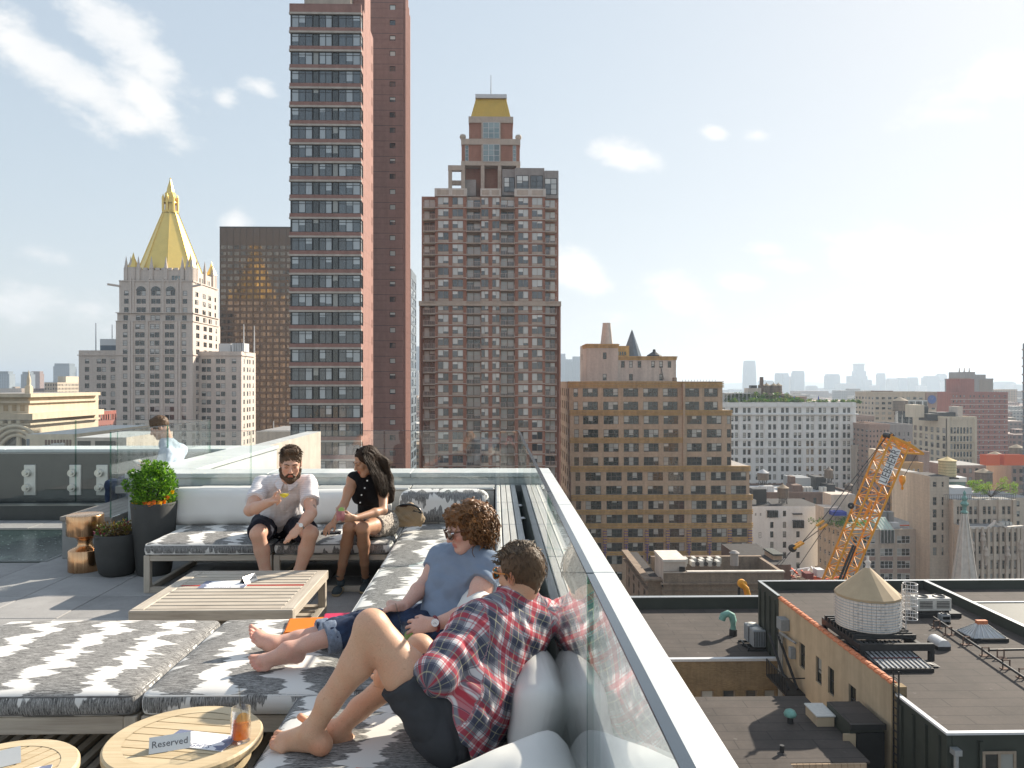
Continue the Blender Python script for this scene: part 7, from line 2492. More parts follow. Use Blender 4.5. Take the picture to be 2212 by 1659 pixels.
# ================================================================== white building with the roof garden
def white_building():
 Y0=350.0
 X=lambda cx,Y=Y0:Xat(1555+0.15622*cx,Y)
 Z=lambda cy,Y=Y0:Zat(748.8+0.15622*cy,Y,1700)
 B=Building('white_building','white terracotta office block with paired windows and a roof garden','building',(X(1000),Y0,ZS),cap=295)
 xl,xr=X(-250),X(1882)
 cs=[-215,-153,-12,52,168,230,340,405,517,580,690,757,867,932,1042,1105,1215,1278,1387,1450,1556,1618,1722,1783]
 ww=X(42)-X(0)
 rows=[(Z(915),Z(845))]+[(Z(958+115.4*k+74),Z(958+115.4*k)) for k in range(14)]
 B.block(xl,xr,Y0,Y0+30,ZS,Z(775),'terracotta_white',front=dict(cols=cols_at([X(c)-xl for c in cs],ww),rows=rows,win=WN(1,2,0.16,'frame_dark','glass_office',split=0.5)),depth=0.45,rec=0.3,roof='roof_grey')
 B.box('main_cornice','terracotta_white',xl,X(1908),Y0-1.1,Y0+8,Z(942),Z(926));B.box('upper_cornice','terracotta_white',xl,X(1890),Y0-0.5,Y0+8,Z(830),Z(820))
 for y in (1272,1390):
  B.box('string_course','terracotta_white',xl,xr+0.4,Y0-0.45,Y0+4,Z(y+12),Z(y))
 for c in (100,285,462,635,812,985,1160,1332,1503,1672,1845):
  B.box('pilaster','terracotta_white',X(c-20),X(c+20),Y0-0.35,Y0+0.3,Z(1268),Z(948));B.box('parapet_pier','terracotta_white',X(c-18),X(c+18),Y0-0.3,Y0+1,Z(822),Z(768));B.box('pilaster','terracotta_white',X(c-20),X(c+20),Y0-0.25,Y0+0.3,ZS,Z(1400))
 B.box('parapet','terracotta_white',xl,xr,Y0,Y0+0.8,Z(778),Z(770))
 Yr=Y0+8
 XR=lambda c:Xat(1555+0.15622*c,Yr);ZR=lambda c:Zat(748.8+0.15622*c,Yr,1700)
 B.box('roof_house','stucco_grey',XR(450),XR(632),Yr+6,Yr+12,ZR(775),ZR(575));B.box('roof_house','far_brick',XR(640),XR(1020),Yr+5,Yr+14,ZR(775),ZR(655));B.box('roof_house','far_brick',XR(1030),XR(1250),Yr+4,Yr+12,ZR(775),ZR(690))
 B.box('roof_house','far_pale',XR(110),XR(450),Yr+5,Yr+12,ZR(775),ZR(640));B.box('sloped_frame','frame_dark',XR(500),XR(585),Yr+7,Yr+10,ZR(578),ZR(535));B.box('chimney','brown_brick',XR(650),XR(685),Yr+8,Yr+10,ZR(660),ZR(418))
 B.box('pergola','frame_white',XR(110),XR(450),Yr+1.5,Yr+4.5,ZR(650),ZR(640))
 for k in range(7):
  B.box('pergola_post','frame_white',XR(112+k*55),XR(118+k*55),Yr+1.5,Yr+1.9,ZR(775),ZR(645))
 B.finish()
 for i,(c,lab) in enumerate(((672,'wooden water tank beside the chimney in the roof garden'),(742,'wooden water tank second from the chimney in the roof garden'),(842,'wooden water tank third from the chimney in the roof garden'),(908,'wooden water tank farthest from the chimney in the roof garden'))):
  rr=(X(105)-X(0))/2
  water_tank(lab,(XR(c+8),Yr+10,ZR(655)),rr,ZR(540)-ZR(655),legs=0.05,cone=0.6,hoops=5)
 for c,lab in ((838,'closed blue parasol in the roof garden below the tanks'),(1032,'closed blue parasol in the roof garden beside the brick roof house'),(1370,'closed blue parasol standing alone in the roof garden')):
  t=thing('parasol',lab,'parasol',(XR(c),Yr+0.5,ZR(770)),group='closed blue parasols in the roof garden')
  hh=ZR(680)-ZR(770)
  mb=MB();mb.cyl((0,0,0),(0,0,hh),0.08,n=6);mb.build('pole','frame_dark',t)
  mb=MB();mb.lathe([(0.35,hh*0.2),(0.42,hh*0.35),(0.18,hh*0.9),(0.02,hh)],n=10);mb.build('canopy','blue_awning',t)
 rng=random.Random(31)
 c=[]
 for k in range(95):
  q=rng.uniform(80,1850)
  hgt=rng.uniform(0.3,1.0) if q>1200 else rng.uniform(0.4,1.7)
  c.append(((XR(q),Yr-6+rng.uniform(-1,5),ZR(770)+hgt*0.6),hgt*0.8))
 o=leaf_cluster('roof_garden',['leaf_dark','leaf_mid','leaf_olive'],c,60,0.7,0.7,None,seed=12,aspect=0.6)
 tag(o,'green hedge and shrubs along the parapet of the white building',None,kind='stuff')
 c=[((XR(q),Yr+3.0+rng.uniform(-1,3),ZR(760)+rng.uniform(0.3,3.5)),1.1) for q in np.linspace(120,1050,38)]
 o=leaf_cluster('climbing_plants',['leaf_mid','leaf_dark','leaf_olive'],c,60,0.7,0.7,None,seed=14,aspect=0.6)
 tag(o,'climbing greenery over the pergola of the white building',None,kind='stuff')
white_building()
# ================================================================== buildings in the right middle distance
m7x=lambda c:1555.2+0.3298*c
m7y=lambda c:748.8+0.3298*c
def simple(name,label,Y0,a,b,top,mat,depth=24,cols=None,pitch=None,first=None,wh=None,ww=None,nrow=20,left=False,win=None,right=False,zb=ZS,roof='roof_grey',lcols=None,cat='building',group=None,par=True,cap=280):
 """block placed by crop coordinates of its front face; window columns as crop x"""
 X=lambda c:Xat(m7x(c),Y0);Z=lambda c:Zat(m7y(c),Y0,m7x((a+b)/2))
 B=Building(name,label,cat,((X(a)+X(b))/2,Y0,zb),group=group,cap=cap)
 x0,x1=X(a),X(b)
 win=win or WN(1,2,0.12,'frame_dark','glass_office',split=0.5)
 fr=lf=rt=None
 if cols:
  rows=[(Z(first+k*pitch+wh),Z(first+k*pitch)) for k in range(nrow) if Z(first+k*pitch+wh)>zb+2]
  if isinstance(cols,int):
   w_=(x1-x0)/cols
   cl=[(i*w_+w_*(1-ww)/2,(i+1)*w_-w_*(1-ww)/2) for i in range(cols)]
  else:
   cl=cols_at([X(c)-x0 for c in cols],X(ww)-X(0))
  fr=dict(cols=cl,rows=rows,win=win)
  if left or right:
   n=max(2,int(depth/4.0)) if not lcols else lcols
   w_=depth/n
   sc=[(i*w_+w_*0.25,(i+1)*w_-w_*0.25) for i in range(n)]
   if left:lf=dict(cols=sc,rows=rows,win=win)
   if right:rt=dict(cols=sc,rows=rows,win=win)
 B.block(x0,x1,Y0,Y0+depth,zb,Z(top),mat,front=fr,left=lf,right=rt,roof=roof)
 if par:
  for (p,q,r,s_) in ((x0-0.15,x1+0.15,Y0-0.15,Y0+0.35),(x0-0.15,x1+0.15,Y0+depth-0.35,Y0+depth),(x0-0.15,x0+0.3,Y0+0.36,Y0+depth-0.36),(x1-0.3,x1+0.15,Y0+0.36,Y0+depth-0.36)):
   B.box('parapet',mat,p,q,r,s_,Z(top)-0.3,Z(top)+0.9)
 B.X,B.Z,B.Y0=X,Z,Y0
 return B
Y0=388.0
B=simple('loft_building','cream loft building with arcaded top floor and black roof bulkheads',Y0,1487,1680,470,'cream',depth=Yside(m7x(1262),Xat(m7x(1487),Y0))-Y0,cols=[1517,1538,1559,1580,1601,1622,1643],pitch=51,first=535,wh=34,ww=14,left=True,lcols=6,win=WN(1,1,0.10,'frame_dark','glass_dark'))
X,Z=B.X,B.Z
for k in range(5):
 B.box('string_course','cream',X(1485),X(1682),Y0-0.7,Y0+1,Z(625+51*k),Z(621+51*k))
for c in (1495,1672):
 B.box('quoin_pier','cream',X(c-8),X(c+8),Y0-0.5,Y0+1,ZS,Z(472))
B.box('pediment','cream',X(1515),X(1660),Y0-0.4,Y0+1.5,Z(480),Z(462));B.box('bulkhead','cream',X(1350),X(1410),Y0+10,Y0+20,Z(470),Z(385))
for (a,b,z0,z1,yy) in ((1398,1465,460,395,14),(1415,1500,490,445,8),(1500,1620,470,435,10)):
 B.box('bulkhead','black_steel',X(a),X(b),Y0+yy,Y0+yy+8,Z(z0),Z(z1))
B.box('bulkhead','stucco_grey',X(1620),X(1652),Y0+8,Y0+16,Z(470),Z(395))
for c in (1517,1538,1559,1580,1601,1622,1643):
 mb=MB();r=(X(14)-X(0))/2
 mb.face([(X(c)+r*math.cos(a),Y0-0.06,Z(535)+r*math.sin(a)) for a in np.linspace(0,PI,9)]);B.part('arch_light',mb,['glass_dark'])
B.finish()
B=simple('store_building','beige department store block with white upper floors',450.0,1010,1418,305,'beige',cols=10,pitch=33,first=330,wh=15,ww=0.55,left=True)
B.box('white_front','terracotta_white',B.X(1145),B.X(1350),448.5,452,ZS,B.Z(352));B.box('bulkhead','brown_brick',B.X(1085),B.X(1180),458,468,B.Z(305),B.Z(290));B.box('bulkhead','far_brick',B.X(1345),B.X(1418),449.2,460,B.Z(400),B.Z(300))
for r_ in range(5):
 for c in (1170,1200,1215,1243,1257,1287,1301,1335):
  me=win_mesh(2.2,4.4,1,2,0.15,'frame_dark','glass_dark');B.wins.append((me,Vector((B.X(c),448.4,B.Z(382+r_*34))),0.0,'front'))
B.finish()
ck=thing('tower_clock','round blue clock face on the brick roof block','clock',(B.X(1381),448.9,B.Z(346)))
ck.scale=(0.36,0.36,0.36)
mb=MB();mb.cyl((0,0.3,0),(0,-0.5,0),7.2,n=32);mb.build('dial','clock_blue',ck)
mb=MB();mb.lathe([(6.4,0),(7.4,0.2),(7.4,0.6)],n=32);o=mb.build('rim','far_brick',ck);o.rotation_euler=(R(90),0,0)
for a,L in ((0.9,4.2),(2.4,5.6)):
 mb=MB();mb.beam((0,-0.6,0),(math.cos(a)*L,-0.6,math.sin(a)*L),0.5,0.2);mb.build('clock_hand','far_pale',ck)
for k in range(12):
 a=k*PI/6;mb=MB();mb.beam((math.cos(a)*5.4,-0.55,math.sin(a)*5.4),(math.cos(a)*6.4,-0.55,math.sin(a)*6.4),0.4,0.2);mb.build('hour_mark','far_pale',ck)
B=simple('brick_slab','broad red brick apartment slab ruled with white floor lines',480.0,1512,1886,307,'red_slab',depth=30,cols=[1530,1552,1575,1600,1640,1665,1700,1725,1760,1800,1830,1865],pitch=33.5,first=318,wh=14,ww=10,left=False)
for k in range(12):
 B.box('floor_line','stone_pale',B.X(1512),B.X(1886),479.7,481,B.Z(346+33.5*k),B.Z(343.5+33.5*k))
B.box('roof_tower','red_slab',B.X(1603),B.X(1705),486,500,B.Z(307),B.Z(212));B.box('roof_tower_cap','far_brick',B.X(1615),B.X(1692),487,499,B.Z(212),B.Z(204))
B.finish()
B=simple('grey_tower','grey ribbed tower with masts behind the red apartment slab',620.0,1613,1790,215,'grey_stone',depth=30)
B.box('upper_block','grey_stone',B.X(1616),B.X(1682),622,645,B.Z(215),B.Z(165));B.box('upper_block','grey_stone',B.X(1690),B.X(1762),624,645,B.Z(215),B.Z(182))
for k in range(14):
 B.box('rib','stone_buff',B.X(1700+k*6.2),B.X(1702+k*6.2),619.6,620.2,ZS,B.Z(216))
for c in (1616,1649,1682):
 mb=MB();mb.cyl((B.X(c),630,B.Z(165)),(B.X(c),630,B.Z(136)),0.6,0.3,n=6);B.part('mast',mb,['far_brick'])
B.finish()
wb=WN(1,2,0.12,'frame_white','glass_office',split=0.5)
B=simple('tan_block','orange tan apartment block with grey patched flank',300.0,1160,1330,775,'orange_tan',cols=[1212,1240,1270,1300],pitch=47,first=800,wh=22,ww=13,left=True,lcols=4,win=wb,depth=Yside(m7x(1115),Xat(m7x(1160),300.0))-300.0);B.finish()
B=simple('brick_block','tall brown brick block with dark side court behind the crane',335.0,975,1112,520,'far_brick',cols=6,pitch=34,first=545,wh=15,ww=0.4,left=True);B.finish()
B=simple('brick_block','brown brick block with a flat roof beside the orange tan block',330.0,1300,1372,700,'far_brick',cols=4,pitch=46,first=860,wh=22,ww=0.5);B.finish()
B=simple('brick_block','brown roof block with ducts above the crane tip',330.0,1145,1262,690,'brown_brick');B.finish()
B=simple('maroon_house','narrow maroon brick house with a pale roof',262.0,1250,1308,925,'maroon',depth=Yside(m7x(1195),Xat(m7x(1250),262.0))-262.0,cols=[1288],pitch=56,first=1000,wh=34,ww=22,left=True,lcols=3,win=wb,roof='roof_silver');B.finish()
B=simple('stone_house','grey stone house with dark windows behind the crane boom',360.0,1095,1262,520,'grey_stone',cols=[1120,1145,1175,1205,1235],pitch=42,first=560,wh=24,ww=11);B.finish()
B=simple('stone_house','pale stone house beside the white terracotta block',345.0,893,935,660,'stone_buff',cols=[905,922],pitch=46,first=690,wh=24,ww=9);B.finish()
B=simple('slate_house','dark slate roofed house beside the white terracotta block',350.0,936,976,610,'slate_blue',cols=[957],pitch=50,first=640,wh=22,ww=18);B.finish()
B=simple('brick_block','long low brick block seen past the white terracotta corner',420.0,893,1010,465,'far_brick',cols=8,pitch=30,first=480,wh=12,ww=0.45);B.finish()
Y0=290.0
B=simple('brick_block','long brown brick building with cluttered roof and four water tanks',Y0,200,862,968,'brown_brick',depth=26,cols=[548,622,712,762,815],pitch=58,first=990,wh=40,ww=20,nrow=5,roof='roof_silver',win=WN(1,2,0.12,'frame_dark','glass_dark',split=0.5))
X,Z=B.X,B.Z
B.box('bulkhead','brown_brick',X(520),X(548),Y0+8,Y0+12,Z(968),Z(868));B.box('bulkhead','brown_brick',X(500),X(560),Y0+3,Y0+10,Z(968),Z(915));B.box('metal_shed','galvanised',X(555),X(680),Y0+12,Y0+22,Z(968),Z(885));B.box('bulkhead','black_steel',X(715),X(780),Y0+12,Y0+20,Z(968),Z(880));B.box('bulkhead','black_steel',X(745),X(800),Y0+6,Y0+12,Z(968),Z(918))
for c in (575,598,620,690,712):
 B.box('condenser','ac_white',X(c),X(c+17),Y0+4,Y0+6,Z(968),Z(930))
for k in range(6):
 B.box('roof_tank','white_metal',X(300+k*15),X(312+k*15),Y0+5,Y0+8,Z(968),Z(925))
B.box('downpipe','slate_blue',X(668),X(682),Y0-0.6,Y0+0.2,ZS,Z(960))
B.finish()
tz=lambda c,Y:Zat(m7y(c),Y,m7x(500))
for (c,top,bot,hw_,Y,base,rm,lab) in ((281,800,872,36,300,968,'roof_silver','grey wooden water tank on tall legs beside the tan building'),(712,790,862,27,300,968,'wood_tank','dark wooden water tank on a post in front of the white block'),(845,890,940,26,300,968,'wood_tank','squat dark water tank at the end of the brown roof'),(413,900,988,35,245,1045,'tank_roof','wooden water tank with tan cone above the white painted building')):
 r=(Xat(m7x(c+hw_),Y)-Xat(m7x(c-hw_),Y))/2
 z0=tz(base,Y);zb_=tz(bot,Y);zt_=tz(top+hw_*0.7,Y)
 water_tank(lab,(Xat(m7x(c),Y),Y,z0),r,zt_-zb_,legs=max(0.6,zb_-z0),roofm=rm,cone=0.62)
Y0=240.0
B=Building('white_house','white painted building with blind windows and slanted studio skylights','building',(Xat(m7x(400),Y0),Y0,ZS))
X=lambda c:Xat(m7x(c),Y0);Z=lambda c:Zat(m7y(c),Y0,m7x(400))
x0=X(190)
wd=WN(1,2,0.1,'frame_dark','glass_dark',split=0.5)
ch=[(234,1090,8,16),(266,1090,8,16),(262,1215,16,38),(252,1368,16,22)]
cols=[(329,350),(388,396+4),(412,434),(500,522)]
rows=[(1148,1188),(1210,1250),(1278,1318),(1345,1385)]
B.block(x0,X(500)+8,Y0,Y0+16,ZS,Z(1045),'white_paint',front=dict(cols=[(X(329)-x0,X(351)-x0),(X(412)-x0,X(434)-x0),(X(500)-x0,X(522)-x0)],rows=[(Z(b),Z(a)) for a,b in ((1075,1112),(1148,1188),(1210,1250),(1278,1318),(1345,1385),(1415,1455))],win=wd,skip=lambda u_,z_:(z_>Z(1140) and abs(u_-(X(423)-x0))>1) or (z_>Z(1200) and u_>X(490)-x0)),roof='roof_dark')
B.block(X(500)+8.01,X(645),Y0+0.5,Y0+16,ZS,Z(1105),'white_paint',roof='roof_silver')
for (c,t_,w_,h_) in ch:
 me=win_mesh(X(w_)-X(0),Z(0)-Z(h_),1,2,0.1,'frame_dark','glass_dark');B.wins.append((me,Vector((X(c),Y0-0.03,Z(t_+h_/2))),0.0,'front'))
for (a,b) in ((354,384),(438,462),(526,550)):
 for (p,q) in ((1148,1188),(1210,1250),(1278,1318),(1345,1385)):
  B.box('blocked_window','white_paint',X(a-2),X(a+18),Y0-0.10,Y0+0.05,Z(q),Z(p))
for (a,b,zt_,zm,zb_) in ((308,376,1030,1075,1118),(475,546,1095,1140,1188),(475,535,1065,1094,1100)):
 mb=MB()
 mb.quad((X(a),Y0-0.3,Z(zb_)),(X(b),Y0-0.3,Z(zb_)),(X(b),Y0-0.4,Z(zm)),(X(a),Y0-0.4,Z(zm)),0);mb.quad((X(a),Y0-0.4,Z(zm)),(X(b),Y0-0.4,Z(zm)),(X(b)-1.2,Y0+5,Z(zt_)),(X(a)-1.2,Y0+5,Z(zt_)),1)
 B.part('studio_skylight',mb,['glass_dark','glass_slab'])
 for k in range(7):
  f=k/6;xa=X(a)+(X(b)-X(a))*f
  mb=MB();mb.beam((xa,Y0-0.42,Z(zb_)),(xa,Y0-0.5,Z(zm)),0.12);mb.beam((xa,Y0-0.5,Z(zm)),(xa-1.2,Y0+4.9,Z(zt_)+0.1),0.12);B.part('glazing_bar',mb,['frame_dark'])
B.box('bulkhead','black_steel',X(245),X(335),Y0+4,Y0+9,Z(1045),Z(945));B.box('condenser','ac_white',X(218),X(252),Y0+2,Y0+5,Z(1040),Z(1010));B.box('roof_slab','roof_dark',X(480),X(530),Y0+3,Y0+10,Z(1070),Z(1050))
for k in range(9):
 B.box('railing_post','black_steel',X(560+k*10),X(561+k*10),Y0+1,Y0+1.1,Z(1105),Z(1090))
B.finish()
Y0=215.0
xf=Xat(m7x(845),Y0)
dp=Yside(m7x(640),xf)-Y0
B=Building('corner_building','beige corner building with triple windows and cluttered roof terrace','building',(xf+8,Y0,ZS),cap=290)
X=lambda c:Xat(m7x(c),Y0);Z=lambda c:Zat(m7y(c),Y0,m7x(1100))
wt3=WN(3,2,0.12,'frame_white','glass_office',split=0.5);wt1=WN(1,2,0.12,'frame_white','glass_office',split=0.5)
cols=[(X(a)-xf,X(b)-xf) for a,b in ((870,902),(935,1018),(1050,1134),(1160,1246),(1278,1306),(1322,1350))]
rows=[(Z(a+50),Z(a)) for a in (1240,1322,1404,1486,1568,1650)]
wf=lambda w_,h_:wt3(w_,h_) if w_>X(60)-X(0) else wt1(w_,h_)
lw_=[(dp*f,dp*f+1.15) for f in (0.06,0.22,0.36,0.5,0.64,0.8)]
B.block(xf,X(1392),Y0,Y0+dp,ZS,Z(1200),'beige_grey',front=dict(cols=cols,rows=rows,win=wf),left=dict(cols=lw_,rows=[(z0+0.8,z1) for z0,z1 in rows],win=wt1),roof='roof_grey')
B.box('parapet','beige',xf-0.2,X(1392),Y0-0.15,Y0+0.35,Z(1200),Z(1195));B.box('parapet','beige',xf-0.25,xf+0.3,Y0+0.36,Y0+dp,Z(1200),Z(1192));B.box('cornice','beige',xf-0.7,xf-0.01,Y0,Y0+dp,Z(1226),Z(1216));B.box('cornice','beige',xf-0.9,xf-0.01,Y0,Y0+dp,Z(1560),Z(1545))
for k in range(4):
 B.box('brick_panel','far_brick',X(935),X(1018),Y0-0.03,Y0+0.05,Z(1400+82*k),Z(1376+82*k));B.box('brick_panel','far_brick',X(1050),X(1134),Y0-0.03,Y0+0.05,Z(1400+82*k),Z(1376+82*k));B.box('brick_panel','far_brick',X(1160),X(1246),Y0-0.03,Y0+0.05,Z(1400+82*k),Z(1376+82*k))
mb=MB();a,b=X(1048),X(1136)
mb.quad((a,Y0-0.4,Z(1285)),(b,Y0-0.4,Z(1285)),(b,Y0-0.4,Z(1200)),(a,Y0-0.4,Z(1200)),0);mb.quad((a,Y0-0.4,Z(1200)),(b,Y0-0.4,Z(1200)),(b,Y0+5,Z(1136)),(a,Y0+5,Z(1136)),1);mb.quad((a,Y0-0.4,Z(1200)),(a,Y0+5,Z(1136)),(a,Y0+5,Z(1200)),(a,Y0+4.9,Z(1200)),1)
plain('glass_mint',(0.40,0.52,0.44),rough=0.2,world_space=True);B.part('glass_hood',mb,['glass_office','glass_mint'])
for k in range(5):
 x=a+(b-a)*k/4;mb=MB();mb.beam((x,Y0-0.46,Z(1285)),(x,Y0-0.46,Z(1200)),0.12);mb.beam((x,Y0-0.46,Z(1200)),(x,Y0+4.9,Z(1134)),0.10);B.part('glazing_bar',mb,['frame_white'])
B.box('skylight_box','ac_grey',X(1125),X(1200),Y0+9,Y0+13,Z(1195),Z(1115));B.box('condenser','ac_grey',X(1205),X(1235),Y0+8,Y0+10,Z(1195),Z(1115));B.box('condenser','ac_grey',X(1325),X(1360),Y0+2,Y0+4,Z(1200),Z(1165));B.box('bulkhead','stucco_grey',X(870),X(1040),Y0+14,Y0+20,Z(1195),Z(1015));B.box('bulkhead','stucco_grey',X(780),X(900),Y0+10,Y0+16,Z(1195),Z(1090));B.box('awning','blue_awning',X(815),X(905),Y0+7,Y0+10,Z(1135),Z(1108));B.box('pipe_run','orange_net',X(1200),X(1330),Y0+4,Y0+4.3,Z(1192),Z(1186));B.box('tarp','white_metal',X(1165),X(1215),Y0+3,Y0+5,Z(1200),Z(1168))
B.finish()
rng=random.Random(8)
o=leaf_cluster('terrace_plants',['leaf_mid','leaf_light','leaf_dark'],[((X(q),Y0+rng.uniform(2,14),Z(1196)+0.8),0.9) for q in list(np.linspace(800,1010,24))+[670,690,705,760,775]],60,0.42,0.7,None,seed=15,aspect=0.6)
tag(o,'potted greenery on the roof terrace of the beige corner building',None,kind='stuff')
Y0=205.0
B=Building('setback_building','tan setback building with a penthouse tree and a narrow lit flank','building',(Xat(m7x(1700),Y0),Y0,ZS),cap=290)
X=lambda c:Xat(m7x(c),Y0);Z=lambda c:Zat(m7y(c),Y0,m7x(1650))
w2=WN(1,2,0.12,'frame_tan','glass_dark',split=0.5)
xf=X(1540);dp=Yside(m7x(1465),xf)-Y0
rows=[(Z(a+54),Z(a)) for a in (1046,1128,1210,1292,1374,1456,1538)]
B.block(xf,X(1935),Y0,Y0+dp,ZS,Z(1005),'beige_grey',front=dict(cols=[(X(a)-xf,X(a+22)-xf) for a in (1545,1572,1632,1664,1722,1754,1788,1848,1883)],rows=rows,win=w2),left=dict(cols=[(dp*f,dp*f+1.1) for f in (0.1,0.3,0.5,0.72,0.88)],rows=rows,win=w2))
for c in (1535,1610,1703,1830,1925):
 B.box('pier','beige_grey',X(c)-0.5,X(c)+0.5,Y0-0.4,Y0+0.4,ZS,Z(1003))
xg=X(1372);yg=Y0+dp*0.35
ys_=Y0+dp*0.55
XT=lambda c:Xat(m7x(c),ys_)
B.block(XT(1374),XT(1500),ys_,Y0+dp+8,ZS,Zat(m7y(850),ys_,2030),'beige',front=dict(cols=[(XT(1394)-XT(1374),XT(1420)-XT(1374)),(XT(1452)-XT(1374),XT(1466)-XT(1374))],rows=[(Zat(m7y(b_),ys_,2030),Zat(m7y(a_),ys_,2030)) for a_,b_ in ((885,920),(985,1040),(1066,1120),(1150,1205),(1232,1286),(1314,1368))],win=w2),name='stair_tower',roof='roof_dark')
B.block(Xat(m7x(1305),Y0+24),Xat(m7x(1376),Y0+24),Y0+24,Y0+40,ZS,Z(905),'beige_grey',front=dict(cols=[(1.2,2.6),(3.0,4.4),(5.0,6.2)],rows=[(Z(1010),Z(960)),(Z(1090),Z(1040)),(Z(1170),Z(1120)),(Z(1250),Z(1200))],win=WN(1,2,0.12,'frame_dark','glass_dark',split=0.5)),name='rear_wing')
B.box('tank_room','beige',X(1372),X(1415),Y0+26,Y0+34,Z(905),Z(735));B.box('tank_deck','roof_dark',Xat(m7x(1425),Y0+6),Xat(m7x(1552),Y0+6),Y0+5,Y0+13,Zat(m7y(860),Y0+8,2046),Zat(m7y(850),Y0+8,2046)+0.02);B.box('penthouse','white_metal',X(1545),X(1695),Y0+3,Y0+10,Z(1005),Z(935));B.box('conservatory_roof','white_metal',X(1635),X(1780),Y0+11,Y0+17,Z(920),Z(890));B.box('conservatory','glass_teal',X(1640),X(1775),Y0+11.2,Y0+17,Z(1000),Z(921))
mb=MB()
for k in range(40):
 x=X(1470+k*12)
 mb.box(x,Y0+0.2,Z(1004),x+0.06,Y0+0.26,Z(970))
mb.box(X(1470),Y0+0.18,Z(972),X(1930),Y0+0.28,Z(969));B.part('roof_railing',mb,['black_steel'])
B.finish()
zz=Z(850)
rt=(X(1541)-X(1437))/2
water_tank('pale yellow water tank with a shallow cone on the tan tower',(Xat(m7x(1489),Y0+8),Y0+8,Zat(m7y(850),Y0+8,2046)),rt*213/205,Zat(m7y(748),Y0+8,2046)-Zat(m7y(850),Y0+8,2046),legs=0.1,wall='tank_yellow',roofm='tank_roof_yellow',cone=0.42,hoops=6)
tr=thing('roof_tree','bright green tree spreading over the penthouse terrace','tree',(X(1835),Y0+4,Z(1000)))
mb=MB()
rng=random.Random(2)
tips=[]
for k in range(11):
 a=rng.uniform(0,6.28);L=rng.uniform(2.5,5.2)
 e=Vector((math.cos(a)*L*1.25,math.sin(a)*L*0.6,rng.uniform(2.2,4.6)))
 mb.tube([(0,0,0),e*0.45+Vector((0,0,0.6)),e],[0.13,0.09,0.03],n=5);tips.append(e)
mb.build('trunk','soil',tr)
leafmat('leaf_lime',(0.22,0.30,0.03))
leaf_cluster('crown',['leaf_lime','leaf_light','leaf_olive'],[(t_*f+Vector((rng.gauss(0,0.5),rng.gauss(0,0.4),rng.gauss(0,0.3))),rng.uniform(0.5,0.95)) for t_ in tips for f in (0.65,0.85,1.0,1.08)],62,0.36,0.7,tr,seed=19,aspect=0.55)
Y0=199.0
B=Building('gothic_building','tan brick building with gothic gables, canopied windows and stone finials','building',(Xat(m7x(1800),Y0),Y0,ZS))
X=lambda c:Xat(m7x(c),Y0);Z=lambda c:Zat(m7y(c),Y0,m7x(1800))
x0,x1=X(1618),X(1985)
wg=WN(1,2,0.1,'frame_tan','glass_dark',split=0.5)
rows=[(Z(a+h_),Z(a)) for a,h_ in ((1215,64),(1306,52),(1400,58),(1487,60),(1570,62),(1655,60))]
cg=[(X(a)-x0,X(a+23)-x0) for a in (1656,1690,1724,1765,1803,1843,1888,1920)]
B.block(x0,x1,Y0,Y0+5.9,ZS,Z(1185),'beige_grey',front=dict(cols=cg,rows=rows,win=wg),left=dict(cols=[(2,3.4)],rows=rows,win=wg))
for c in (1632,1680,1716,1756,1796,1834,1876,1912,1950,1975):
 B.box('pier','beige_grey',X(c)-0.35,X(c)+0.35,Y0-0.4,Y0+0.3,ZS,Z(1180))
B.box('tracery_band','stone_buff',X(1680),X(1945),Y0-0.25,Y0+0.2,Z(1393),Z(1362))
for k in range(7):
 mb=MB();x=X(1698+k*38);mb.lathe([(0.75,-0.1),(0.95,0.0),(0.75,0.1)],n=12);mb.v=[(x+v[0],Y0-0.32+v[2],Z(1378)+v[1]) for v in mb.v];B.part('roundel',mb,['stone_buff'])
mb=MB()
pr=[(1620,1180),(1700,1178),(1760,1182),(1782,1165),(1798,1150),(1803,1135),(1808,1152),(1840,1165),(1848,1152),(1852,1166),(1880,1180),(1985,1172)]
for (a,b) in zip(pr[:-1],pr[1:]):
 mb.quad((X(a[0]),Y0-0.3,Z(a[1]+14)),(X(b[0]),Y0-0.3,Z(b[1]+14)),(X(b[0]),Y0-0.3,Z(b[1])),(X(a[0]),Y0-0.3,Z(a[1])),0);mb.quad((X(a[0]),Y0-0.3,Z(a[1])),(X(b[0]),Y0-0.3,Z(b[1])),(X(b[0]),Y0+0.7,Z(b[1])),(X(a[0]),Y0+0.7,Z(a[1])),0);mb.quad((X(b[0]),Y0+0.7,Z(b[1]+14)),(X(a[0]),Y0+0.7,Z(a[1]+14)),(X(a[0]),Y0+0.7,Z(a[1])),(X(b[0]),Y0+0.7,Z(b[1])),0)
B.part('gable_coping',mb,['stone_pale'])
for (c,z_) in ((1645,1290),(1962,1290),(1715,1230),(1875,1330),(1735,1330)):
 mb=MB();mb.lathe([(0.25,-4),(0.45,-2.2),(0.75,-1.4),(0.5,-0.4),(0.6,0.1),(0.2,0.9),(0.02,1.3)],(X(c),Y0-0.5,Z(z_)),n=8,smooth=False);B.part('finial',mb,['stone_buff'])
for c in (1640,1660,1900,1925,1950):
 B.box('condenser','ac_white',X(c),X(c+16),Y0+3,Y0+5,Z(1185),Z(1165))
B.finish()
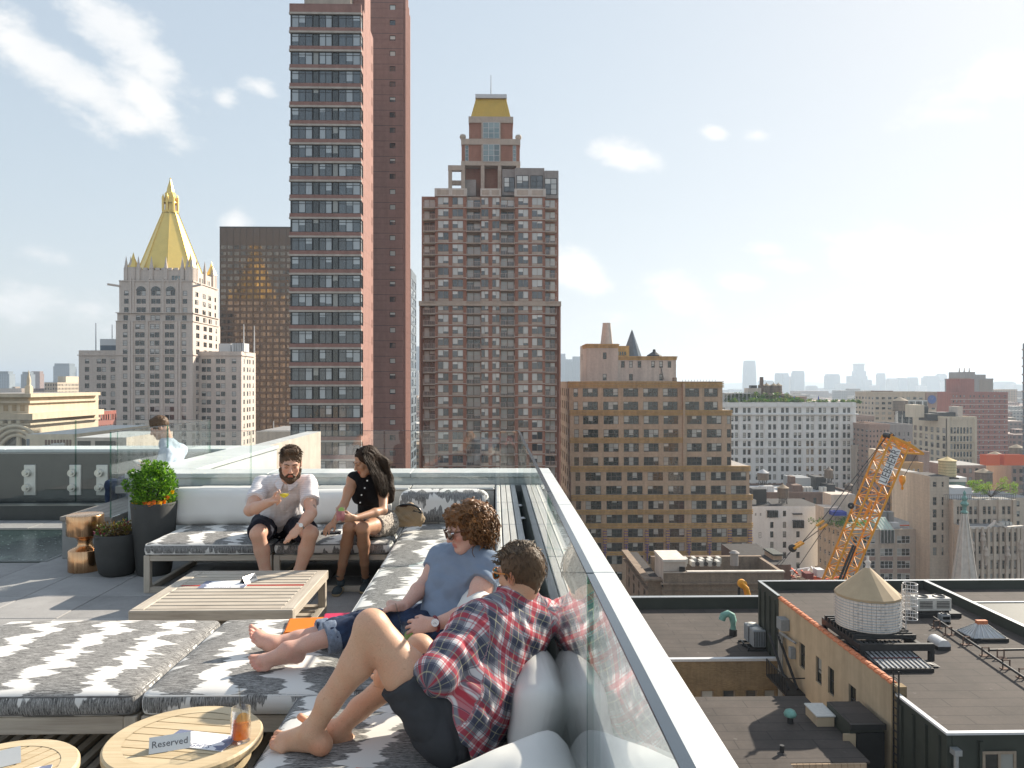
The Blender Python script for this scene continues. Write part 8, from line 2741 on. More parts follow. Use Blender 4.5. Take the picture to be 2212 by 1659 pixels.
# ================================================================== stone church spire
def spire():
 Y0=112.0
 p=W(2083.5,1300,Y0)
 t=thing('church_spire','pale stone octagonal church spire with carved finial','spire',(p.x,Y0,ZS))
 zt=Zat(1092,Y0,2083)-ZS;zb=Zat(1330,Y0,2083)-ZS
 r0=(Xat(2117,Y0)-Xat(2052,Y0))/2
 mb=MB();mb.lathe([(r0*1.02,zb),(0.30,zt-1.2)],n=8,smooth=False);mb.build('spire_body','spire_stone',t)
 mb=MB();mb.box(-r0*1.1,-r0*1.1,0,r0*1.1,r0*1.1,zb);mb.build('tower','spire_stone',t)
 for k in range(8):
  a=2*PI*k/8
  mb=MB();mb.beam((r0*1.02*math.cos(a),r0*1.02*math.sin(a),zb),(0.3*math.cos(a),0.3*math.sin(a),zt-1.2),0.22);mb.build('rib','stone_pale',t)
 for k in range(5):
  f=0.12+0.17*k;r=r0*(1-f);z=zb+(zt-1.2-zb)*f
  for q in range(8):
   a=2*PI*(q+0.5)/8
   M=Matrix.Rotation(a,4,'Z')
   mb=MB();mb.box(r*0.925-0.06,-0.24,z-0.35,r*0.925+0.06,0.24,z+0.35,M=M);mb.build('lucarne','stone_buff',t)
 mb=MB();mb.lathe([(0.30,zt-1.25),(0.55,zt-1.0),(0.28,zt-0.7),(0.28,zt-0.2),(0.62,zt+0.25),(0.30,zt+0.7),(0.45,zt+1.1),(0.16,zt+1.5),(0.22,zt+1.9),(0.02,zt+2.3)],n=8,smooth=False);mb.build('finial','copper_green',t)
spire()
# ================================================================== yellow lattice crane
def crane():
 Y0=132.0
 A,Bt=W(1800,1275,Y0),W(1938,945,Y0)
 t=thing('lattice_crane','yellow lattice boom crane lettered LIEBHERR rising between the buildings','crane',A)
 d=(Bt-A);L=d.length;d.normalize()
 side=Vector((0,1,0));nx=d.cross(side).normalized()
 hw_,hd=1.75,1.5
 def P(s,a,b):
  return d*s+nx*(a*hw_)+side*(b*hd)
 for a in (-1,1):
  for b in (-1,1):
   for (s0,s1) in ((-16,L*0.985),):
    mb=MB();mb.cyl(P(s0,a,b),P(s1,a,b),0.20,n=8);mb.build('chord','crane_yellow',t)
 n=17
 k0=-4
 for i in range(k0,n):
  s0,s1=L*i/n,L*(i+1)/n
  mb=MB()
  for b in (-1,1):
   q=1 if i%2 else -1
   mb.cyl(P(s0,-q,b),P(s1,q,b),0.09,n=6);mb.cyl(P(s0,-1,b),P(s0,1,b),0.08,n=6)
  for a in (-1,1):
   q=1 if i%2 else -1
   mb.cyl(P(s0,a,-q),P(s1,a,q),0.09,n=6);mb.cyl(P(s0,a,-1),P(s0,a,1),0.07,n=6)
  mb.build('lacing','crane_yellow',t)
 s0,s1=L*0.70,L*0.93
 mb=MB();mb.quad(P(s0,-0.35,-1.15),P(s1,-0.35,-1.15),P(s1,0.55,-1.15),P(s0,0.55,-1.15));mb.quad(P(s0,0.55,-1.12),P(s1,0.55,-1.12),P(s1,-0.35,-1.12),P(s0,-0.35,-1.12));bo=mb.build('name_board','white_paint',t)
 lo=text_obj('LIEBHERR',1.75,'ink_dark',0.01);lo.parent=bo;me=lo.data
 zn=Vector((0,-1,0));yn=zn.cross(d)
 M=Matrix((d,yn,zn)).transposed().to_4x4();wl=max(v.co.x for v in me.vertices)*2
 sc=(s1-s0)*0.93/wl
 lo.matrix_local=Matrix.Translation(P((s0+s1)/2,0.10,-1.17))@M@Matrix.Diagonal((sc,1.15,1,1))
 tip=P(L,0,0)
 h1=tip+Vector((3.0,0,-1.0));
 mb=MB()
 for b in (-1,1):
  y=side*(b*hd)
  mb.beam(P(L*0.985,-1,b),P(L*0.985,-1,b)+Vector((2.4,0,-1.7)),0.34);mb.beam(P(L*0.985,1,b),P(L*0.985,-1,b)+Vector((2.4,0,-1.7)),0.22)
  mb.beam(P(L*0.985,-1,b)+Vector((2.4,0,-1.7)),P(L*0.985,1,b)+Vector((2.0,0,-2.9)),0.3);mb.beam(P(L*0.985,1,b),P(L*0.985,1,b)+Vector((2.0,0,-2.9)),0.26);mb.beam(P(L*0.985,-1,b),P(L*0.985,1,b),0.34)
 for a in (0.2,0.6,1.0):
  q=P(L*0.985,-1,0)+Vector((2.4,0,-1.7))*a;mb.beam(q-side*hd,q+side*hd,0.2)
 mb.build('boom_head','crane_yellow',t)
 mb=MB();mb.cyl(P(L*0.99,0.9,-0.7),P(L*0.99,0.9,0.7),0.5,n=18);mb.build('sheave','black_steel',t)
 for s in (0.22,0.53):
  mb=MB();mb.box(-0.3,-hd-0.1,-1.6,0.3,-hd+0.15,1.6,M=Matrix.Translation(P(L*s,0.75,0))@d.to_track_quat('Z','Y').to_matrix().to_4x4());mb.build('joint_plate','crane_yellow',t)
 mb=MB();mb.lathe([(0.15,-0.15),(0.55,-0.12),(0.55,0.12),(0.15,0.15)],n=18);o=mb.build('guide_wheel','black_steel',t);o.location=P(L*0.51,1.9,-0.6);o.rotation_euler=(R(90),0,0)
 mb=MB();mb.cyl(P(L*0.02,0.5,-1.5),P(L*0.30,0.55,-1.5),0.22,n=8);mb.cyl(P(L*0.06,0.2,-1.5),P(L*0.30,0.3,-1.5),0.16,n=8);mb.build('ram','black_steel',t)
 mb=MB();h=P(L*0.985,-1,0)+Vector((2.0,0,-2.0));e=W(1949,1035,Y0)-A
 mb.cyl(h,e,0.05,n=5);mb.cyl(P(L*0.99,1.0,0),W(1770,1130,Y0-4)-A,0.07,n=5);mb.cyl(P(L*0.99,1.0,0),W(1680,1290,Y0-6)-A,0.06,n=5)
 mb.build('cable','black_steel',t)
 mb=MB();mb.lathe([(0.05,0.7),(0.5,0.55),(0.55,-0.3),(0.28,-0.9),(0.12,-1.2),(0.26,-1.7),(0.05,-1.9)],e,n=10);mb.build('hook_block','crane_yellow',t)
 t2=thing('luffing_block','yellow sheave block hanging on cables in front of the white building','pulley block',W(1712,1184,Y0-6))
 mb=MB();mb.lathe([(0.1,-0.25),(0.65,-0.22),(0.65,0.22),(0.1,0.25)],n=20);o=mb.build('sheave','black_steel',t2);o.rotation_euler=(R(90),0,0)
 mb=MB();mb.beam((0.0,-0.4,0.0),(1.7,-0.4,1.0),0.6,0.3);mb.beam((0.0,0.4,0.0),(1.7,0.4,1.0),0.6,0.3);mb.build('cheek_plate','crane_yellow',t2)
 mb=MB();b0=W(1712,1184,Y0-6)
 for (px,py) in ((1762,1138),(1768,1146)):
  mb.cyl((1.6,0,0.9),W(px,py,Y0-6)-b0,0.07,n=5)
 for (px,py) in ((1560,1330),(1610,1320)):
  mb.cyl((-0.3,0,-0.6),W(px,py,Y0-10)-b0,0.05,n=5)
 mb.build('cable','black_steel',t2)
 for (px,py) in ((1763,1136),(1770,1144)):
  mb=MB();c=W(px,py,Y0-6)-b0;mb.beam(c,c+Vector((1.3,0,0.9)),0.5,0.25);mb.build('socket_plate','crane_yellow',t2)
 Yj=84.0
 p=W(1607,1300,Yj)
 t3=thing('crane_jib','yellow curved crane arm end poking up behind the dark roof','crane',p)
 mb=MB()
 for b in (-0.4,0.4):
  mb.tube([(-0.35,b,2.2),(0.2,b,1.6),(0.5,b,0.4),(1.0,b,-1.6),(1.7,b,-5)],[0.16,0.24,0.26,0.26,0.26],n=8)
 mb.build('arm','crane_yellow',t3)
 mb=MB();mb.lathe([(0.1,-0.35),(0.48,-0.3),(0.48,0.3),(0.1,0.3)],n=18);o=mb.build('sheave','crane_yellow',t3);o.location=(-0.2,0,2.0);o.rotation_euler=(R(90),0,0)
 mb=MB();mb.cyl((-0.55,0,1.6),(-0.6,0,-4),0.16,n=8);mb.cyl((0.0,0,0.2),(0.1,0,-4),0.12,n=8);mb.build('ram','black_steel',t3)
crane()
# ================================================================== old brick building with air conditioners
def old_brick():
 Y0=100.0
 X=lambda c:Xat(1382.4+0.375*c,Y0);Z=lambda c:Zat(1180.8+0.375*c,Y0,1550)
 B=Building('old_building','weathered brown brick building with a corner cornice and rooftop condensers','building',(X(450),Y0,ZS))
 x0,x1=X(140),X(830)
 B.block(x0,x1,Y0,Y0+9,ZS,Z(148)-2.2,'old_brick',roof='roof_dark')
 B.box('parapet_wall','old_brick',x0,x1,Y0+0.003,Y0+0.5,Z(148)-2.2,Z(146));B.box('parapet_wall','old_brick',x1-0.5,x1,Y0+0.51,Y0+8.4,Z(148)-2.2,Z(147));B.box('parapet_wall','old_brick',x0,x1,Y0+8.41,Y0+9,Z(148)-2.2,Z(140))
 for (a,b,p) in ((205,213,0.5),(250,255,0.25),(300,312,0.35),(145,150,0.15)):
  B.box('cornice','stone_buff' if a==145 else 'old_brick',x0-p,x1+0.1,Y0-p,Y0-0.004,Z(b),Z(a))
 lx=X(62)
 B.block(lx,x0-0.02,Y0+1.5,Y0+19,ZS,Z(212),'old_brick',roof='roof_dark',left=dict(cols=[(2,3.2),(6,7.2),(10,11.2),(14,15.2)],rows=[(Z(330),Z(262)),(Z(420),Z(350))],win=WN(1,2,0.1,'frame_dark','glass_dark',split=0.5)),name='wing')
 B.box('cornice','old_brick',lx-0.7,x0-0.05,Y0+0.8,Y0+2.2,Z(206),Z(196));B.box('cornice','old_brick',lx-0.7,lx+0.3,Y0+2.21,Y0+19,Z(206),Z(196));B.box('cornice','old_brick',lx-0.5,lx-0.01,Y0+1.1,Y0+19,Z(262),Z(254))
 B.box('lift_house','stucco_grey',X(140),X(270),Y0+0.6,Y0+6,Z(212),Z(82));B.box('lift_house_cap','stone_pale',X(137),X(274),Y0+0.4,Y0+6.2,Z(92),Z(78))
 for k in range(12):
  B.box('baluster','stone_buff',X(180+k*7),X(184+k*7),Y0-0.5,Y0-0.2,Z(312),Z(293))
 B.box('coping','stone_pale',X(272),X(832),Y0-0.08,Y0+0.58,Z(146),Z(142))
 mb=MB();mb.box(X(235),Y0+0.3,Z(215),X(242),Y0+0.5,Z(120));mb.box(X(232),Y0+0.2,Z(155),X(262),Y0+0.55,Z(120));B.part('service_ladder',mb,['black_steel'])
 for k in range(10):
  c=285+k*25
  o=B.box('condenser','ac_white',X(c),X(c+20),Y0+3.2+(k%2)*1.5,Y0+4.6+(k%2)*1.5,Z(148),Z(113+(k%3)*3))
 for k in range(5):
  c=357+k*25
  mb=MB();mb.cyl((X(c+10),Y0+3.15+(k%2)*1.5,Z(130)),(X(c+10),Y0+3.0+(k%2)*1.5,Z(130)),0.30,n=14);B.part('fan_grille',mb,['frame_dark'])
 mb=MB();mb.cyl((X(598),Y0+4,Z(150)),(X(598),Y0+4,Z(75)),0.55,n=14);mb.cyl((X(598),Y0+4,Z(75)),(X(598),Y0+4,Z(62)),0.72,0.3,n=14);B.part('chimney',mb,['grey_stone'])
 B.finish()
 Ys=150.0
 XS=lambda c:Xat(1382.4+0.375*c,Ys);ZS_=lambda c:Zat(1180.8+0.375*c,Ys,1650)
 S=Building('site_roof','low dark roof with a green shed beside the construction site','building',(XS(740),Ys,ZS))
 S.block(XS(640),XS(870),Ys,Ys+20,ZS,ZS_(105),'brown_brick',roof='roof_dark');S.box('shed','tan_brick',XS(810),XS(862),Ys+4,Ys+9,ZS_(120),ZS_(78));S.box('shed_roof','siding_green',XS(806),XS(866),Ys+3.6,Ys+9.4,ZS_(78),ZS_(68));S.finish()
 S=Building('construction_site','red steel and orange netted construction floor behind the dark roof','construction site',(XS(930),Ys-10,ZS))
 S.block(XS(830),XS(1030),Ys-14,Ys+6,ZS,ZS_(200),'maroon',roof='brown_brick')
 rng=random.Random(6)
 for k in range(26):
  mb=MB();a=XS(rng.uniform(835,1020));y=Ys-14+rng.uniform(0,16)
  ang=rng.uniform(0,PI);Lb=rng.uniform(2,6)
  z=ZS_(200)+0.2+rng.uniform(0,2.2)
  mb.beam((a,y,z),(a+math.cos(ang)*Lb,y+math.sin(ang)*Lb,z+rng.uniform(-0.2,0.4)),0.25);S.part('steel_beam',mb,[rng.choice(['maroon','maroon','tan_brick','white_metal','orange_net'])])
 for k in range(8):
  x=XS(880+k*18);S.box('scaffold_post','white_metal',x,x+0.12,Ys-2,Ys-1.88,ZS_(200),ZS_(110+8*(k%3)))
 for (a,b,z0,z1,m_) in ((895,940,150,120,'maroon'),(870,900,175,150,'tan_brick'),(940,985,195,150,'orange_net'),(960,1000,140,100,'white_metal')):
  S.box('stack',m_,XS(a),XS(b),Ys-5,Ys-3,ZS_(z0),ZS_(z1))
 S.finish()
old_brick()
# ================================================================== neighbouring roofs below the terrace
n8x=lambda c:1382.4+0.375*c
n8y=lambda c:1180.8+0.375*c
HW=15.0
XW_=19.9
ZC=CAM_H-HW
def on(c8x,c8y,z):
 """ground point of a crop pixel on the plane at height z"""
 px,py=n8x(c8x),n8y(c8y)
 d=(CAM_H-z)*FPX/(py-829.5)
 for _ in range(6):
  Y=d/(math.cos(YAW)+math.tan(YAW+math.atan((px-1106)/FPX))*math.sin(YAW))
  break
 return W(px,py,Y)
def roofing(name,col):
 m,n=newmat(name);b=principled(n)
 v=n.add('ShaderNodeNewGeometry').outputs['Position']
 x,y,z=n.sep(v)
 br=n.add('ShaderNodeTexBrick')
 n.link(n.comb(x,y),br.inputs['Vector'])
 br.inputs['Scale'].default_value=1.0;br.inputs['Brick Width'].default_value=4.0;br.inputs['Row Height'].default_value=0.95;br.inputs['Mortar Size'].default_value=0.028
 br.inputs['Color1'].default_value=(*col,1);br.inputs['Color2'].default_value=(*[c*0.92 for c in col],1);br.inputs['Mortar'].default_value=(*[c*0.42 for c in col],1)
 k=n.math('MULTIPLY',n.ramp(n.noise(v,0.35,5.0,0.65),0.3,0.7,0.68,1.28),n.ramp(n.noise(v,6.0,3.0,0.7),0.3,0.7,0.9,1.1))
 sp=n.ramp(n.noise(v,1.3,2.0,0.5),0.70,0.74,0.0,0.35)
 c=n.mix(1.0,br.outputs[0],n.comb(k,k,k),'MULTIPLY')
 c=n.mix(sp,c,(0.17,0.16,0.15))
 n.link(c,b.inputs['Base Color']);b.inputs['Roughness'].default_value=0.9
roofing('roll_roofing',(0.066,0.053,0.045))
U=Building('annex_building','dark roofed annex with green metal siding and buff brick wall below the terrace','building',(24,45,ZS))
zr=ZC-0.55
YB,YF=57.0,33.0
Y1,Y2=37.7,52.9
XR_=60.0
wdk=WN(2,2,0.07,'frame_dark','glass_dark',split=0.5)
mb=MB()
def yside_c(cx,z=None):return Yside(n8x(cx),XW_)
cols=[]
for (a,b) in ((918,950),(1012,1046),(1083,1118),(1202,1244)):
 ya,yb_=yside_c(b),yside_c(a)
 cols.append((YB-yb_,YB-ya))
zt1,zb1=Zat(n8y(640),yside_c(1030),n8x(1030)),Zat(n8y(790),yside_c(1030),n8x(1030))
U.facade(mb,'left',(XW_,Y2),Y2-Y1,ZS,ZC-0.05,[(a-(YB-Y2),b-(YB-Y2)) for a,b in cols],[(zb1,zt1)],0.25,0,lambda w_,h_:win_mesh(w_,h_,1,2,0.07,'frame_dark','glass_dark',split=0.5))
U.part('brick_wall',mb,['render_buff'])
mb=MB();mb.box(XW_,Y1,ZS,XW_+0.25,Y1+0.02,ZC-0.05);U.part('wall_end',mb,['yellow_brick'])
U.box('wall_end','yellow_brick',XW_-0.02,XW_+0.5,Y1-0.5,Y1,ZS,ZC-0.02)
U.box('wall_core','roof_dark',XW_+0.27,XW_+0.45,Y1,Y2,ZS,ZC-0.06)
nt=44
for k in range(nt):
 ya=Y1+(Y2-Y1)*k/nt
 mb=MB()
 L=(Y2-Y1)/nt
 z_=ZC+(0.03 if k%2 else 0.0)
 pts=[(-0.19,-0.08),(-0.16,0.0),(-0.06,0.06),(0.08,0.06),(0.18,0.0),(0.20,-0.08)]
 a=[(XW_+0.12+p[0],ya+0.012,z_+p[1]) for p in pts];b=[(XW_+0.12+p[0],ya+L-0.012,z_+p[1]) for p in pts]
 for i in range(5):
  mb.quad(a[i+1],a[i],b[i],b[i+1])
 mb.face(a);mb.face(b[::-1])
 U.part('coping_tile',mb,['terracotta_tile'])
def siding(side,p,L,z0,z1,n):
 """ribbed sheet wall"""
 mb=MB()
 if side=='left':
  mb.box(p[0]-0.02,p[1],z0,p[0]+0.2,p[1]+L,z1)
 else:
  mb.box(p[0],p[1]-0.02,z0,p[0]+L,p[1]+0.2,z1)
 U.part('siding',mb,['siding_green'])
 for k in range(n):
  f=(k+0.5)/n
  if side=='left':
   U.box('siding_rib','siding_green',p[0]-0.14,p[0]-0.015,p[1]+L*f-0.08,p[1]+L*f+0.08,z0,z1-0.3)
  else:
   U.box('siding_rib','siding_green',p[0]+L*f-0.08,p[0]+L*f+0.08,p[1]-0.14,p[1]-0.015,z0,z1-0.3)
siding('left',(XW_,Y2),YB-Y2,ZS,ZC,4)
siding('left',(XW_,YF),Y1-0.52-YF,ZS,ZC-0.4,4)
siding('front',(XW_+0.21,YF),XR_-XW_-0.21,ZS,ZC-0.4,16)
mb=MB();mb.quad((XW_+0.3,YF+0.2,zr),(XR_,YF+0.2,zr),(XR_,YB,zr),(XW_+0.3,YB,zr));U.part('roof',mb,['roll_roofing'])
U.box('edge_trim','white_metal',XW_-0.10,XR_,YF-0.12,YF+0.12,ZC-0.42,ZC-0.32);U.box('edge_trim','white_metal',XW_-0.10,XW_+0.12,YF+0.13,Y1-0.53,ZC-0.42,ZC-0.32)
U.box('parapet','siding_green',XW_-0.05,XR_,YB-0.25,YB,zr,ZC+0.12);U.box('parapet_trim','galvanised',XW_-0.06,XR_+0.05,YB-0.28,YB+0.03,ZC+0.121,ZC+0.145);U.box('parapet','siding_green',XW_-0.05,XW_+0.22,Y2+0.02,YB-0.26,zr,ZC+0.12);U.box('parapet_trim','galvanised',XW_-0.08,XW_+0.12,Y2,YB-0.29,ZC+0.121,ZC+0.145)
bp1=on(1665,210,ZC+0.1)
yb1=Yside(n8x(1665),0) if False else YB
rx=on(1668,212,ZC+0.12).x
yr0=Yside(2290,rx)
U.box('parapet','siding_green',rx,rx+0.25,yr0,YB-0.3,zr,ZC+0.12);U.box('parapet_trim','galvanised',rx-0.03,rx+0.28,yr0,YB-0.3,ZC+0.121,ZC+0.145)
p=on(1990,330,ZC)
U.box('light_well','siding_green',rx+0.26,rx+4.5,p.y-4.5,p.y,ZC-3,ZC+0.05);U.box('parapet_trim','galvanised',rx+0.29,rx+4.6,p.y+0.01,p.y+0.2,ZC+0.05,ZC+0.12)
pp=on(1800,1115,ZC-1.5)
xx=Xat(n8x(1802),YF)
mb=MB();mb.cyl((xx,YF-0.25,ZC-7),(xx,YF-0.25,ZC-1.2),0.10,n=10);mb.box(xx-0.17,YF-0.42,ZC-1.2,xx+0.17,YF-0.05,ZC-0.95);U.part('downpipe',mb,['galvanised'])
me=win_mesh(1.5,1.4,2,1,0.12,'frame_tan','glass_dark');U.wins.append((me,Vector((Xat(n8x(2058),YF),YF-0.16,Zat(n8y(1262),YF,2150))),0.0,'front'))
yq=yside_c(850)
for k,dx in enumerate((0.0,0.16,0.32)):
 mb=MB();y=yside_c(822+9*k);zb_=ZS+30
 mb.tube([(XW_-0.25,y,ZC-8.6),(XW_-0.25,y,ZC-2.6),(XW_-0.25,y-0.2,ZC-2.15),(XW_-0.2,y-1.2-0.5*k,ZC-2.05+0.02*k)],0.075,n=8);U.part('conduit',mb,['galvanised'])
U.box('panel_box','ac_grey',XW_-0.6,XW_-0.03,yside_c(864),yside_c(836),ZC-1.7,ZC-0.95);U.box('panel_box','ac_grey',XW_-0.35,XW_-0.03,yside_c(900),yside_c(885),ZC-3.2,ZC-2.5)
ya,yb_=yside_c(955),yside_c(835)
zf=Zat(n8y(790),(ya+yb_)/2,n8x(900))
U.box('fire_balcony','black_steel',XW_-1.3,XW_-0.03,ya,yb_,zf-0.12,zf)
mb=MB()
for k in range(13):
 y=ya+(yb_-ya-0.05)*k/12;mb.box(XW_-1.3,y,zf,XW_-1.25,y+0.05,zf+1.0)
mb.box(XW_-1.31,ya,zf+1.0,XW_-1.24,yb_,zf+1.06);mb.box(XW_-1.25,ya,zf+1.0,XW_-0.05,ya+0.06,zf+1.06);mb.beam((XW_-1.0,ya+0.3,zf+0.2),(XW_-0.9,yb_+0.6,zf+2.6),0.14);mb.beam((XW_-0.4,ya+0.3,zf+0.2),(XW_-0.3,yb_+0.6,zf+2.6),0.14)
U.part('balcony_railing',mb,['black_steel'])
mb=MB()
for s in (0.0,0.5):
 mb.beam((XW_-0.12,Y1-0.9+s,ZC-9),(XW_-0.12,Y1-0.9+s,ZC+0.9),0.06)
for k in range(26):
 mb.beam((XW_-0.12,Y1-0.9,ZC-9+k*0.38),(XW_-0.12,Y1-0.4,ZC-9+k*0.38),0.04)
U.part('wall_ladder',mb,['black_steel'])
U.finish()
def big_tank():
 pz=zr+1.10
 c=on(1310,470,pz)
 Yc=c.y+0.35
 cx=Xat(n8x(1312),Yc)
 r=(Xat(n8x(1503),Yc)-Xat(n8x(1124),Yc))/2*0.90
 t=thing('water_tank','large whitewashed wooden water tank with tan canvas cone on a black steel deck','water tank',(cx,Yc,zr),group='rooftop water tanks')
 zd=pz-zr
 zt_=Zat(n8y(268),Yc,n8x(1312))-zr
 n=46
 for k in range(n):
  a0,a1=2*PI*k/n+0.006,2*PI*(k+1)/n-0.006
  if math.sin((a0+a1)/2)>0.35:
   continue
  mb=MB()
  q=[(r*math.cos(a0),r*math.sin(a0)),(r*math.cos(a1),r*math.sin(a1)),(r*0.96*math.cos(a1),r*0.96*math.sin(a1)),(r*0.96*math.cos(a0),r*0.96*math.sin(a0))]
  mb.prism(q,zd+0.12,zt_);mb.build('stave','tank_white',t)
 mb=MB();mb.lathe([(r*0.97,zd+0.1),(r*0.97,zt_)],n=40,cap0=True);mb.build('tub','tank_white',t)
 for k in range(11):
  z=zd+0.22+(zt_-zd-0.35)*(k/10)**1.1
  mb=MB();mb.lathe([(r+0.005,z-0.025),(r+0.03,z),(r+0.005,z+0.025)],n=48);mb.build('hoop','galvanised',t)
  for j in range(3):
   a=-PI/2+(-0.75+0.75*j)+0.12*math.sin(k*2.1)
   mb=MB();mb.box(r+0.01,-0.045,z-0.03,r+0.05,0.045,z+0.03,M=Matrix.Rotation(a,4,'Z')@Matrix.Diagonal((1,1,1,1)));mb.build('hoop_lug','galvanised',t)
 zap=Zat(n8y(118),Yc,n8x(1312))-zr
 mb=MB();mb.lathe([(r*1.03,zt_-0.12),(r*1.04,zt_+0.02),(r*0.5,zt_+(zap-zt_)*0.56),(0.12,zap)],n=16,smooth=False);mb.build('cone_roof','tank_cone',t)
 mb=MB();mb.lathe([(0.16,zap-0.05),(0.10,zap+0.15),(0.20,zap+0.3),(0.06,zap+0.45),(0.08,zap+0.6),(0.01,zap+0.7)],n=10);mb.build('finial','tank_white',t)
 for k in range(10):
  y=-r*1.02+2.04*r*k/9
  mb=MB();mb.box(-r*1.0,y-0.07,zd-0.14,r*1.05,y+0.07,zd+0.10);mb.build('deck_joist','black_steel',t)
 for x in (-r*0.95,r*0.95):
  mb=MB();mb.box(x-0.11,-r*1.5,zd-0.5,x+0.11,r*1.25,zd-0.15);mb.build('girder','black_steel',t)
 for y in (-r*1.48,r*1.2):
  mb=MB();mb.box(-r*1.0,y-0.11,zd-0.52,r*1.35,y+0.11,zd-0.13);mb.build('girder','black_steel',t)
 for (x,y) in ((-r*0.92,-r*1.45),(r*1.3,-r*1.45),(r*1.3,r*1.2),(-r*0.92,r*1.2),(r*1.0,-r*0.6)):
  mb=MB();mb.box(x-0.13,y-0.13,0.0,x+0.13,y+0.13,zd-0.5);mb.build('post','black_steel',t)
 lx,ly=r*1.16,-0.2
 mb=MB()
 for s in (-0.22,0.22):
  mb.cyl((lx,ly+s,0.2),(lx,ly+s,zt_+0.5),0.03,n=6)
 for k in range(14):
  mb.cyl((lx,ly-0.22,0.5+k*(zt_-0.2)/14),(lx,ly+0.22,0.5+k*(zt_-0.2)/14),0.022,n=6)
 mb.build('ladder','white_metal',t)
 mb=MB()
 for k in range(6):
  z=1.6+k*(zt_-1.0)/5
  mb.tube([(lx+0.38+0.40*math.cos(a),ly+0.40*math.sin(a),z) for a in np.linspace(0,2*PI,16)],0.022,n=5,cap=False)
 for a in np.linspace(-2.4,2.4,8):
  mb.cyl((lx+0.38+0.40*math.cos(a),ly+0.40*math.sin(a),1.6),(lx+0.38+0.40*math.cos(a),ly+0.40*math.sin(a),1.6+zt_-1.0),0.018,n=5)
 mb.build('ladder_cage','white_metal',t)
big_tank()
def rooftop_ac(label,loc,size,fans=2,m_='ac_white',rz=0.0,group='rooftop air conditioners'):
 t=thing('air_conditioner',label,'air conditioner',loc,rz,group=group)
 sx_,sy_,sz_=size
 mb=MB();mb.bbox(-sx_/2,-sy_/2,0.12,sx_/2,sy_/2,sz_,0.03);mb.build('casing',m_,t)
 for k in range(fans):
  x=(k-(fans-1)/2)*sx_/fans
  mb=MB();rr=min(sx_/fans,sy_)*0.40;mb.lathe([(rr,sz_-0.02),(rr,sz_+0.06),(rr*0.9,sz_+0.06),(rr*0.88,sz_+0.01),(0.01,sz_+0.01)],(x,0,0),n=20);mb.build('fan_ring','frame_dark',t)
  mb=MB()
  for q in range(5):
   mb.box(-sx_/fans*0.38+x,-sy_/2-0.012,0.3+q*(sz_-0.45)/5,x+sx_/fans*0.38,-sy_/2+0.01,0.36+q*(sz_-0.45)/5)
  mb.build('louvre','frame_dark',t)
 for x in (-sx_*0.4,sx_*0.4):
  mb=MB();mb.box(x-0.06,-sy_/2,0,x+0.06,sy_/2,0.12);mb.build('foot','black_steel',t)
 return t
p=on(1650,405,zr);rooftop_ac('white twin fan air conditioner behind the big water tank',(p.x+0.5,p.y+0.4,zr+0.3),(2.3,1.0,0.95))
mb=MB();p2=on(1640,400,zr)
mb.box(p.x-1.2,p.y-0.3,zr,p.x+2.2,p.y+1.1,zr+0.3)
tag(mb.build('equipment_skid','black_steel'),'black steel skid under the twin fan air conditioner','steel frame')
p=on(1752,440,zr);rooftop_ac('small grey air unit beside the pipe run',(p.x,p.y,zr),(0.6,0.5,0.6),fans=1,m_='ac_grey')
def sloped_skylight(label,loc,w_,d_,h_,kind):
 t=thing('skylight',label,'skylight',loc,group='wired glass roof skylights')
 mb=MB();mb.box(-w_/2-0.1,-d_/2-0.1,0,w_/2+0.1,d_/2+0.1,0.22);mb.build('curb','black_steel',t)
 mb=MB()
 if kind=='hip':
  a=[(-w_/2,-d_/2),(w_/2,-d_/2),(w_/2,d_/2),(-w_/2,d_/2)];b=[(-w_*0.14,-d_*0.05),(w_*0.14,-d_*0.05),(w_*0.14,d_*0.05),(-w_*0.14,d_*0.05)]
  for i in range(4):
   j=(i+1)%4;mb.quad((*a[i],0.22),(*a[j],0.22),(*b[j],h_),(*b[i],h_))
  mb.build('glazing','roof_silver',t)
  for i in range(4):
   j=(i+1)%4
   for k in range(7):
    f=k/6
    p0=Vector((*a[i],0.24)).lerp(Vector((*a[j],0.24)),f);p1=Vector((*b[i],h_+0.02)).lerp(Vector((*b[j],h_+0.02)),f)
    m2=MB();m2.beam(p0,p1,0.05);m2.build('glazing_bar','frame_white',t)
  m2=MB();m2.box(-w_*0.16,-d_*0.08,h_-0.05,w_*0.16,d_*0.08,h_+0.22);m2.build('ridge_vent','terracotta_tile',t)
 else:
  mb.quad((-w_/2,-d_/2,0.24),(w_/2,-d_/2,0.24),(w_/2,d_/2,h_),(-w_/2,d_/2,h_));mb.quad((-w_/2,d_/2,0.2),(-w_/2,-d_/2,0.22),(-w_/2,-d_/2,0.24),(-w_/2,d_/2,h_));mb.build('glazing','roof_silver',t)
  for k in range(11):
   x=-w_/2+w_*k/10;m2=MB();m2.beam((x,-d_/2,0.27),(x,d_/2,h_+0.03),0.05);m2.build('glazing_bar','frame_dark',t)
  for q in (0.33,0.66):
   m2=MB();m2.beam((-w_/2,-d_/2+d_*q,0.27+(h_-0.24)*q),(w_/2,-d_/2+d_*q,0.27+(h_-0.24)*q),0.05);m2.build('glazing_bar','maroon',t)
 return t
a,b,c,d=on(1395,725,zr),on(1672,718,zr),on(1565,595,zr),on(1275,605,zr)
sloped_skylight('large flat wired glass skylight in front of the water tank',((a.x+b.x)/2,(a.y+c.y)/2,zr),(b.x-a.x),(c.y-a.y),0.55,'flat')
a,b=on(1880,550,zr),on(2105,555,zr);c=on(1950,470,zr)
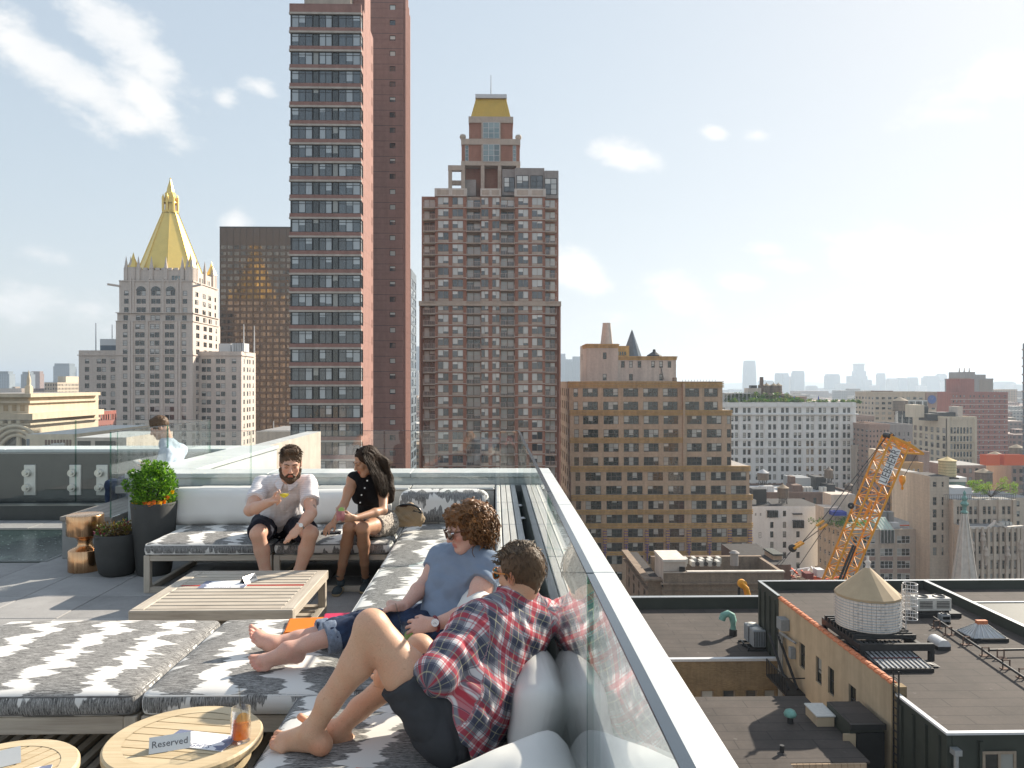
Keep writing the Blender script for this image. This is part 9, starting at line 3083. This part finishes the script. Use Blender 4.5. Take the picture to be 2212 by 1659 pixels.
sloped_skylight('hipped glass skylight with a rusty ridge vent',((a.x+b.x)/2+0.3,(a.y+c.y)/2-0.5,zr),(b.x-a.x)*0.9,abs(c.y-a.y)*0.62,0.85,'hip')
p=on(1730,590,zr)
t=thing('vent_hood','white half round vent hood on the dark roof','vent',(p.x+0.1,p.y+0.3,zr))
t.scale=(0.62,0.62,0.62)
mb=MB()
pts=[(0.62*math.cos(a),0.35+0.62*math.sin(a)) for a in np.linspace(0,PI,12)]
for i in range(11):
 mb.quad((pts[i][0],-0.9,pts[i][1]),(pts[i][0],0.9,pts[i][1]),(pts[i+1][0],0.9,pts[i+1][1]),(pts[i+1][0],-0.9,pts[i+1][1]),smooth=True)
mb.face([(q[0],-0.9,q[1]) for q in pts][::-1]);mb.build('hood','white_metal',t)
mb=MB();mb.box(-0.62,-0.88,0,0.62,0.9,0.36);mb.build('curb','frame_dark',t)
t=thing('pipe_run','long dark gas pipe on low stands across the annex roof','pipe',(0,0,0))
A_,B_=on(1690,410,zr+0.3),on(2260,790,zr+0.3)
mb=MB();mb.cyl((A_.x,A_.y,zr+0.34),(B_.x,B_.y,zr+0.34),0.07,n=8);mb.build('pipe','black_steel',t)
C_=on(2015,600,zr+0.3)
mb=MB();mb.cyl((C_.x,C_.y,zr+0.34),(C_.x+14,C_.y+0.4,zr+0.34),0.07,n=8);mb.cyl((C_.x+1.5,C_.y-2.6,zr+0.34),(C_.x+15,C_.y-2.4,zr+0.34),0.06,n=8);mb.build('branch_pipe','black_steel',t)
for (x,y) in ((1778,500),(1880,555),(1990,620),(2078,632),(2110,695),(2205,745),(1710,460)):
 q=on(x,y+10,zr)
 mb=MB()
 mb.box(q.x-0.22,q.y-0.03,zr,q.x-0.17,q.y+0.03,zr+0.5);mb.box(q.x+0.17,q.y-0.03,zr,q.x+0.22,q.y+0.03,zr+0.5);mb.box(q.x-0.22,q.y-0.03,zr+0.45,q.x+0.22,q.y+0.03,zr+0.5);mb.box(q.x-0.28,q.y-0.16,zr,q.x+0.28,q.y+0.16,zr+0.04);mb.build('pipe_stand','brown_brick',t)
p=on(1660,680,zr)
t=thing('roof_drain_cover','broken dark metal flap beside the large skylight','flap',(p.x,p.y,zr))
mb=MB();mb.box(-0.8,-0.5,0,0.3,0.5,0.08);mb.box(-0.6,-0.4,0.08,0.6,0.3,0.14,M=Matrix.Rotation(0.3,4,'Y'));mb.build('plate','black_steel',t)
zl=CAM_H-19.55
Lr=Building('lower_building','lower yellow brick building with a flat black roof and white edge','building',(12,58,ZS))
yf,yb_=53.0,65.6
xa=2.0
mb=MB()
x0w=xa
cols=[(Xat(n8x(a),yf)-x0w,Xat(n8x(b),yf)-x0w) for a,b in ((352,428),(477,552),(608,678),(715,785))]
zt_=Zat(n8y(826),yf,n8x(560))
Lr.facade(mb,'front',(x0w,yf),XW_-x0w-0.03,ZS,zl+0.1,cols,[(zt_-2.4,zt_)],0.18,0,lambda w_,h_:win_mesh(w_,h_,1,2,0.1,'frame_tan','glass_flat',split=0.5))
Lr.part('brick_wall',mb,['yellow_brick'])
mb=MB();mb.quad((x0w,yf,zl),(XW_-0.03,yf,zl),(XW_-0.03,YB+0.1,zl),(x0w,YB+0.1,zl));mb.quad((x0w,YB+0.1,zl),(40,YB+0.1,zl),(40,yb_,zl),(x0w,yb_,zl));Lr.part('roof',mb,['roll_roofing'])
Lr.box('edge_trim','white_metal',x0w,XW_-0.03,yf-0.12,yf+0.25,zl+0.1,zl+0.28)
Lr.box('parapet','siding_green',x0w,40,yb_,yb_+0.4,zl-1,zl+1.0);Lr.box('parapet_trim','galvanised',x0w,40,yb_-0.05,yb_+0.45,zl+1.0,zl+1.05)
Lr.finish()
p=on(537,512,zl)
t=thing('gooseneck_vent','verdigris copper gooseneck vent pipe on the lower roof','vent',(p.x,p.y,zl))
hgt=Zat(n8y(385),p.y,n8x(530))-zl
mb=MB();mb.cyl((0,0,0),(0,0,0.5),0.30,n=14);mb.build('base','black_steel',t)
mb=MB();mb.tube([(0,0,0.4),(0,0,hgt-0.55),(-0.10,0,hgt-0.18),(-0.42,0,hgt),(-0.78,0,hgt-0.16),(-0.88,0,hgt-0.5)],0.27,n=14);mb.build('pipe','verdigris',t)
for (x,y,lab) in ((645,560,'grey condenser closest to the gooseneck vent'),(678,590,'grey condenser nearer the green siding')):
 p=on(x,y,zl)
 t=thing('condenser_unit',lab,'air conditioner',(p.x,p.y,zl+0.25),group='small condensers on the lower roof')
 mb=MB();mb.bbox(-0.48,-0.45,0,0.48,0.45,1.25,0.06);mb.build('casing','ac_grey',t)
 mb=MB();mb.lathe([(0.38,1.25),(0.38,1.29),(0.02,1.30)],n=18);mb.build('fan_guard','ac_white',t)
 mb=MB()
 for k in range(7):
  mb.box(-0.42+k*0.125,-0.462,0.1,-0.38+k*0.125,-0.44,1.15)
 mb.build('louvre','frame_dark',t)
 mb=MB();mb.box(-0.9,-0.5,-0.25,0.9,-0.4,-0.12);mb.box(-0.9,0.4,-0.25,0.9,0.5,-0.12);mb.box(-0.8,-0.4,-0.12,-0.7,0.4,-0.02);mb.box(0.7,-0.4,-0.12,0.8,0.4,-0.02);mb.build('skid','black_steel',t)
zq=CAM_H-18.0
a,b,c=on(330,880,zq),on(915,865,zq),on(1275,1220,zq)
Q=Building('low_roof_building','lowest black rolled roof with a ragged overhanging eave','building',(10,36,ZS))
x1=on(1100,1040,zq).x
yq0=on(1060,1228,zq).y
Q.block(2.0,x1,yq0,b.y,ZS,zq-0.06,'render_buff',roof='roof_dark')
mb=MB();mb.box(2.0,yq0-0.35,zq-0.05,x1+0.2,b.y,zq+0.05);Q.part('roof',mb,['roll_roofing'])
xm=on(852,1235,zq).x
mb=MB();mb.box(2.0,yq0-6,zq-0.051,xm,yq0-0.36,zq+0.049);Q.part('roof',mb,['roll_roofing']);mb=MB();mb.box(2.0,yq0-5.9,ZS,xm-0.3,yq0-0.01,zq-0.06);Q.part('wall',mb,['render_buff'])
rng=random.Random(4)
for k in range(12):
 xx_=xm+(x1-xm)*k/12;Q.box('eave_board','tan_brick',xx_,xx_+(x1-xm)/12-0.02,yq0-0.45,yq0-0.36,zq-rng.uniform(0.28,0.42),zq+0.02)
Q.box('gutter','galvanised',xm-0.12,xm+0.02,yq0-3,yq0-0.4,zq-0.15,zq+0.0)
zv=CAM_H-17.1
Q.block(x1+0.25,XW_-0.3,on(1120,1020,zv).y,on(1000,893,zv).y,ZS,zv,'siding_green',roof='roll_roofing',name='lean_to')
yl=on(1120,1020,zv).y
Q.box('door','render_buff',Xat(n8x(1170),yl),Xat(n8x(1240),yl),yl-0.06,yl+0.02,zv-3.4,zv-0.5);Q.box('door','black_steel',Xat(n8x(1246),yl),Xat(n8x(1405),yl),yl-0.08,yl+0.02,zv-3.8,zv-0.45);Q.box('eave_trim','black_steel',x1+0.22,XW_-0.28,yl-0.2,yl-0.01,zv-0.25,zv+0.02)
Q.finish()
p=on(1068,1040,zq)
t=thing('roof_hatch','pale boxed roof hatch with a flat cover','hatch',(p.x,p.y+0.7,zq+0.05))
mb=MB();mb.box(-0.45,-0.75,0,0.45,0.75,0.5);mb.build('curb','render_buff',t);mb=MB();mb.bbox(-0.52,-0.82,0.5,0.52,0.82,0.6,0.03);mb.build('cover','ac_white',t)
p=on(865,1022,zq)
t=thing('mushroom_vent','small verdigris mushroom vent on the lowest roof','vent',(p.x,p.y,zq+0.05))
mb=MB();mb.cyl((0,0,0),(0,0,0.35),0.16,n=12);mb.build('neck','black_steel',t);mb=MB();mb.lathe([(0.10,0.30),(0.30,0.38),(0.33,0.5),(0.25,0.66),(0.10,0.74),(0.01,0.75)],n=16);mb.build('cap','verdigris',t)
p=on(818,1200,zq)
t=thing('pipe_stub','short black vent stub on the lowest roof','vent',(p.x,p.y,zq+0.05))
mb=MB();mb.cyl((0,0,0),(0,0,0.42),0.11,n=12);mb.build('stub','black_steel',t);mb=MB();mb.cyl((0,0,0),(0,0,0.08),0.24,0.14,n=12);mb.build('flashing','roof_dark',t)
mb=MB();mb.box(x1+0.3,28,ZS,XW_-0.15,on(1120,1020,zv).y-0.3,zq-9)
tag(mb.build('light_court','brown_brick'),'dark light court roof between the lowest roof and the green siding','building')
# ================================================================== left middle distance
def block_px(name,label,Y0,a,b,top,mat,depth=20,cols=0,floor=3.6,wfr=0.5,hfr=0.55,glass='glass_dark',frame='frame_dark',side=None,roof='roof_grey',zb=ZS,cat='building',group=None,first=1.4,nmax=30,cap=200):
 B=Building(name,label,cat,((Xat(a,Y0)+Xat(b,Y0))/2,Y0,zb),group=group,cap=cap)
 x0,x1=Xat(a,Y0),Xat(b,Y0)
 zt=Zat(top,Y0,(a+b)/2)
 fr=sd=None
 if cols:
  w_=(x1-x0)/cols
  rows=rows_down(zt-first,floor,floor*hfr,nmax,max(zb+2,-60))
  cl=[(i*w_+w_*(1-wfr)/2,(i+1)*w_-w_*(1-wfr)/2) for i in range(cols)]
  fr=dict(cols=cl,rows=rows,win=WN(1,1,0.1,frame,glass))
  if side:
   n=max(2,int(round(depth/w_)))
   w2=depth/n
   sd=dict(cols=[(i*w2+w2*(1-wfr)/2,(i+1)*w2-w2*(1-wfr)/2) for i in range(n)],rows=rows,win=WN(1,1,0.1,frame,glass))
 B.block(x0,x1,Y0,Y0+depth,zb,zt,mat,front=fr,right=sd if side=='right' else None,left=sd if side=='left' else None,roof=roof)
 return B
Y0=150.0
B=block_px('ornate_building','ornate cream stone building with heavy cornice at the far side of the terrace',Y0,-90,62,850,'cream',depth=26,cols=0)
x1=Xat(62,Y0)
Z=lambda y:Zat(y,Y0,20)
for (za,zb_,p) in ((850,858,1.0),(866,871,0.6),(893,906,1.8),(914,918,0.9)):
 B.band('cornice','cream',Xat(-90,Y0),x1,Y0,Y0+25,Z(zb_),Z(za),p,'fr')
for k in range(9):
 x=x1-1.2-k*1.6;B.box('attic_window','render_buff',x-0.45,x+0.45,Y0-0.03,Y0+0.2,Z(888),Z(875))
 B.box('console','cream',x-0.3,x+0.3,Y0-1.4,Y0-0.02,Z(914),Z(907))
for k in range(5):
 x=x1-1.5-k*3.4;mb=MB();mb.cyl((x,Y0-0.6,Z(990)),(x,Y0-0.6,Z(920)),0.5,0.42,n=12);B.part('column',mb,['cream'])
mb=MB()
cx=Xat(38,Y0-0.8)
for i,r in enumerate((5.2,4.4,3.6)):
 pts=[(cx+r*math.cos(a),Y0-1.0-0.3*(2-i),Z(985)+r*1.15*math.sin(a)) for a in np.linspace(0,PI,15)]
 mb.tube(pts,0.35,n=6)
B.part('arch_moulding',mb,['cream'])
mb=MB();mb.face([(cx+3.5*math.cos(a),Y0-0.05,Z(985)+4.0*math.sin(a)) for a in np.linspace(0,PI,15)]);B.part('arch_light',mb,['glass_dark'])
for c in (52,):
 mb=MB();mb.box(-0.5,-0.5,0,0.5,0.5,1.4,M=Matrix.Translation((Xat(c,Y0),Y0+1.5,Z(850))));mb.lathe([(0.55,1.4),(0.35,1.8),(0.4,2.5),(0.15,3.8),(0.03,4.6)],(Xat(c,Y0),Y0+1.5,Z(850)),n=10);B.part('pinnacle',mb,['cream'])
B.finish()
B=block_px('stone_block','tan stone setback beside the ornate cream building',190.0,58,132,905,'cream',depth=14);B.box('upper_step','cream',Xat(60,190),Xat(82,190),192,200,Zat(910,190),Zat(862,190));B.box('upper_step','cream',Xat(96,190),Xat(120,190),192,202,Zat(910,190),Zat(880,190));B.finish()
B=block_px('tan_slab','tan apartment slab with a bright lit flank in the far left city',720.0,96,124,826,'beige',depth=60,cols=5,floor=3.6,side='right');B.box('lift_house','cream',Xat(118,740),Xat(136,740),745,770,Zat(828,740),Zat(813,740));B.finish()
B=block_px('brick_house','red brick building in front of the limestone wing',300.0,144,196,890,'red_slab',depth=20,cols=5,floor=4.2,side='right');B.finish()
B=block_px('low_hall','low pale hall with a row of clerestory openings and roof plant',118.0,56,158,938,'cream',depth=26,roof='roof_silver')
Z=lambda y:Zat(y,118.0,110)
for k in range(9):
 x=Xat(96+k*6.6,117.8);B.box('clerestory','brown_brick',x,x+0.28,117.9,118.05,Z(968),Z(950))
B.box('dark_doorway','slate_blue',Xat(58,118),Xat(64,118),117.9,118.1,Z(985),Z(948));B.finish()
for k,(a,b,t_,lab) in enumerate(((96,116,952,'white rooftop cooling unit nearest the cream hall'),(117,132,948,'white rooftop cooling unit in the middle of the roof plant'),(135,158,956,'white rooftop cooling unit beside the dark louvred plant room'))):
 p=W((a+b)/2,985,96.0);rooftop_ac(lab,(p.x,96,Zat(990,96)),(Xat(b,96)-Xat(a,96),1.6,Zat(t_+8,96)-Zat(990,96)),fans=2,group='cooling units beyond the parapet')
B=block_px('plant_room','grey rooftop plant room with large dark louvre openings',70.0,163,273,945,'stucco_grey',depth=10,roof='roof_silver')
for (a,b) in ((168,196),(206,250)):
 B.box('louvre_opening','black_steel',Xat(a,70),Xat(b,70),69.95,70.1,Zat(978,70),Zat(951,70))
B.finish()
B=block_px('limestone_annex','low limestone annex with roof balustrade in front of the gilded tower',260.0,540,660,966,'limestone',depth=40,cols=6,floor=6.0,roof='cream');B.box('balustrade','stone_buff',Xat(552,262),Xat(640,262),275,276,Zat(966,262),Zat(955,262));B.finish()
mb=MB();mb.cyl((Xat(591,240),240,Zat(990,240)),(Xat(591,240),240,Zat(909,240)),0.22,0.12,n=8);tag(mb.build('flagpole','white_metal'),'bare white flagpole in front of the bronze office slab','flagpole')
B=block_px('stone_block','grey stone base block below the ribbon window tower',225.0,552,700,932,'stucco_grey',depth=30);B.finish()
B=block_px('steel_facade','narrow building edge with white mullions beside the terrace parapet',40.0,520,560,968,'stucco_grey',depth=14,cols=3,floor=1.6,wfr=0.75,hfr=0.8,glass='glass_slab',roof='roof_silver');B.finish()
# ================================================================== city fabric: low blocks out to the river
rng=random.Random(77)
FAR_M=['far_brick','far_pale','grey_stone','beige','brown_brick','stone_buff','red_slab','far_tower']
_BOX={}
def far_box(name,label,x,y,w_,d_,h_,mat,group,cat='building',cap=None):
 key=mat
 t=MB()
 t.box(-w_/2,-d_/2,0,w_/2,d_/2,h_)
 if cap:
  t.box(-w_*cap[0]/2,-d_*cap[0]/2,h_+0.01,w_*cap[0]/2,d_*cap[0]/2,h_+cap[1])
 o=t.build(name,mat,loc=(x,y,ZS))
 return tag(o,label,cat,group)
def banded(name,base,line,pitch=3.6,bay=4.0):
 """far facade: window grid too small to pick apart at this distance"""
 m,n=newmat(name);b=principled(n)
 v=n.add('ShaderNodeNewGeometry').outputs['Position']
 x,y,z=n.sep(v)
 a=n.math('LESS_THAN',n.math('FRACT',n.math('DIVIDE',z,pitch)),0.48)
 c=n.math('LESS_THAN',n.math('FRACT',n.math('DIVIDE',n.math('ADD',x,n.math('MULTIPLY',y,1.37)),bay)),0.5)
 k=n.math('MULTIPLY',a,c)
 g=n.add('ShaderNodeNewGeometry').outputs['Normal']
 _,_,nz=n.sep(g)
 k=n.math('MULTIPLY',k,n.math('LESS_THAN',n.math('ABSOLUTE',nz),0.5))
 oi=n.add('ShaderNodeObjectInfo').outputs['Random']
 bc=n.mix(oi,tuple(q*0.7 for q in base),tuple(q*1.25 for q in base))
 n.link(n.mix(k,bc,line),b.inputs['Base Color']);b.inputs['Roughness'].default_value=0.7
banded('grid_brick',(0.30,0.19,0.15),(0.07,0.06,0.06));banded('grid_pale',(0.48,0.45,0.41),(0.11,0.11,0.11));banded('grid_glass',(0.22,0.26,0.29),(0.10,0.13,0.15),bay=6.0);banded('grid_tan',(0.40,0.30,0.21),(0.09,0.08,0.07))
GR=['grid_brick','grid_pale','grid_tan','grid_brick']
def free(px):
 """screen columns where low far city shows between the near towers"""
 return (-40<px<260) or (880<px<912) or (1625<px<2260) or (1205<px<1240)
count=0
tries=0
while count<250 and tries<9000:
 tries+=1
 Y=430*(2580/430)**(rng.random()**0.9)
 px=rng.uniform(-60,2270)
 if not free(px):
  continue
 if 1560<px<1880 and Y<480:continue
 if px>1860 and Y<700:continue
 if px<240 and Y<480:continue
 s=rng.uniform(18,46)*(1+Y/2500)
 h_=rng.choice([14,18,22,26,30,36])*rng.uniform(0.8,1.2)
 if rng.random()<0.12:h_*=1.45
 top=Zat(0,Y)
 ylim=829.5+(CAM_H-(ZS+h_))/Y*FPX
 if ylim<838:h_=CAM_H-ZS-9/FPX*Y
 left_side=px<400
 mt=rng.choice(GR);hut=rng.random()<0.5
 word={'grid_brick':'brownish','grid_pale':'pale grey','grid_tan':'tan'}[mt]
 size='taller' if h_>38 else ('medium' if h_>24 else 'low')
 where='beyond the left glass' if left_side else ('between the two brick towers' if px<1000 else ('before the river' if Y>1100 else 'behind the cream loft building'))
 far_box('city_block','hazy %s %s block%s %s'%(size,word,' with roof hut' if hut else '',where),Xat(px,Y),Y,s,s*rng.uniform(0.6,1.2),h_,mt,'low blocks of the far city',cap=(0.35,4) if hut else None)
 count+=1
SK=[(-6,20,802,1900,'grid_glass','pale blue office block at the edge of the left skyline'),(45,66,803,2000,'grid_glass','blue block left of the tallest left skyline tower'),(66,86,802,2100,'grid_brick','brownish block next to the tallest left skyline tower'),(115,150,785,2300,'grid_glass','tallest broad tower of the left skyline'),(170,184,788,2350,'grid_glass','slim pointed tower right of the tallest left skyline tower'),(194,206,796,2350,'grid_glass','slimmest tower of the left skyline'),(230,258,812,2000,'grid_brick','stepped block near the limestone wing'),(66,108,839,1100,'grid_brick','brown slab with a lit flank in the left distance'),(95,118,852,900,'grid_brick','smaller brown slab in the left distance'),(278,296,806,2100,'grid_glass','pointed tower peeping left of the limestone wing'),(886,896,762,3200,'grid_glass','pale tower glimpsed between the brick towers'),(897,907,748,3300,'grid_glass','taller pale tower glimpsed between the brick towers'),(886,905,800,2500,'grid_pale','pale block at the foot of the glimpsed towers'),(1207,1222,764,3000,'grid_glass','tower under construction right of the gold mansard tower'),(1222,1236,776,3000,'grid_glass','gabled glass tower right of the gold mansard tower'),(1237,1255,770,2900,'grid_glass','square glass tower beside the deco penthouse'),(1255,1268,800,3000,'grid_pale','low stepped tower beside the deco penthouse'),(1789,1815,808,4300,'grid_glass','square tower of the far shore'),(1898,1913,806,4400,'grid_glass','slim tower of the far shore near the boom tip'),(1921,1940,817,4300,'grid_pale','stepped block of the far shore near the boom tip'),(1942,1962,816,4350,'grid_glass','domed block of the far shore'),(1966,1984,815,4350,'grid_glass','round topped block of the far shore'),(2002,2030,812,4300,'grid_glass','slanted glass block of the far shore'),(2030,2068,823,4300,'grid_pale','broad stepped block of the far shore'),(2062,2090,826,4400,'grid_glass','plain block of the far shore left of the grey tower'),(2160,2195,824,4400,'grid_glass','pyramid roofed block of the far shore'),(2190,2225,830,4300,'grid_pale','last plain block of the far shore'),(1815,1850,828,4200,'grid_pale','low block beside the square far shore tower'),(1868,1884,820,4300,'grid_glass','plain block right of the crowned far tower'),(1884,1900,832,4200,'grid_pale','low hazy block between two far shore towers'),(1677,1690,806,4300,'grid_glass','left twin of the far shore pair'),(1692,1704,806,4300,'grid_glass','right twin of the far shore pair'),(1704,1718,813,4350,'grid_pale','shorter link block beside the far shore pair'),(1716,1738,801,4300,'grid_glass','rounded tower beside the far shore pair'),(1642,1656,821,4300,'grid_glass','small dome topped tower behind the roof garden tanks'),(1746,1766,833,4000,'grid_pale','low hazy headland block beside the far shore'),(1656,1672,822,4400,'grid_glass','small blunt tower behind the roof garden tanks'),(2028,2046,807,4500,'grid_glass','white banded tower of the far shore'),(1985,2003,832,4200,'grid_pale','low block between the round and slanted far towers')]
for (a,b,top,Y,mt,lab) in SK:
 x0,x1=Xat(a,Y),Xat(b,Y)
 h_=Zat(top,Y,(a+b)/2)-ZS
 t=thing('skyline_tower',lab,'tower',((x0+x1)/2,Y,ZS),group='far skyline towers')
 w_=x1-x0
 mb=MB();mb.box(-w_/2,0,0,w_/2,w_*0.8,h_*0.93);mb.build('shaft',mt,t)
 mb=MB();q=0.38 if rng.random()<0.5 else 0.46;mb.box(-w_*q,w_*0.06,h_*0.93+0.01,w_*q,w_*0.7,h_);mb.build('crown',mt,t)
Y=4600.0
x0,x1=Xat(1607.5,Y),Xat(1630,Y)
t=thing('skyline_tower','tallest pale tower on the far shore with tapered shoulders','tower',((x0+x1)/2,Y,ZS),group='far skyline towers')
h_=Zat(779,Y)-ZS;w_=(x1-x0)/2
mb=MB();pr=[(1.0,0),(1.0,0.55),(0.94,0.8),(0.84,1.0)]
for (q0,f0),(q1,f1) in zip(pr[:-1],pr[1:]):
 a=[(-w_*q0,-w_*q0),(w_*q0,-w_*q0),(w_*q0,w_*q0),(-w_*q0,w_*q0)];b=[(-w_*q1,-w_*q1),(w_*q1,-w_*q1),(w_*q1,w_*q1),(-w_*q1,w_*q1)]
 for i in range(4):
  j=(i+1)%4;mb.quad((*a[i],h_*f0),(*a[j],h_*f0),(*b[j],h_*f1),(*b[i],h_*f1))
mb.quad(*[(q[0],q[1],h_) for q in b]);mb.build('shaft','grid_glass',t)
t=thing('skyline_tower','stepped far shore tower with a flared crown','tower',(Xat(1852,4400),4400,ZS),group='far skyline towers')
for (a,b,top) in ((1833,1870,812),(1845,1868,801),(1848,1865,786)):
 h_=Zat(top,4400)-ZS;x0,x1=Xat(a,4400)-Xat(1852,4400),Xat(b,4400)-Xat(1852,4400)
 mb=MB();mb.box(x0,-30+(830-top)*0.4,0,x1,30,h_);mb.build('shaft','grid_glass',t)
mb=MB();h_=Zat(786,4400)-ZS;mb.box(Xat(1846,4400)-Xat(1852,4400),-14,h_*0.985,Xat(1867,4400)-Xat(1852,4400),34,h_+3);mb.build('crown','grid_pale',t)
B=block_px('glass_tower','dark glass tower edge with projecting floor slabs at the picture border',330.0,2311,2400,734,'slate_blue',depth=30,cols=4,floor=4.0,glass='glass_slab',nmax=40,side='left')
for k in range(36):
 z=Zat(734,330)-3-4.0*k
 if z>ZS:B.box('floor_slab','grey_stone',Xat(2311,330)-0.6,Xat(2400,330),329.4,360,z,z+0.6)
B.finish()
hl=MB()
pts=[]
for k in range(80):
 x=-8500+17000*k/79
 pts.append((x,ZS+62+26*math.sin(k*0.7)*math.sin(k*0.23+1)+18))
for (a,b) in zip(pts[:-1],pts[1:]):
 hl.quad((a[0],9000,ZS),(b[0],9000,ZS),(b[0],9300,b[1]),(a[0],9300,a[1]));hl.quad((a[0],9300,a[1]),(b[0],9300,b[1]),(b[0],9900,ZS),(a[0],9900,ZS))
struct(hl.build('hills','leaf_dark'),'low blue hills on the horizon')
for k in range(70):
 Y=rng.uniform(4080,5600);px=rng.uniform(1560,2260) if k<58 else rng.uniform(-40,200)
 mt=rng.choice(['grid_pale','grid_brick','grid_glass']);far_box('city_block','low %s block along the far river shore'%{'grid_pale':'pale','grid_brick':'brownish','grid_glass':'bluish glass'}[mt],Xat(px,Y),Y,rng.uniform(40,130),rng.uniform(40,90),rng.uniform(12,40),mt,'low blocks of the far shore')
for (a,b,top,Y,mt,cl,lab) in ((1855,1905,1090,330,'far_brick',4,'brown brick house behind the yellow boom'),(1845,1890,950,480,'grid_brick',0,'brown block seen past the corner of the white terracotta building'),(1890,1930,985,420,'grid_tan',0,'tan block behind the boom tip'),(2110,2160,1010,420,'grey_stone',4,'grey stone block right of the cream loft building'),(2120,2230,1075,300,'beige',5,'beige block behind the gothic building'),(2150,2215,960,560,'grid_pale',0,'pale block below the red apartment slab'),(2190,2260,940,520,'grid_brick',0,'brick block beside the dark glass tower'),(2185,2240,990,380,'far_brick',4,'brick house with dark windows at the picture border'),(1770,1850,1075,320,'brown_brick',4,'brown house behind the crane cables'),(2000,2060,960,470,'grid_tan',0,'tan block between the loft building and the boom'),(2050,2130,1005,340,'far_brick',6,'dark brick houses behind the penthouse tree')):
 if mt.startswith('grid'):
  x0,x1=Xat(a,Y),Xat(b,Y);far_box('city_block',lab,(x0+x1)/2,Y+12,x1-x0,24,Zat(top,Y)-ZS,mt,'blocks of the middle distance',cap=(0.3,3))
 else:
  B=block_px('town_house',lab,float(Y),a,b,top,mt,depth=20,cols=cl,floor=4.0,group='houses of the middle distance',nmax=8);B.finish()
for (px,py,Y,s,lab) in ((2125,1035,330,1.0,'brown water tank on the dark brick houses'),(2150,990,400,1.0,'brown water tank beside the cream loft building'),(2196,975,430,1.1,'grey water tank near the picture border'),(1945,875,440,1.2,'dark water tank on the department store roof')):
 water_tank(lab,tuple(W(px,py+22,Y)),3.4*s,5.0*s,legs=2.5,cone=0.5,hoops=4)
for (a,b,z0,z1,Y,lab) in ((2130,2160,1008,985,300,'bright orange safety netting on a roof near the border'),(2170,2215,1008,985,300,'second bright orange safety netting at the picture border')):
 mb=MB();mb.box(Xat(a,Y),Y,Zat(z0,Y),Xat(b,Y),Y+4,Zat(z1,Y));tag(mb.build('safety_netting','orange_net'),lab,'netting')
# ================================================================== air
hz=MB();hz.box(-9500,-420,ZS-4.0,9500,14500,215)
o=hz.build('haze','paper')
o.data.materials.clear()
m=bpy.data.materials.new('air');m.use_nodes=True
n=NT(m.node_tree)
pv_=n.add('ShaderNodeVolumePrincipled');out=n.add('ShaderNodeOutputMaterial')
pv_.inputs['Color'].default_value=(0.72,0.85,1.0,1);pv_.inputs['Density'].default_value=0.00017;pv_.inputs['Anisotropy'].default_value=0.3
n.link(pv_.outputs[0],out.inputs['Volume'])
o.data.materials.append(m)
o['kind']='stuff';o['label']='pale blue summer haze over the city'
